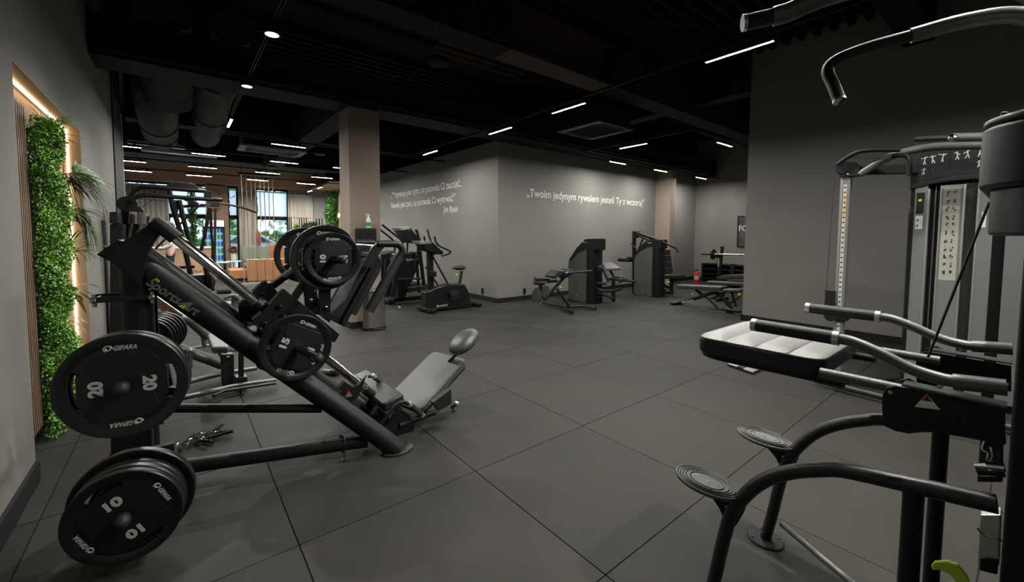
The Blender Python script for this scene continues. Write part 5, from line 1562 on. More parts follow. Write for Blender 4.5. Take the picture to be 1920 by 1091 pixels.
out = [(5.5,4.365,0.006),(5.5,4.379,0.757),(5.5,4.35,0.928),(5.5,4.132,1.198),(5.5,3.891,1.389),(5.5,3.572,1.404),(5.5,3.566,1.169),(5.5,3.651,1.132),(5.5,3.626,0.008),(5.5,3.832,-0.009)]
pan = [(5.5,4.349,0.02),(5.5,3.832,0.003),(5.5,3.827,1.172),(5.5,4.067,1.071),(5.5,4.316,0.87),(5.5,4.363,0.758)]
tower(t, 5.5, out, pan, 0.3, (5.49,3.941,1.308))
obj('cam', G().lathe((5.6,3.605,1.143), -X, [(0.05, -.02), (0.05, 0.02), (0.02, 0.025)], 20), BLACK, t)
obj('cam', G().lathe((5.6,3.596,0.746), -X, [(0.085, -.03), (0.085, 0.02), (0.03, 0.03)], 24), BLACK2, t)
obj('cam', G().lathe((5.7,3.739,0.928), -X, [(0.05, -.03), (0.05, 0.02), (0.02, 0.025)], 20), DGREY, t)
obj('lever', G().bar((5.75,3.738,1.043), (5.75,3.646,0.793), 0.05, 0.04), BLACK, t, bev=0.006)
obj('lever', G().tube([(5.7,3.607,0.855),(5.7,3.402,0.483)], 0.028, 12), BLACK, t)
pd = [V3(p) for p in [(5.967,3.747,0.86),(6.424,3.88,0.86),(5.244,2.77,0.86),(4.693,2.692,0.86)]]
pp = [V3((6.25,3.986,0.848)), V3((6.25,3.748,0.873)), V3((5.75,3.137,0.803)), V3((5.75,3.517,0.755))]
obj('arm_pad', G().prism(pp, (0.02, 0, -0.05)), VINYL, t, bev=0.012)
obj('pad_post', G().tube([(5.9,3.534,0.736),(5.9,3.39,0.54)], 0.028, 12), BLACK, t)
obj('seat_beam', G().tube(rnd([(5.8,3.48,0.527),(5.8,3.356,0.56),(5.8,3.167,0.543),(5.8,2.821,0.541)], 0.05), 0.022, 12), BLACK, t)
obj('seat', G().prism(rounded((5.9,3.295,0.571), X, Y, 0.3, 0.3, 0.06), (0, 0, -0.05)), VINYLB, t, bev=0.012)
obj('base_frame', G().tube(rnd([(5.6,3.717,0.356),(5.6,3.458,0.292),(5.6,3.173,0.335),(5.6,2.992,0.398)], 0.08), 0.03, 12), DGREY, t)
obj('base_frame', G().tube([(5.6,3.715,0.264),(5.6,3.169,0.17)], 0.028, 12), BLACK, t)
obj('upright', G().bar((5.62,3.221,0.583), (5.62,3.209,0.096), 0.06, 0.06, up=X), BLACK, t, bev=0.006)
obj('upright', G().bar((5.9,3.846,0.417), (5.9,3.838,0.059), 0.06, 0.06, up=X), BLACK, t, bev=0.006)
obj('weight_pad', G().tube([(5.6,3.719,0.437),(5.6,3.392,0.457)], 0.03, 12), RUBBER, t)
obj('cable', G().cyl((5.6,3.534,1.134), (5.6,3.518,0.468), 0.006, n=6), RUBBER, t)
obj('handle', G().tube(rnd([(5.6,3.059,0.511),(5.6,2.97,0.551),(5.6,2.946,0.618),(5.6,3.206,0.618)], 0.02), 0.014, 10), BLACK, t)
t = thing('shoulder_press_machine', 'black press machine with overhead arms and grey shield, right of the curl machine', 'gym machine', (7.6, 3.6, 0))
out = [(7.5,4.027,-0.003),(7.5,4.051,0.892),(7.5,3.949,1.122),(7.5,3.745,1.31),(7.5,3.601,1.377),(7.5,3.306,1.38),(7.5,3.301,1.18),(7.5,3.369,1.14),(7.5,3.336,0),(7.5,3.505,-0.007)]
pan = [(7.5,3.996,0.013),(7.5,3.505,0.005),(7.5,3.511,1.199),(7.5,3.654,1.183),(7.5,3.887,1.045),(7.5,4.005,0.908)]
tower(t, 7.5, out, pan, 0.3, (7.49,3.65,1.286))
obj('rear_mast', G().bar((7.7,4.175,1.573), (7.7,4.132,-0.033), 0.08, 0.06, up=X), BLACK, t, bev=0.008)
obj('mast_head', G().prism([(7.6,4.167,1.491),(7.6,4.154,1.585),(7.6,4.03,1.585),(7.6,3.996,1.492),(7.6,4.056,1.411),(7.6,4.149,1.424)], (0.14, 0, 0)), BLACK2, t, bev=0.008)
obj('overhead_arm', G().tube(rnd([(7.55,4.056,1.558),(7.55,3.434,1.379),(7.55,2.943,1.189),(7.55,2.876,1.094)], 0.1), 0.026, 12), BLACK, t)
obj('overhead_arm', G().tube(rnd([(7.95,4.329,1.548),(7.95,3.738,1.361),(7.95,3.559,1.205),(7.95,3.454,1.051)], 0.1), 0.026, 12), BLACK, t)
obj('arm_brace', G().tube([(7.6,4.027,1.491),(7.6,3.694,1.35)], 0.022, 10), DGREY, t)
obj('arm_brace', G().tube([(7.6,3.843,1.413),(7.6,3.971,1.12)], 0.018, 10), BLACK, t)
obj('arm_brace', G().tube([(7.6,4.177,1.275),(7.6,4.033,1.131)], 0.016, 10), BLACK, t)
obj('counterweight', G().tube([(7.6,4.554,0.837),(7.6,4.165,0.843)], 0.045, 14), BLACK2, t)
obj('counterweight_arm', G().bar((7.6,4.294,0.905), (7.6,4.073,0.902), 0.04, 0.04), BLACK, t)
for k in range(4):
    a = 466.5 + k * 12
    z = [V3(p) for p in ((8.1,3.72,1.132), (8.1,3.589,1.136), (8.1,3.484,0.503), (8.1,3.657,0.489))]
    f0, f1 = k / 4 + 0.008, (k + 1) / 4 - 0.008
    q = [z[0].lerp(z[3], f0), z[1].lerp(z[2], f0), z[1].lerp(z[2], f1), z[0].lerp(z[3], f1)]
    obj('back_cushion', G().prism(q, (0.32, 0, 0)), VINYLD, t, bev=0.015)
obj('back_frame', G().tube(spl([(8.15,3.765,1.089),(8.15,3.717,0.481),(8.15,3.593,0.262),(8.15,3.446,0.169)], 4), 0.03, 12), BLACK, t)
obj('seat', G().prism([V3(p) for p in [(8,3.51,0.479),(8,3.134,0.523),(8,3.118,0.447),(8,3.479,0.403)]], (0.36, 0, 0)), VINYLB, t, bev=0.015)
obj('seat_post', G().bar((8.1,3.353,0.42), (8.1,3.342,0.052), 0.07, 0.07, up=X), BLACK, t, bev=0.008)
obj('lime_knob', G().ell((7.95,3.348,0.338), (0.03, 0.035, 0.03), 12, 8), LIME, t)
obj('base_frame', G().tube([(8,3.672,0.049),(8,3.244,0.084)], 0.03, 12), BLACK, t)
obj('base_frame', G().tube([(8.2,3.771,0.242),(8.2,3.529,0.049)], 0.03, 12), BLACK, t)
# back extension bench
t = thing('back_extension_bench', 'black back extension bench with two round grey footplates near the wall corner', 'gym machine', (4.9, 3.5, 0))
P_ = lambda s: s
obj('diagonal_beam', G().tube([(3.922,3.5,0.262),(4.472,3.5,0.67)], 0.032, 14), BLACK, t)
obj('support_leg', G().tube([(4.14,3.4,0.476),(4.497,3.4,0.096)], 0.026, 12), DGREY, t)
obj('base_rail', G().tube(rnd([(4.551,4.189,0.06),(4.563,3.461,0.06),(4.899,3.442,0.06),(4.891,3.07,0.06)], 0.15), 0.028, 12), DGREY, t)
obj('cross_foot', G().tube([(4.452,3.54,0.05),(4.274,3.112,0.05)], 0.028, 12), BLACK, t)
for p in [(4.393,3.221,0),(5.01,3.179,0)]:
    obj('foot_pad', G().lathe(p, Z, [(0.03, 0), (0.03, 0.02), (0.012, 0.03), (0.012, 0.06)], 12), RUBBER, t)
for p in [(3.699,3.45,0.368)]:
    obj('footplate', G().lathe(p, Vector((-0.96, 0.1, 0.18)), [(0.14, 0), (0.145, 0.008), (0.14, 0.016)], 28), DGREY, t)
for p in [(4.361,3.9,0.332)]:
    obj('footplate', G().lathe(p, Vector((-0.96, 0.1, 0.18)), [(0.12, 0), (0.125, 0.008), (0.12, 0.016)], 28), DGREY, t)
obj('ankle_post', G().bar((3.836,3.5,0.568), (3.812,3.5,0.332), 0.05, 0.07, up=X), BLACK, t, bev=0.01)
obj('ankle_roller', G().tube([(3.505,3.3,0.695),(3.845,3.3,0.674)], 0.035, 14), RUBBER, t)
obj('ankle_roller', G().tube([(3.493,3.3,0.63),(3.726,3.3,0.605)], 0.035, 14), RUBBER, t)
obj('ankle_roller', G().tube([(4.082,3.6,0.593),(4.34,3.6,0.586)], 0.035, 14), RUBBER, t)
obj('hip_pad', G().prism([(3.902,3.25,0.723),(4.037,3.25,0.823),(4.192,3.25,0.816),(4.221,3.25,0.765),(4.081,3.25,0.713),(3.971,3.25,0.671)], (0, 0.24, 0)), VINYLD, t, bev=0.02, seg=3)
obj('hip_pad', G().prism([(4.736,3.65,0.75),(4.798,3.65,0.791),(4.925,3.65,0.763),(4.91,3.65,0.709),(4.769,3.65,0.684)], (0, 0.24, 0)), VINYLD, t, bev=0.02, seg=3)
obj('pad_carrier', G().prism([(4.257,3.45,0.748),(4.704,3.45,0.766),(4.524,3.45,0.651),(4.346,3.45,0.64)], (0, 0.06, 0)), BLACK, t)
obj('handle_bar', G().tube([(4.118,3.3,0.757),(5.021,3.3,0.761)], 0.02, 12), RUBBER, t)
obj('grip_ring', G().tube([(4.288,3.3,0.755),(4.317,3.3,0.756)], 0.023, 12), ALU, t)
obj('lime_knob', G().ell((4.254,3.4,0.478), (0.03, 0.03, 0.025), 12, 8), LIME, t)

# ================================================================ ALCOVE BEHIND THE RIGHT WALL EDGE
def bench(name, label, x, pts_pad, pts_seat, th=0.07, w=0.3):
    t = thing('weight_bench', label, 'bench', (x + w / 2, pts_pad[0][1] - 0.5, 0), group='adjustable benches in the alcove')
    obj('back_pad', G().prism([(x, p[1], p[2]) for p in pts_pad], (w, 0, 0)), VINYLD, t, bev=0.018, seg=3)
    if pts_seat:
        obj('seat_pad', G().prism([(x, p[1], p[2]) for p in pts_seat], (w, 0, 0)), VINYLD, t, bev=0.018, seg=3)
    return t
t = bench('a', 'black adjustable bench nearest the tall wall edge, arched main tube', 6.8, [(6.8,2.524,0.435),(6.8,1.573,0.487),(6.8,1.6,0.401),(6.8,2.45,0.363)], [(6.8,1.572,0.445),(6.8,1.233,0.471),(6.8,1.25,0.419),(6.8,1.559,0.385)])
obj('main_tube', G().tube(spl([(6.95,2.717,-0.038),(6.95,2.2,0.156),(6.95,1.874,0.305),(6.95,1.717,0.333),(6.95,1.602,0.262),(6.95,1.415,0.047)], 4), 0.034, 14), BLACK, t)
obj('front_foot', G().bb((6.75, 2.5, 0.01), (7.15, 2.6, 0.06)), BLACK, t, bev=0.015)
obj('rear_foot', G().tube([(6.75,1.546,0.07),(6.75,1.19,0.071)], 0.03, 12), BLACK, t)
obj('incline_ladder', G().tube([(6.85,1.845,0.22),(6.85,1.631,0.037)], 0.016, 10), BLACK, t)
obj('incline_ladder', G().tube([(7.05,2.143,0.332),(7.05,2.006,0.226),(7.05,1.753,0.041)], 0.016, 10), DGREY, t)
obj('pad_support', G().tube([(6.95,2.161,0.36),(6.95,2.002,0.246)], 0.02, 10), BLACK, t)
obj('seat_support', G().tube([(6.95,1.446,0.385),(6.95,1.359,0.117)], 0.024, 10), BLACK, t)
obj('seat_support', G().tube([(6.95,1.289,0.321),(6.95,1.537,0.123)], 0.018, 10), BLACK, t)
obj('wheel', G().lathe((6.8,1.419,0.032), -X, [(0.05, -.02), (0.05, 0.02), (0.02, 0.025)], 18), RUBBER, t)
obj('lime_knob', G().ell((6.85,1.269,0.373), (0.025, 0.035, 0.03), 12, 8), LIME, t)
obj('lime_knob', G().ell((6.9,2.2,0.271), (0.02, 0.025, 0.02), 12, 8), LIME, t)
txt('maker_mark', 'SportsArt', (6.91,2.43,0.051), Vector((0, -0.96, 0.26)), Z, 0.05, MARKM, t, width=0.27, bold=0.02)
t = bench('b', 'second black bench behind the nearest one, flat pad', 8.2, [(8.2,2.547,0.421),(8.2,1.715,0.45),(8.2,1.712,0.381),(8.2,2.471,0.354)], None)
obj('main_tube', G().tube(spl([(8.35,2.53,-0.028),(8.35,2.29,0.126),(8.35,2.038,0.301),(8.35,1.839,0.393)], 4), 0.034, 14), BLACK, t)
obj('rear_foot', G().bb((8.1, 1.3, 0.01), (8.6, 1.42, 0.06)), BLACK, t, bev=0.015)
obj('front_foot', G().bb((8.1, 2.2, 0.01), (8.6, 2.3, 0.06)), BLACK, t, bev=0.015)
obj('pad_support', G().tube([(8.35, 1.36, 0.04), (8.35, 1.5, 0.42)], 0.03, 10), BLACK, t)
obj('pad_support', G().tube([(8.35, 2.25, 0.04), (8.35, 2.1, 0.42)], 0.03, 10), BLACK, t)
t = bench('c', 'third bench with a raised end pad under the barbell', 9.8, [(9.8,3.078,0.383),(9.8,2.846,0.445),(9.8,2.353,0.511),(9.8,2.349,0.403),(9.8,3.007,0.318)], [(9.8,2.789,0.351),(9.8,2.348,0.376),(9.8,2.346,0.322),(9.8,2.76,0.284)])
obj('main_tube', G().tube([(9.95, 2.6, 0.05), (9.95, 1.4, 0.3)], 0.034, 14), BLACK, t)
obj('pad_support', G().tube([(9.95, 1.9, 0.0), (9.95, 1.9, 0.45)], 0.03, 10), BLACK, t)
obj('pad_support', G().tube([(9.95, 2.6, 0.0), (9.95, 2.6, 0.42)], 0.03, 10), BLACK, t)
t = thing('barbell_rack', 'black slotted rack upright holding the long barbell', 'rack', (10.6, 3.0, 0))
ru = [(10.6,3.356,1.177),(10.6,3.254,1.18),(10.6,3.283,0.758),(10.6,3.314,0.363),(10.6,3.388,0.357),(10.6,3.416,0.751)]
obj('upright', G().prism(ru, (0.06, 0, 0)), BLACK, t, bev=0.008)
obj('slotted_face', G().prism([V3(p) - X * 0.005 for p in [(10.6,3.369,1.131),(10.6,3.325,1.133),(10.6,3.351,0.603),(10.6,3.396,0.6)]], (0.006, 0, 0)), ALU, t)
obj('foot', G().bb((10.3, 2.95, 0.0), (11.0, 3.05, 0.06)), BLACK, t, bev=0.01)
obj('lower_post', G().bb((10.6, 2.95, 0.0), (10.66, 3.05, 0.7)), BLACK, t)
obj('j_hook', G().prism([(10.56,3.448,0.933),(10.56,3.316,0.953),(10.56,3.312,0.848),(10.56,3.431,0.858)], (0.03, 0, 0)), BLACK2, t)
t = thing('barbell', 'long steel barbell with a small black disc, resting on the rack upright', 'barbell', (10.5,3.202,0.959))
obj('bar', G().cyl((10.5,3.496,0.953), (10.5,2.463,0.975), 0.02, n=12), STEEL, t)
obj('sleeve', G().cyl((10.5,3.817,0.95), (10.5,3.496,0.953), 0.026, n=12), DGREY, t)
obj('disc', G().lathe((10.5,3.48,0.948), Y, [(0.15, -.02), (0.15, 0.02)], 24), PLATE, t, bev=0.006)
obj('collar', G().cyl((10.5,3.473,0.948), (10.5,3.436,0.95), 0.045, n=14), RED, t)
t = thing('mat_rack', 'low black shelf unit against the alcove wall under the barbell', 'shelf', (12.1, 3.0, 0))
mr = [(12.05,4.52,0.571),(12.05,3.19,0.599),(12.05,3.175,0.163),(12.05,4.505,0.099)]
y0, y1 = mr[0][1], mr[1][1]
z0, z1 = mr[3][2], mr[0][2]
obj('back', G().bb((12.25, y0, 0.0), (12.28, y1, z1)), MATTE, t)
obj('end_post', G().bb((11.95, y0 - 0.06, 0.0), (12.28, y0, z1 + 0.02)), BLACK, t, bev=0.006)
obj('end_post', G().bb((11.95, y1, 0.0), (12.28, y1 + 0.06, z1 + 0.02)), BLACK, t, bev=0.006)
for k in range(4):
    z = z0 + (z1 - z0) * k / 3
    obj('shelf_board', G().bb((11.97, y0, z - 0.02), (12.26, y1, z + 0.02)), BLACK2, t, bev=0.004)
e = Vector((11.6, 4.42, 0))
e = Vector((11.219,4.294,0))
t = thing('fire_extinguisher', 'red fire extinguisher on the floor in the alcove corner', 'extinguisher', e)
obj('cylinder', G().lathe(e, Z, [(0.07, 0), (0.078, 0.02), (0.078, 0.3), (0.06, 0.35), (0.025, 0.37), (0.025, 0.4)], 20), RED, t)
obj('label', G().lathe(e + Z * 0.12, Z, [(0.079, 0), (0.079, 0.12)], 20), mat('pale_label', (0.5, 0.4, 0.35), 0.5), t)
obj('valve', G().box(e + Z * 0.42, (0.03, 0.1, 0.03)), BLACK2, t, bev=0.004)
obj('hose', G().tube(spl([e + Vector((0, 0.03, 0.4)), e + Vector((-0.06, 0.1, 0.35)), e + Vector((-0.07, 0.09, 0.15))], 5), 0.01, 8), BLACK2, t)
t = thing('wall_poster', 'framed dark poster with pale letters on the alcove wall, cut by the wall edge', 'poster', (12.34, 3.0, 1.2))
pz = [(12.34,3.605,2.098),(12.34,3.572,1.133)]
z1, z0, yL = pz[0][2], pz[1][2], pz[0][1]
W = 0.75
obj('frame', G().bb((12.31, yL, z0), (12.348, yL - 0.025, z1)).bb((12.31, yL - W + 0.025, z0), (12.348, yL - W, z1)).bb((12.31, yL, z1 - 0.025), (12.348, yL - W, z1)).bb((12.31, yL, z0), (12.348, yL - W, z0 + 0.025)), MATTE, t)
pm = mat('poster_print', (0.07, 0.06, 0.055), 0.4, noise=0.6, nscale=5)
obj('print', G().bb((12.33, yL - 0.02, z0 + 0.02), (12.34, yL - W + 0.02, z1 - 0.02)), pm, t)
txt('poster_text', 'FOCUS', (12.325, yL - 0.03, z0 + (z1 - z0) * 0.52), -Y, Z, 0.17, TEXTM, t, width=0.66, bold=0.02)
txt('poster_text', 'ON', (12.325, yL - 0.28, z0 + (z1 - z0) * 0.28), -Y, Z, 0.12, MARKD, t, width=0.2, bold=0.02)

# ================================================================ PLANTED NICHE
def leafquad(g, p, d, w, n):
    """pointed leaf: a flat diamond with a folded midrib"""
    e = d.cross(n)
    if e.length < 1e-6:
        return
    e = e.normalized() * w
    g.add([p, p + d * 0.45 + e, p + d, p + d * 0.45 - e], [(0, 1, 2), (0, 2, 3)])
rg = random.Random(11)
t = thing('green_column', 'tall dense column of bright green plants in the lit recess', 'plant', (-2.2, 2.6, 0))
obj('backing_board', G().bb((-2.23, 2.14, 0.05), (-2.2, 2.8, 2.2)), MATTE, t)
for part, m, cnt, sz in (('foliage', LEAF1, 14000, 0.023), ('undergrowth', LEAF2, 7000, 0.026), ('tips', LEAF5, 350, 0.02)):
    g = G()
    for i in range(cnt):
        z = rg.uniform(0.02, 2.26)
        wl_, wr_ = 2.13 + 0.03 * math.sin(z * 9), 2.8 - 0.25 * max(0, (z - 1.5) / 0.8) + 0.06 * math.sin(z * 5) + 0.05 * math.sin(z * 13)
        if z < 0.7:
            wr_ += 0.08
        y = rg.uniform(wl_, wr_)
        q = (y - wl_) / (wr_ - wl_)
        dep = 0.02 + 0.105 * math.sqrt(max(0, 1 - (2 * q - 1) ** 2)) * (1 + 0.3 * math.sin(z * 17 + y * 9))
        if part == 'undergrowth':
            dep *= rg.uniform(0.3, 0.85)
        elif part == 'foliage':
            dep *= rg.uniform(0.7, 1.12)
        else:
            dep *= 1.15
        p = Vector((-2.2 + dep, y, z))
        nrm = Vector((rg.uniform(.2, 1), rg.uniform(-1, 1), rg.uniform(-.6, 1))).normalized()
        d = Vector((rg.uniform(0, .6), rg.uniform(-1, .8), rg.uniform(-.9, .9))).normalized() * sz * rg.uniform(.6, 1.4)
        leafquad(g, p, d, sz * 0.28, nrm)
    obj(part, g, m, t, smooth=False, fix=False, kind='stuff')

def frond_plant(name, label, base, n, L, m, aim, spread, droop, leaflets, lw, seed, kind='fern', group=None):
    t = thing(name, label, 'plant', base, group=group)
    q = random.Random(seed)
    aim = Vector(aim).normalized()
    for i in range(n):
        d = (aim + Vector((q.uniform(-1, 1), q.uniform(-1, 1), q.uniform(-1, 1))) * spread).normalized()
        ln = L * q.uniform(.65, 1.1)
        pts = []
        p = Vector(base) + Vector((q.uniform(-.01, .02), q.uniform(-.04, .04), q.uniform(-.04, .04)))
        v = d.copy()
        K = 12
        for k in range(K + 1):
            pts.append(p.copy())
            p = p + v * (ln / K)
            v = (v + Vector((0, 0, -droop / K))).normalized()
        g = G().tube(pts, [0.0022 * (1 - 0.7 * k / K) for k in range(K + 1)], 4)
        if kind == 'fern':
            for k in range(1, leaflets):
                s = k / leaflets
                f = s * K
                i0 = min(int(f), K - 1)
                c = pts[i0].lerp(pts[i0 + 1], f - i0)
                tg = (pts[i0 + 1] - pts[i0]).normalized()
                side = tg.cross(Vector((1, 0, .3)) if abs(tg.x) < .8 else Vector((0, 0, 1))).normalized()
                w = lw * math.sin(math.pi * min(1, s * .85 + .12)) 
                for sg in (-1, 1):
                    leafquad(g, c, (side * sg + tg * .5).normalized() * w, 0.005, side.cross(tg))
        elif kind == 'blade':
            side = d.cross(Vector((0, 0, 1))).normalized()
            vs = []
            for k in range(K + 1):
                w = lw * math.sin(math.pi * (0.06 + 0.92 * k / K)) 
                vs += [pts[k] - side * w, pts[k] + side * w]
            g.add(vs, [(2 * k, 2 * k + 1, 2 * k + 3, 2 * k + 2) for k in range(K)])
        elif kind == 'leaf':
            side = d.cross(Vector((0, 0, 1))).normalized()
            vs = []
            for k in range(5, K + 1):
                w = lw * math.sin(math.pi * (0.05 + 0.93 * (k - 5) / (K - 5)))
                vs += [pts[k] - side * w, pts[k] + Vector((0, 0, -w * .3)), pts[k] + side * w]
            g.add(vs, [(3 * k + a, 3 * k + a + 1, 3 * k + a + 4, 3 * k + a + 3) for k in range(K - 5) for a in (0, 1)])
        obj('frond', g, m, t, smooth=False, fix=False)
    return t
bx = -2.12
frond_plant('trailing_fern', 'drooping green fern reaching over the right edge of the recess', (bx + .04, 3.0, 1.98), 46, 0.46, LEAF4, (0.4, 0.75, 0.15), 0.5, 2.8, 28, 0.045, 1, group='ferns of the planted recess')
frond_plant('trailing_fern', 'bright green foxtail fern hanging lowest beside the light strip', (bx + .06, 3.05, 1.66), 30, 0.52, LEAF4, (0.15, 0.35, -0.5), 0.26, 2.4, 32, 0.035, 2, group='ferns of the planted recess')
frond_plant('reddish_grass', 'reddish spiky grass bursting out at the upper right of the green column', (bx + .02, 2.75, 1.9), 40, 0.3, LEAF3, (0.5, 0.45, 0.1), 0.75, 1.3, 0, 0.006, 3, 'blade')
frond_plant('reddish_grass', 'brown-green spiky rosette below the fern in the recess', (bx + .02, 2.8, 1.62), 30, 0.26, LEAF3, (0.5, 0.3, 0.0), 0.8, 1.2, 0, 0.006, 4, 'blade')
frond_plant('spider_plant', 'pale green spider plant with arching blades at mid height', (bx + .02, 2.75, 1.32), 18, 0.27, LEAF4, (0.4, 0.2, 0.2), 0.8, 1.6, 0, 0.007, 5, 'blade')
frond_plant('cream_plant', 'cream-leaved plant beside the lower light strip', (bx - .02, 2.85, 0.98), 14, 0.26, LEAF5, (0.3, 0.6, -0.1), 0.7, 1.2, 0, 0.02, 6, 'leaf')
frond_plant('cream_plant', 'withered olive sprigs under the cream leaves', (bx - .02, 2.85, 0.72), 16, 0.24, LEAF5, (0.3, 0.5, -0.3), 0.8, 1.2, 14, 0.02, 7, 'fern')
frond_plant('top_sprig', 'light green feathery sprigs on top of the green column', (bx - .02, 2.4, 2.2), 20, 0.24, LEAF4, (0.4, 0.2, 0.6), 0.9, 1.0, 16, 0.025, 8, 'fern')

# ================================================================ SPRING COLLARS ON THE FLOOR
def clip(x, y, rz, tilt, label):
    t = thing('spring_collar', label, 'barbell collar', (x, y, 0.0), rz, group='spring collars on the floor')
    M = WM[t.name]
    T = Matrix.Translation((0, 0, 0.03)) @ Matrix.Rotation(tilt, 4, 'X')
    def tr(ps):
        return [M @ T @ Vector(p) for p in ps]
    coil = [(0.024 * math.cos(a), -0.012 + 0.0009 * i, 0.024 * math.sin(a)) for i, a in enumerate([k * 0.45 for k in range(36)])]
    obj('coil', G().tube(tr(coil), 0.0035, 6), CHROME, t)
    obj('arm', G().tube(tr([(0.024, -0.012, 0), (0.05, -0.012, 0.012), (0.075, -0.012, 0.016)]), 0.0035, 6), CHROME, t)
    obj('arm', G().tube(tr([(0.02, 0.02, 0.012), (0.045, 0.02, 0.0), (0.07, 0.02, -0.008)]), 0.0035, 6), CHROME, t)
    obj('grip', G().tube(tr([(0.06, -0.012, 0.014), (0.085, -0.012, 0.017), (0.13, -0.012, 0.02)]), [0.009, 0.012, 0.011], 10), MATTE, t)
    obj('grip', G().tube(tr([(0.06, 0.02, -0.006), (0.085, 0.02, -0.012), (0.125, 0.02, -0.016)]), [0.009, 0.012, 0.011], 10), MATTE, t)
CL = [(-1.43, 1.42, 1.1, 0.1, 'leftmost, one grip standing up'), (-1.40, 1.44, 0.3, 1.0, 'second from the left, chrome coil showing'), (-1.33, 1.5, 0.5, 0.4, 'in the middle of the heap, front'), (-1.32, 1.46, 0.1, 0.9, 'in the middle, lying flat'), (-1.29, 1.5, 0.7, -0.2, 'upper right of the heap'), (-1.26, 1.47, -0.1, 0.6, 'rightmost, grips pointing right'), (-1.35, 1.46, -0.9, 0.2, 'front, grip pointing to the camera')]
for x, y, rz, tl, lab in CL:
    clip(x, y, rz, tl, 'black-handled chrome spring collar, ' + lab)

# ================================================================ PLATE-LOADED ROW MACHINE BEHIND THE LEG PRESS
t = thing('row_machine', 'grey plate-loaded row machine with pad and chrome peg, seen under the leg press beam', 'gym machine', (-1.1, 2.6, 0))
obj('upper_arm', G().tube(rnd([(-1.585,3.3,0.538),(-1.35,3.3,0.601),(-1.248,3.3,0.464),(-1.173,3.3,0.362)], 0.12), 0.05, 16), GREYMET, t)
obj('lower_arm', G().tube(rnd([(-1.562,2.9,0.435),(-1.447,2.9,0.381),(-1.23,2.9,0.244),(-1.09,2.9,0.148)], 0.1), 0.05, 16), GREYMET, t)
obj('drop_leg', G().tube([(-1.224,3.5,0.401),(-1.205,3.5,0.221)], 0.022, 12), GREYMET, t)
obj('rear_base', G().tube(rnd([(-1.383,4.285,0.04),(-1.251,4.336,0.04),(-1.113,4.358,0.04)], 0.05), 0.02, 12), GREYMET, t)
pg = [(-1.347,2.7,0.353),(-1.351,2.7,0.229)]
obj('chrome_peg', G().tube(pg, 0.022, 16), CHROME, t)
obj('peg_mount', G().tube([pg[0], V3(pg[0]) + Vector((0, 0.15, 0))], 0.03, 14), GREYMET, t)
obj('peg_tip', G().ell(pg[1], (0.023, 0.023, 0.02), 14, 8), CHROME, t)
pd = [(-1.212,2.663,0.52),(-1.179,2.745,0.52),(-1.08,2.2,0.52),(-1.1,2.043,0.52),(-1.209,2.125,0.52)]
obj('chest_pad', G().prism(pd, (0, 0, -0.06)), VINYL, t, bev=0.018, seg=3)
obj('pad_neck', G().tube([V3((-1.116,2.75,0.369)), V3((-1.085,2.75,0.269))], 0.035, 12), GREYMET, t)
obj('pivot_housing', G().prism([(-1.119,2.6,0.331),(-1.014,2.6,0.318),(-1.018,2.6,-0.004),(-1.115,2.6,0.018)], (0, 0.12, 0)), DGREY, t, bev=0.012)
obj('lime_badge', G().ell((-1.062,2.595,0.296), (0.014, 0.003, 0.007), 12, 6), LIME, t)
obj('slot_post', G().bar((-0.967,2.5,0.363), (-0.977,2.5,-0.035), 0.05, 0.04, up=X), BLACK, t, bev=0.005)
obj('post_clamp', G().prism([(-1.023,2.46,0.125),(-0.926,2.46,0.114),(-0.924,2.46,0.021),(-1.022,2.46,0.028)], (0, 0.1, 0)), BLACK2, t, bev=0.005)
obj('post_bracket', G().bar((-1.071,2.5,0.381), (-0.988,2.5,0.367), 0.03, 0.02), CHROME, t)
obj('foot', G().lathe((-0.996,2.304,0), Z, [(0.022, 0), (0.022, 0.01), (0.01, 0.015), (0.01, 0.06)], 12), BLACK2, t)
obj('base_tube', G().tube(spl([(-1.417,2.361,0.06),(-1.196,2.389,0.06),(-1.033,2.413,0.06),(-0.704,2.354,0.06)], 4), 0.022, 14), GREYMET, t)
obj('base_tube', G().tube(spl([(-1.394,2.794,0.06),(-1.12,2.885,0.06),(-0.793,2.885,0.06)], 4), 0.022, 14), GREYMET, t)
obj('base_tube', G().tube([(-1.203,2.256,0.06),(-1.121,2.332,0.06),(-0.717,2.274,0.06)], 0.014, 12), DGREY, t)
obj('footboard', G().prism([(-1.66,3.1,0.919),(-1.622,3.1,0.916),(-1.385,3.1,0.659),(-1.419,3.1,0.652),(-1.515,3.1,0.674),(-1.647,3.1,0.842)], (0, 0.5, 0)), SLATM, t, bev=0.004)
obj('footboard_edge', G().tube([(-1.636,3.08,0.925),(-1.381,3.08,0.656)], 0.01, 8), ALU, t)
pc = Vector((-1.642,2.592,0.536))
for i in range(6):
    weight_plate(pc + Vector((0.02, 0.052, 0.0)) * i + Z * 0.004 * i, (-0.1, -1, 0), 30 * i, 0.185, 0.04, '10', 'black plate %s in the stack of six behind the leg press post' % ('at the front', 'second', 'third', 'fourth', 'fifth', 'at the back')[i], 'plate stack behind the post', i == 0)
obj('plate_horn', G().tube([pc - Vector((0, .03, 0)), pc + Vector((0.03, 0.42, 0))], 0.022, 12), GREYMET, t)
obj('horn_post', G().bar(pc + Vector((0.03, 0.42, 0.3)), Vector((pc.x + 0.03, pc.y + 0.42, 0)), 0.06, 0.06, up=X), GREYMET, t)

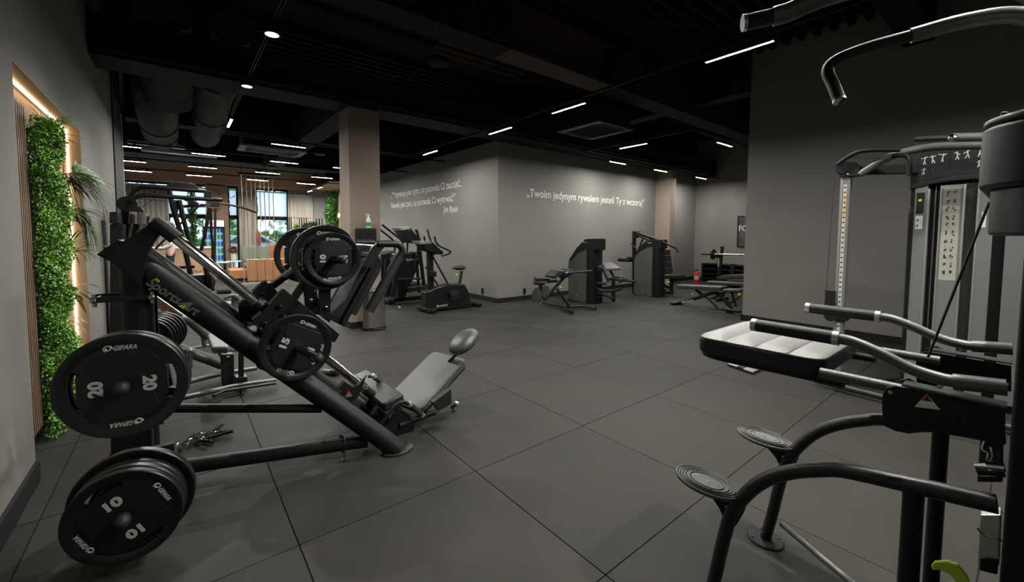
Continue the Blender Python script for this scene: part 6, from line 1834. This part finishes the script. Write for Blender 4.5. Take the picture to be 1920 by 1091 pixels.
# pale leg machine further back
t = thing('leg_curl_machine', 'light grey leg machine with black rollers, behind the beam at mid distance', 'gym machine', (-0.9, 5.0, 0))
obj('roller', G().tube([(-0.978,5.2,0.628),(-0.81,5.2,0.623)], 0.045, 14), RUBBER, t)
obj('roller', G().tube([(-0.952,5,0.451),(-0.831,5,0.454)], 0.05, 14), SILVERP, t)
obj('curved_tube', G().tube(spl([(-1.055,5.1,0.531),(-0.936,5.1,0.528),(-0.801,5.1,0.562),(-0.717,5.1,0.492)], 4), 0.03, 12), GREYMET, t)
obj('column', G().tube([(-0.759,5.2,0.555),(-0.765,5.2,0.34)], 0.05, 14), SILVERP, t)
obj('base', G().prism([(-0.858,5.1,0.365),(-0.701,5.1,0.356),(-0.683,5.1,0.251),(-0.873,5.1,0.273)], (0, 0.3, 0)), GREYMET, t, bev=0.02)
obj('lower_tube', G().tube([V3((-0.766,5.2,0.301)), V3((-0.492,5.892,0.05))], 0.03, 12), GREYMET, t)
obj('seat', G().prism(rounded((-0.95, 5.35, 0.5), X, Y, 0.35, 0.3, 0.08), (0, 0, -0.07)), VINYLD, t, bev=0.02)
obj('seat_post', G().bar((-0.95, 5.35, 0.45), (-0.95, 5.35, 0.0), 0.07, 0.07, up=X), GREYMET, t)
t = thing('floor_pedal', 'small grey foot piece with a lime dot on the floor beyond the carriage', 'gym machine', (-0.195,2.355,0))
fp = Vector((-0.257,2.437,0.03)); fq = Vector((-0.144,2.309,0.03))
obj('tube', G().tube([fp, fp.lerp(fq, .6)], 0.03, 12), GREYMET, t)
obj('end_shoe', G().tube([fp.lerp(fq, .6), fq], [0.045, 0.04], 14), BLACK2, t)
obj('lime_dot', G().ell(fq + Vector((0.0, -0.035, 0.01)), (0.012, 0.008, 0.008), 10, 6), LIME, t)

# ================================================================ CABLE TOWER BY THE LEFT WALL
t = thing('cable_tower', 'black cable tower by the left wall with two curved overhead bars', 'gym machine', (-1.85, 5.3, 0))
obj('mast', G().tube([V3((-1.904,5.2,1.785)), V3((-1.933,5.2,1.234)), Vector((-1.86, 5.2, 0.0))], 0.06, 14), BLACK, t)
obj('pulley_housing', G().lathe((-1.891,5.1,1.829), -Y, [(0.09, -.05), (0.1, -0.04), (0.1, 0.04), (0.09, 0.05)], 28), BLACK, t)
obj('pulley_housing', G().lathe((-1.789,5.15,1.754), -Y, [(0.045, -.04), (0.052, -0.03), (0.052, 0.03), (0.045, 0.04)], 24), BLACK2, t)
b1 = [V3(p) for p in [(-1.887,5.4,1.923),(-1.847,5.4,2.01),(-1.792,5.4,2.064),(-1.71,5.4,2.084),(-1.399,5.4,2.078),(-1.047,5.4,2.073)]]
b2_ = [V3(p) for p in [(-1.848,5,1.859),(-1.816,5,1.908),(-1.749,5,1.939),(-1.619,5,1.947),(-1.29,5,1.939),(-0.893,5,1.933)]]
obj('curved_bar', G().tube(spl(b1, 5), 0.026, 14), BLACK, t)
obj('curved_bar', G().tube(spl(b2_, 5), 0.028, 14), BLACK, t)
obj('bar_clamp', G().prism([(-1.09,5,2.053),(-1.012,5,2.051),(-1.015,5,1.933),(-1.093,5,1.943)], (0, 0.3, 0)), BLACK2, t, bev=0.005)
obj('bar_clamp', G().prism([(-1.036,4.95,1.907),(-0.928,4.95,1.906),(-0.929,4.95,1.839),(-1.038,4.95,1.841)], (0, 0.2, 0)), DGREY, t, bev=0.006)
obj('chain_link', G().tube(spl([(-1.013,4.9,1.985),(-0.964,4.9,2.017),(-0.916,4.9,1.991),(-0.879,4.9,2.03),(-0.855,4.9,1.995),(-0.819,4.9,1.96),(-0.781,4.9,1.97),(-0.755,4.9,2.002)], 3), 0.005, 6), CHROME, t)
obj('snap_hook', G().tube(spl([(-1.077,4.9,1.823),(-1.03,4.9,1.796),(-0.983,4.9,1.769),(-0.933,4.9,1.815)], 3), 0.008, 6), CHROME, t)
obj('thin_bar', G().tube(spl([(-0.926,4.9,1.881),(-0.759,4.9,1.852),(-0.632,4.9,1.82),(-0.495,4.9,1.765)], 4), [0.014] * 12 + [0.01], 10), BLACK, t)
obj('thin_bar', G().tube(spl([(-1.041,4.9,1.846),(-1.111,4.9,1.85),(-1.176,4.9,1.818),(-1.415,4.9,1.528),(-1.67,4.9,1.211)], 4), 0.013, 10), BLACK, t)
obj('strap', G().tube([(-1.048,4.9,1.809),(-1.097,4.9,1.518),(-1.158,4.9,1.229)], 0.022, 10), BLACK, t)
obj('strap', G().tube([(-1.036,4.9,1.81),(-1.038,4.9,1.519),(-1.028,4.9,1.226),(-1.046,4.9,1.006)], 0.016, 10), BLACK, t)
obj('strap', G().tube([(-0.982,4.9,1.812),(-0.998,4.9,1.446),(-1.017,4.9,0.968)], 0.015, 10), DGREY, t)
obj('strap_handle', G().tube([(-1.09,4.9,0.92),(-1.056,4.9,0.86),(-1.038,4.9,0.673)], 0.02, 10), BLACK2, t)
obj('weight_guard', G().prism([(-2.026,4.7,1.568),(-1.91,4.7,1.57),(-1.958,4.7,0.15),(-2.075,4.7,0.168)], (0, 0.35, 0)), BLACK, t, bev=0.01)
obj('guard_cap', G().prism([(-2.021,4.65,1.71),(-1.948,4.65,1.713),(-1.943,4.65,1.575),(-2.026,4.65,1.573)], (0, 0.4, 0)), BLACK2, t, bev=0.01)
obj('chrome_cap', G().tube([(-1.787,5,1.727),(-1.797,5,1.578)], 0.085, 20), CHROME, t)
obj('guide_rod', G().tube([(-1.847,5,1.577),(-1.895,5,1.341)], 0.02, 12), CHROME, t)
obj('guide_rod', G().tube([(-1.761,5,1.578),(-1.781,5,1.442)], 0.03, 12), STEEL, t)
obj('guide_rod', G().tube([(-1.81,5.05,1.578),(-1.837,5.05,1.373)], 0.035, 12), BLACK, t)
obj('guide_rod', G().tube([(-1.708,5.05,1.684),(-1.728,5.05,1.546)], 0.035, 12), BLACK2, t)
obj('cross_cable', G().tube([(-1.78,5.2,1.777),(-1.625,5.2,1.939),(-1.454,5.2,2.129)], 0.004, 6), RUBBER, t)
obj('cross_cable', G().tube([(-1.776,5.2,1.909),(-1.404,5.2,1.887)], 0.004, 6), RUBBER, t)

# multi station with wide dark top plate
t = thing('multi_station', 'tall black multi station with a wide dark top plate and two leaning legs', 'gym machine', (-1.2, 7.4, 0))
obj('top_plate', G().prism([(-1.543,7.4,2.26),(-1.489,7.4,2.348),(-1.423,7.4,2.372),(-1.281,7.4,2.374),(-1.151,7.4,2.366),(-1.083,7.4,2.313),(-1.054,7.4,2.229),(-1.285,7.4,2.222),(-1.486,7.4,2.217)], (0, 0.1, 0)), BLACK2, t, bev=0.01)
for s in (0, 0.35):
    obj('leaning_leg', G().tube([V3(p) + Y * s for p in [(-1.493,7.4,2.226),(-1.445,7.4,1.891),(-1.353,7.4,1.466),(-1.27,7.4,0.955),(-1.205,7.4,0.512)]], 0.04, 12), BLACK, t)
    obj('leaning_leg', G().tube([V3(p) + Y * s for p in [(-1.358,7.35,2.053),(-1.308,7.35,1.724),(-1.242,7.35,1.381),(-1.206,7.35,1.052)]], 0.036, 12), BLACK, t)
obj('top_beam', G().bar((-1.289,7.4,2.089), (-1.084,7.4,1.984), 0.08, 0.06), BLACK, t)
obj('top_beam', G().bar((-1.315,7.5,1.949), (-0.977,7.5,1.975), 0.05, 0.05), DGREY, t)
obj('gusset', G().prism([(-1.476,7.38,2.048),(-1.35,7.38,2.055),(-1.388,7.38,1.798),(-1.44,7.38,1.796)], (0, 0.05, 0)), DGREY, t, bev=0.006)
obj('cross_bar', G().bar((-1.439,7.3,0.852), (-1.174,7.3,0.86), 0.05, 0.05), BLACK, t)
obj('seat', G().prism([(-1.384,7.2,0.715),(-1.026,7.2,0.724),(-1.011,7.2,0.42),(-1.341,7.2,0.418)], (0, 0.3, 0)), BLACK2, t, bev=0.03)
obj('round_weight', G().lathe((-0.963,7.1,0.602), Vector((-1, -.3, 0)), [(0.14, -.03), (0.15, 0), (0.14, 0.03)], 24), BLACK2, t)
obj('arm_lever', G().tube([(-1.026,7.1,0.866),(-0.979,7.1,0.593),(-0.951,7.1,0.475)], 0.04, 12), BLACK, t)
obj('cable_loop', G().tube(spl([(-1.201,7.2,0.81),(-1.126,7.2,0.768),(-1.047,7.2,0.803)], 4), 0.006, 6), RUBBER, t)
obj('base_frame', G().bb((-1.35, 7.1, 0), (-0.6, 7.25, 0.08)).bb((-1.1, 7.2, 0), (-1.0, 8.2, 0.08)), BLACK, t, bev=0.01)

# ================================================================ RECEPTION END
# fridge
fr = thing('drinks_fridge', 'upright glass-door drinks fridge with white lit header before the oak panel', 'fridge', (-0.36, 17.1, 0))
q = [(-0.649,16.9,1.984),(0.02,16.9,2.003)]
fx0, fx1 = q[0][0], q[1][0]
ft_ = q[0][2]
obj('cabinet', G().bb((fx0, 16.95, 0.06), (fx0 + 0.04, 17.45, ft_)).bb((fx1 - 0.04, 16.95, 0.06), (fx1, 17.45, ft_)).bb((fx0, 17.42, 0.06), (fx1, 17.46, ft_)).bb((fx0, 16.95, 0.06), (fx1, 17.45, 0.14)).bb((fx0, 16.95, ft_ - .04), (fx1, 17.45, ft_)), BLACK, fr)
obj('header', G().bb((fx0 + 0.02, 16.9, ft_ - 0.26), (fx1 - 0.02, 16.95, ft_ - 0.02)), mat('lit_header', (0.8, 0.8, 0.78), 0.5, emit=(1, 1, 0.96), power=0.5), fr)
txt('header_text', 'ENERGY', (fx0 + 0.08, 16.898, ft_ - 0.18), X, Z, 0.09, DGREY, fr, width=0.3, bold=0.03)
dr_ = obj('door', G().bb((fx0, 16.9, 0.1), (fx0 + 0.06, 16.95, ft_ - 0.27)).bb((fx1 - 0.06, 16.9, 0.1), (fx1, 16.95, ft_ - 0.27)).bb((fx0, 16.9, 0.1), (fx1, 16.95, 0.16)).bb((fx0, 16.9, ft_ - .33), (fx1, 16.95, ft_ - 0.27)), BLACK2, fr)
obj('pane', G().bb((fx0 + .05, 16.92, 0.15), (fx1 - .05, 16.93, ft_ - .3)), GLASS, dr_)
obj('inner_light', G().bb((fx0 + .05, 17.38, 0.2), (fx1 - .05, 17.4, ft_ - .34)), mat('fridge_light', (0.3, 0.6, 0.9), 0.5, emit=(0.35, 0.7, 1.0), power=0.7), fr)
cols = [mat('blue_can', (0.05, 0.2, 0.6), 0.4), mat('white_can', (0.6, 0.6, 0.6), 0.4), mat('green_can', (0.1, 0.45, 0.1), 0.4), mat('teal_can', (0.05, 0.4, 0.5), 0.4)]
cn = ('blue', 'white', 'green', 'teal')
for k in range(6):
    z = 0.2 + k * 0.26
    obj('shelf', G().bb((fx0 + .04, 16.98, z - 0.015), (fx1 - .04, 17.38, z)), ALU, fr)
    for j in range(6):
        ci = (k * 2 + j // 2) % 4
        xx = fx0 + 0.1 + j * (fx1 - fx0 - 0.2) / 5
        o = G().lathe((xx, 17.08, z + .001), Z, [(0.03, 0), (0.034, 0.01), (0.034, 0.15), (0.015, 0.17), (0.015, 0.19)], 10)
        b = obj('drink_bottle', o, cols[ci])
        tag(b, '%s bottle, %s from the left on the %s fridge shelf' % (cn[ci], ('first', 'second', 'third', 'fourth', 'fifth', 'sixth')[j], ('bottom', 'second', 'third', 'fourth', 'fifth', 'top')[k]), 'bottle', 'bottles in the drinks fridge')
# hanging vine beside the fridge
g = G()
rv = random.Random(21)
for i in range(1400):
    z = rv.uniform(0.3, 3.1)
    p = Vector((-0.95 + rv.uniform(-.1, .1), 17.2 + rv.uniform(-.1, .1), z))
    d = Vector((rv.uniform(-1, 1), rv.uniform(-1, 1), rv.uniform(-1, .3))).normalized() * .08
    leafquad(g, p, d, .03, Vector((rv.uniform(-1, 1), rv.uniform(-1, 1), rv.uniform(-1, 1))).normalized())
t = thing('plant_column', 'narrow green plant column left of the drinks fridge', 'plant', (-0.95, 17.2, 0))
obj('foliage', g, LEAF4, t, smooth=False, fix=False, kind='stuff')
obj('pole', G().cyl((-0.95, 17.2, 0), (-0.95, 17.2, 3.2), 0.04), MATTE, t)
# screen of ropes
t = thing('rope_screen', 'screen of eight vertical ropes stretched from ceiling to floor rail', 'screen', (0.4, 11.5, 0))
for k in range(8):
    x = 0.03 + k * 0.108
    x1 = x + (-0.02, 0.02, 0.0, 0.03, -0.02, 0.02, -0.03, 0.02)[k]
    obj('rope', G().tube(spl([(x, 11.5, 3.12), (x + .01, 11.5, 2.0), (x1, 11.5, 1.0), (x1 + .02, 11.5, 0.08)], 4), 0.012, 8), mat('jute_rope', (0.36, 0.27, 0.18), 0.9) if k == 0 else bpy.data.materials['jute_rope'], t)
obj('top_rail', G().bb((-0.05, 11.46, 3.1), (0.9, 11.54, 3.15)), BLACK2, t)
for xx in (0.02, 0.83):
    obj('rail_hanger', G().cyl((xx, 11.5, 3.15), (xx, 11.5, 4.62), 0.006, n=6), MATTE, t)
obj('floor_rail', G().bb((-0.1, 11.4, 0.0), (1.1, 11.6, 0.07)), ALU, t)
# seating
t = thing('tan_sofa', 'low tan leather bench seat behind the rope screen', 'sofa', (0.1, 13.3, 0))
s0 = Vector((-0.193,13,0.359)); s1 = Vector((0.296,13,-0.032))
obj('seat', G().bb((s0.x, 13.0, 0.06), (s1.x, 13.8, max(s0.z, .35))), TANLEA, t, bev=0.04, seg=3)
obj('plinth', G().bb((s0.x + .03, 13.05, 0), (s1.x, 13.75, 0.06)), MATTE, t)
t = thing('tan_counter', 'tan leather-fronted block behind the rope screen', 'counter', (0.8, 13.0, 0))
c0 = Vector((0.268,12.6,0.673)); c1 = Vector((1.345,12.6,0.637))
n = 5
for k in range(n):
    a = c0.x + (c1.x - c0.x) * k / n
    b = c0.x + (c1.x - c0.x) * (k + 1) / n
    obj('front_panel', G().bb((a + .004, 12.6, 0.02), (b - .004, 12.64, c0.z)), TANLEA, t, bev=0.01)
obj('body', G().bb((c0.x, 12.64, 0), (c1.x, 13.2, c0.z - .01)), WOODM, t)
t = thing('green_chair', 'rounded sage green chair behind the tan counter', 'chair', (0.55, 14.3, 0))
def chair(t, x, y, z, w, m):
    obj('seat', G().prism(rounded((x, y, 0.46), X, Y, w, 0.5, .12), (0, 0, -0.1)), m, t, bev=0.03)
    obj('backrest', G().prism(rounded((x, y + .25, (0.46 + z) / 2 + .05), X, Z, w, z - .42, .14), (0, 0.07, 0)), m, t, bev=0.03)
    for sx in (-1, 1):
        for sy in (-1, 1):
            obj('leg', G().cyl((x + sx * w * .35, y + sy * .18, 0), (x + sx * w * .33, y + sy * .17, .38), 0.015, n=8), BLACK2, t)
SAGE = mat('sage_fabric', (0.16, 0.2, 0.15), 0.8)
chair(t, 0.53, 14.3, 0.98, 0.42, SAGE)
t = thing('green_chair', 'sage green chair partly hidden right of the first one', 'chair', (0.95, 14.6, 0))
chair(t, 0.98, 14.6, 0.95, 0.42, SAGE)
t = thing('orange_chair', 'round orange shell chair near the right shop window', 'chair', (1.35, 14.6, 0))
chair(t, 1.42, 14.8, 1.02, 0.5, mat('orange_shell', (0.36, 0.12, 0.06), 0.5))
# tall extinguisher on the window frame
e = Vector((1.211,17.6,1.028))
t = thing('wall_extinguisher', 'tall red extinguisher beside the right shop window frame', 'extinguisher', (e.x, 17.6, e.z))
obj('cylinder', G().lathe((e.x, 17.62, e.z), Z, [(0.05, 0), (0.06, 0.03), (0.06, 0.48), (0.03, 0.54), (0.015, 0.58)], 16), RED, t)
obj('base_cap', G().lathe((e.x, 17.62, e.z - 0.05), Z, [(0.055, 0), (0.055, 0.05)], 16), MATTE, t)
obj('wall_bracket', G().bb((e.x - .04, 17.67, e.z + .1), (e.x + .04, 18.0, e.z + .3)), MATTE, t)
# dried flowers
t = thing('dried_flowers', 'brown dried flower ball at the edge of the oak panel', 'flowers', (0.38, 16.8, 0.9))
g = G()
c = Vector((0.225,16.5,0.84))
for i in range(260):
    d = Vector((rv.uniform(-1, 1), rv.uniform(-1, 1), rv.uniform(-1, 1))).normalized()
    leafquad(g, c + d * .06, d * .12, .025, Vector((rv.uniform(-1, 1), rv.uniform(-1, 1), .1)).normalized())
obj('petals', g, mat('dried_petals', (0.22, 0.09, 0.05), 0.9), t, smooth=False, fix=False, kind='stuff')
obj('stem', G().cyl(c - Z * .05, c - Z * .35, 0.01, n=8), WOODM, t)
obj('vase', G().lathe((c.x, c.y, 0.72), Z, [(0.05, 0), (0.08, 0.06), (0.05, 0.16), (0.03, 0.2)], 16), WHITEP, t)
obj('pedestal', G().cyl((c.x, c.y, 0), (c.x, c.y, 0.72), 0.09), WHITEP, t)
# black shelf
sq = [(2.21,16.4,2.116),(3.384,16.4,2.107)]
t = thing('black_shelf', 'black metal shelf with oak top before the right curtain', 'shelf', (2.8, 16.6, 0))
a, b = sq[0][0], sq[1][0]
zt = sq[0][2]
for xx in (a, a + (b - a) * .33, a + (b - a) * .48, b - .12, b):
    obj('upright', G().bb((xx - .015, 16.4, 0), (xx + .015, 16.43, zt)), MATTE, t)
    obj('upright', G().bb((xx - .015, 16.8, 0), (xx + .015, 16.83, zt)), MATTE, t)
obj('top_board', G().bb((a - .02, 16.38, zt), (b + .02, 16.85, zt + .03)), WOODX, t)
for z in (0.5, 1.05, 1.55):
    obj('shelf_board', G().bb((a, 16.4, z), (b, 16.83, z + .03)), MATTE, t)
def pot_plant(x, y, z, r, label, m, seed):
    t = thing('potted_plant', label, 'plant', (x, y, z), group='potted plants on the black shelf')
    obj('pot', G().lathe((x, y, z), Z, [(0.05, 0), (0.07, 0.1), (0.07, 0.12)], 14), WHITEP, t)
    g = G()
    q = random.Random(seed)
    for i in range(60):
        d = Vector((q.uniform(-1, 1), q.uniform(-1, 1), q.uniform(-.2, 1.3))).normalized()
        leafquad(g, Vector((x, y, z + .12)), d * r * q.uniform(.5, 1), .03, Vector((q.uniform(-1, 1), q.uniform(-1, 1), .3)).normalized())
    obj('foliage', g, m, t, smooth=False, fix=False, kind='stuff')
pot_plant(a + .25, 16.6, 1.58, .22, 'light green potted plant on the left of the black shelf', LEAF1, 4)
pot_plant(b - .3, 16.6, 1.68, .3, 'dark glossy potted plant on the right of the black shelf', LEAF2, 5)
t = thing('woven_ball', 'dark round woven ball on the black shelf between the plants', 'ornament', (b - .55, 16.6, 1.58))
obj('ball', G().ell((b - .55, 16.6, 1.76), (.18, .18, .17), 20, 12), mat('dark_wicker', (0.05, 0.03, 0.025), 0.9, bump=0.8, bscale=40), t)
# hanging greenery on the white side wall
t = thing('hanging_greenery', 'trailing dark greenery on the white wall left of the beige column', 'plant', (3.85, 16.6, 1.9))
g = G()
for i in range(3200):
    z = rv.uniform(1.55, 3.2)
    y = rv.uniform(15.9, 16.9)
    p = Vector((3.9 - rv.uniform(0, .25) * (1.2 - abs(z - 2.4)), y, z))
    d = Vector((rv.uniform(-1, .3), rv.uniform(-1, 1), rv.uniform(-1, .4))).normalized() * .12
    leafquad(g, p, d, .03, Vector((rv.uniform(-1, 1), rv.uniform(-1, 1), rv.uniform(-1, 1))).normalized())
obj('foliage', g, LEAF2, t, smooth=False, fix=False, kind='stuff')
obj('backing_panel', G().bb((3.91, 15.9, 1.5), (3.945, 16.9, 3.2)), WOODM, t)
struct('wall_white_panel', G().bb((3.935, 13.0, 0), (3.958, 17.98, 3.3)), WHITEW)
struct('trim_7', G().bb((3.9, 15.0, 0), (3.934, 15.85, 3.2)), WOODM)
t = thing('pendant_disc', 'small white round wall lamp at the left edge of the beige column', 'lamp', (3.7, 14.2, 2.0))
pc_ = Vector((3.8,15.461,2.201))
obj('disc', G().ell(pc_, (.05, .14, .12), 16, 10), WHITEP, t)
obj('arm', G().cyl(pc_, (3.935, pc_.y, pc_.z), 0.015, n=8), MATTE, t)

# ================================================================ PERSON AT THE RECEPTION
def skin(name, verts, edges, radii, m, parent, sub=2):
    me = bpy.data.meshes.new(name)
    inv = WM[parent.name].inverted()
    me.from_pydata([tuple(inv @ Vector(v)) for v in verts], edges, [])
    me.materials.append(m)
    o = bpy.data.objects.new(name, me)
    o.parent = parent
    link(o, WM[parent.name])
    s = o.modifiers.new('skin', 'SKIN')
    for i, r in enumerate(radii):
        me.skin_vertices[0].data[i].radius = (r if isinstance(r, tuple) else (r, r))
    me.skin_vertices[0].data[0].use_root = True
    s.use_smooth_shade = True
    ss = o.modifiers.new('subdivision', 'SUBSURF')
    ss.levels = sub
    ss.render_levels = sub
    return o
SKIN = mat('skin', (0.5, 0.3, 0.22), 0.5)
px_, py_ = -1.56, 12.3
pr = thing('person', 'person in a pale shirt and black trousers standing at the reception end, one arm forward', 'person', (px_, py_, 0))
def pv(a, b, c):      # the person faces -x; b is sideways
    return (px_ - a, py_ + b, c)
V = [pv(0, 0, .95), pv(0, 0, 1.1), pv(0.01, 0, 1.28), pv(0.0, 0, 1.42), pv(0.02, 0, 1.5), pv(0.04, 0, 1.6), pv(0.04, 0, 1.7),
     pv(0, .09, .9), pv(0.01, .1, .5), pv(-0.02, .1, .1), pv(0.08, .1, .04), pv(0.16, .1, .03),
     pv(0, -.09, .9), pv(0.03, -.1, .5), pv(0.02, -.1, .1), pv(0.12, -.1, .04), pv(0.2, -.1, .03),
     pv(0, .19, 1.4), pv(-0.02, .24, 1.14), pv(0.16, .2, 1.03), pv(0.24, .18, 1.04),
     pv(0, -.19, 1.4), pv(-0.02, -.24, 1.14), pv(0.18, -.2, 1.05), pv(0.26, -.17, 1.06)]
E_ = [(0, 1), (1, 2), (2, 3), (3, 4), (4, 5), (5, 6), (0, 7), (7, 8), (8, 9), (9, 10), (10, 11), (0, 12), (12, 13), (13, 14), (14, 15), (15, 16), (3, 17), (17, 18), (18, 19), (19, 20), (3, 21), (21, 22), (22, 23), (23, 24)]
Rd = [.1, .1, .115, .09, .045, .085, .08, .08, .055, .038, .038, .03, .08, .055, .038, .038, .03, .05, .04, .03, .025, .05, .04, .03, .025]
skin('body', V, E_, Rd, SKIN, pr)
SHIRT = mat('pale_shirt', (0.55, 0.5, 0.44), 0.85)
skin('shirt', V[0:4] + [V[17], V[18], V[21], V[22], pv(0, 0, 1.47), V[19], V[23]], [(0, 1), (1, 2), (2, 3), (3, 4), (4, 5), (3, 6), (6, 7), (3, 8), (5, 9), (7, 10)], [.125, .12, .135, .115, .066, .056, .066, .056, .06, .042, .042], SHIRT, pr)
skin('trousers', [pv(0, 0, 1.02), pv(0, 0, .93), V[7], V[8], V[9], V[12], V[13], V[14]], [(0, 1), (1, 2), (2, 3), (3, 4), (1, 5), (5, 6), (6, 7)], [.125, .125, .1, .075, .062, .1, .075, .062], mat('black_trousers', (0.01, 0.01, 0.012), 0.9), pr)
obj('hair', G().ell(pv(-0.0, 0, 1.68), (.105, .095, .1), 18, 12).ell(pv(-0.07, 0, 1.6), (.06, .07, .1), 14, 10), mat('dark_hair', (0.03, 0.018, 0.01), 0.6), pr)
obj('nose', G().ell(pv(0.135, 0, 1.62), (.02, .014, .022), 10, 8), SKIN, pr)
for s in (-1, 1):
    obj('eye', G().ell(pv(0.118, s * .035, 1.645), (.008, .012, .008), 10, 8), MATTE, pr)
    obj('ear', G().ell(pv(0.03, s * .088, 1.63), (.02, .01, .03), 10, 8), SKIN, pr)
    hb = Vector(pv(0.26, s * .175, 1.05))
    for f in range(4):
        obj('finger', G().tube([hb + Vector((0, (f - 1.5) * .018, 0)), hb + Vector((-.045, (f - 1.5) * .02, -.004)), hb + Vector((-.075 - .006 * (f in (1, 2)), (f - 1.5) * .02, -.022))], [.009, .008, .006], 8), SKIN, pr)
    obj('thumb', G().tube([hb + Vector((.02, -s * .025, .0)), hb + Vector((-.01, -s * .048, .004)), hb + Vector((-.035, -s * .05, -.006))], [.011, .009, .007], 8), SKIN, pr)
obj('mouth', G().ell(pv(0.12, 0, 1.585), (.008, .022, .005), 10, 6), mat('lips', (0.4, 0.12, 0.1), 0.5), pr)
t = thing('reception_stand', 'black stand with a white-blue box before the person', 'stand', (-2.15, 12.1, 0))
obj('post', G().bb((-2.13, 12.05, 0), (-2.07, 12.1, 0.95)), MATTE, t)
obj('box', G().bb((-2.1, 12.0, 0.72), (-1.98, 12.15, 0.9)), mat('pale_blue_box', (0.5, 0.65, 0.68), 0.5), t, bev=0.02)
obj('base', G().bb((-2.2, 12.0, 0), (-1.95, 12.2, 0.03)), MATTE, t)
t = thing('oak_counter', 'oak reception counter behind the person', 'counter', (-1.3, 14.0, 0))
for k in range(7):
    obj('front_board', G().bb((-2.2 + k * .25, 14.0, 0.05), (-1.955 + k * .25, 14.03, 1.0)), WOODM, t)
obj('body', G().bb((-2.2, 14.03, 0), (-0.45, 14.6, 1.0)), WOODM, t)
obj('worktop', G().bb((-2.25, 13.95, 1.0), (-0.42, 14.65, 1.04)), WHITEP, t)
# low white stools by the rope screen
for i, (x, y) in enumerate(((-0.25, 15.2), (0.15, 15.6))):
    t = thing('white_table', 'low round white table ' + ('left of the tan sofa', 'behind the tan sofa')[i], 'table', (x, y, 0), group='low white tables')
    obj('table_top', G().lathe((x, y, 0.45), Z, [(0.24, 0), (0.25, 0.01), (0.25, 0.03), (0.24, 0.035)], 28), WHITEP, t)
    obj('stem', G().cyl((x, y, 0.0), (x, y, 0.45), 0.03), WHITEP, t)
    obj('foot', G().lathe((x, y, 0), Z, [(0.16, 0), (0.15, 0.015), (0.03, 0.02)], 24), WHITEP, t)
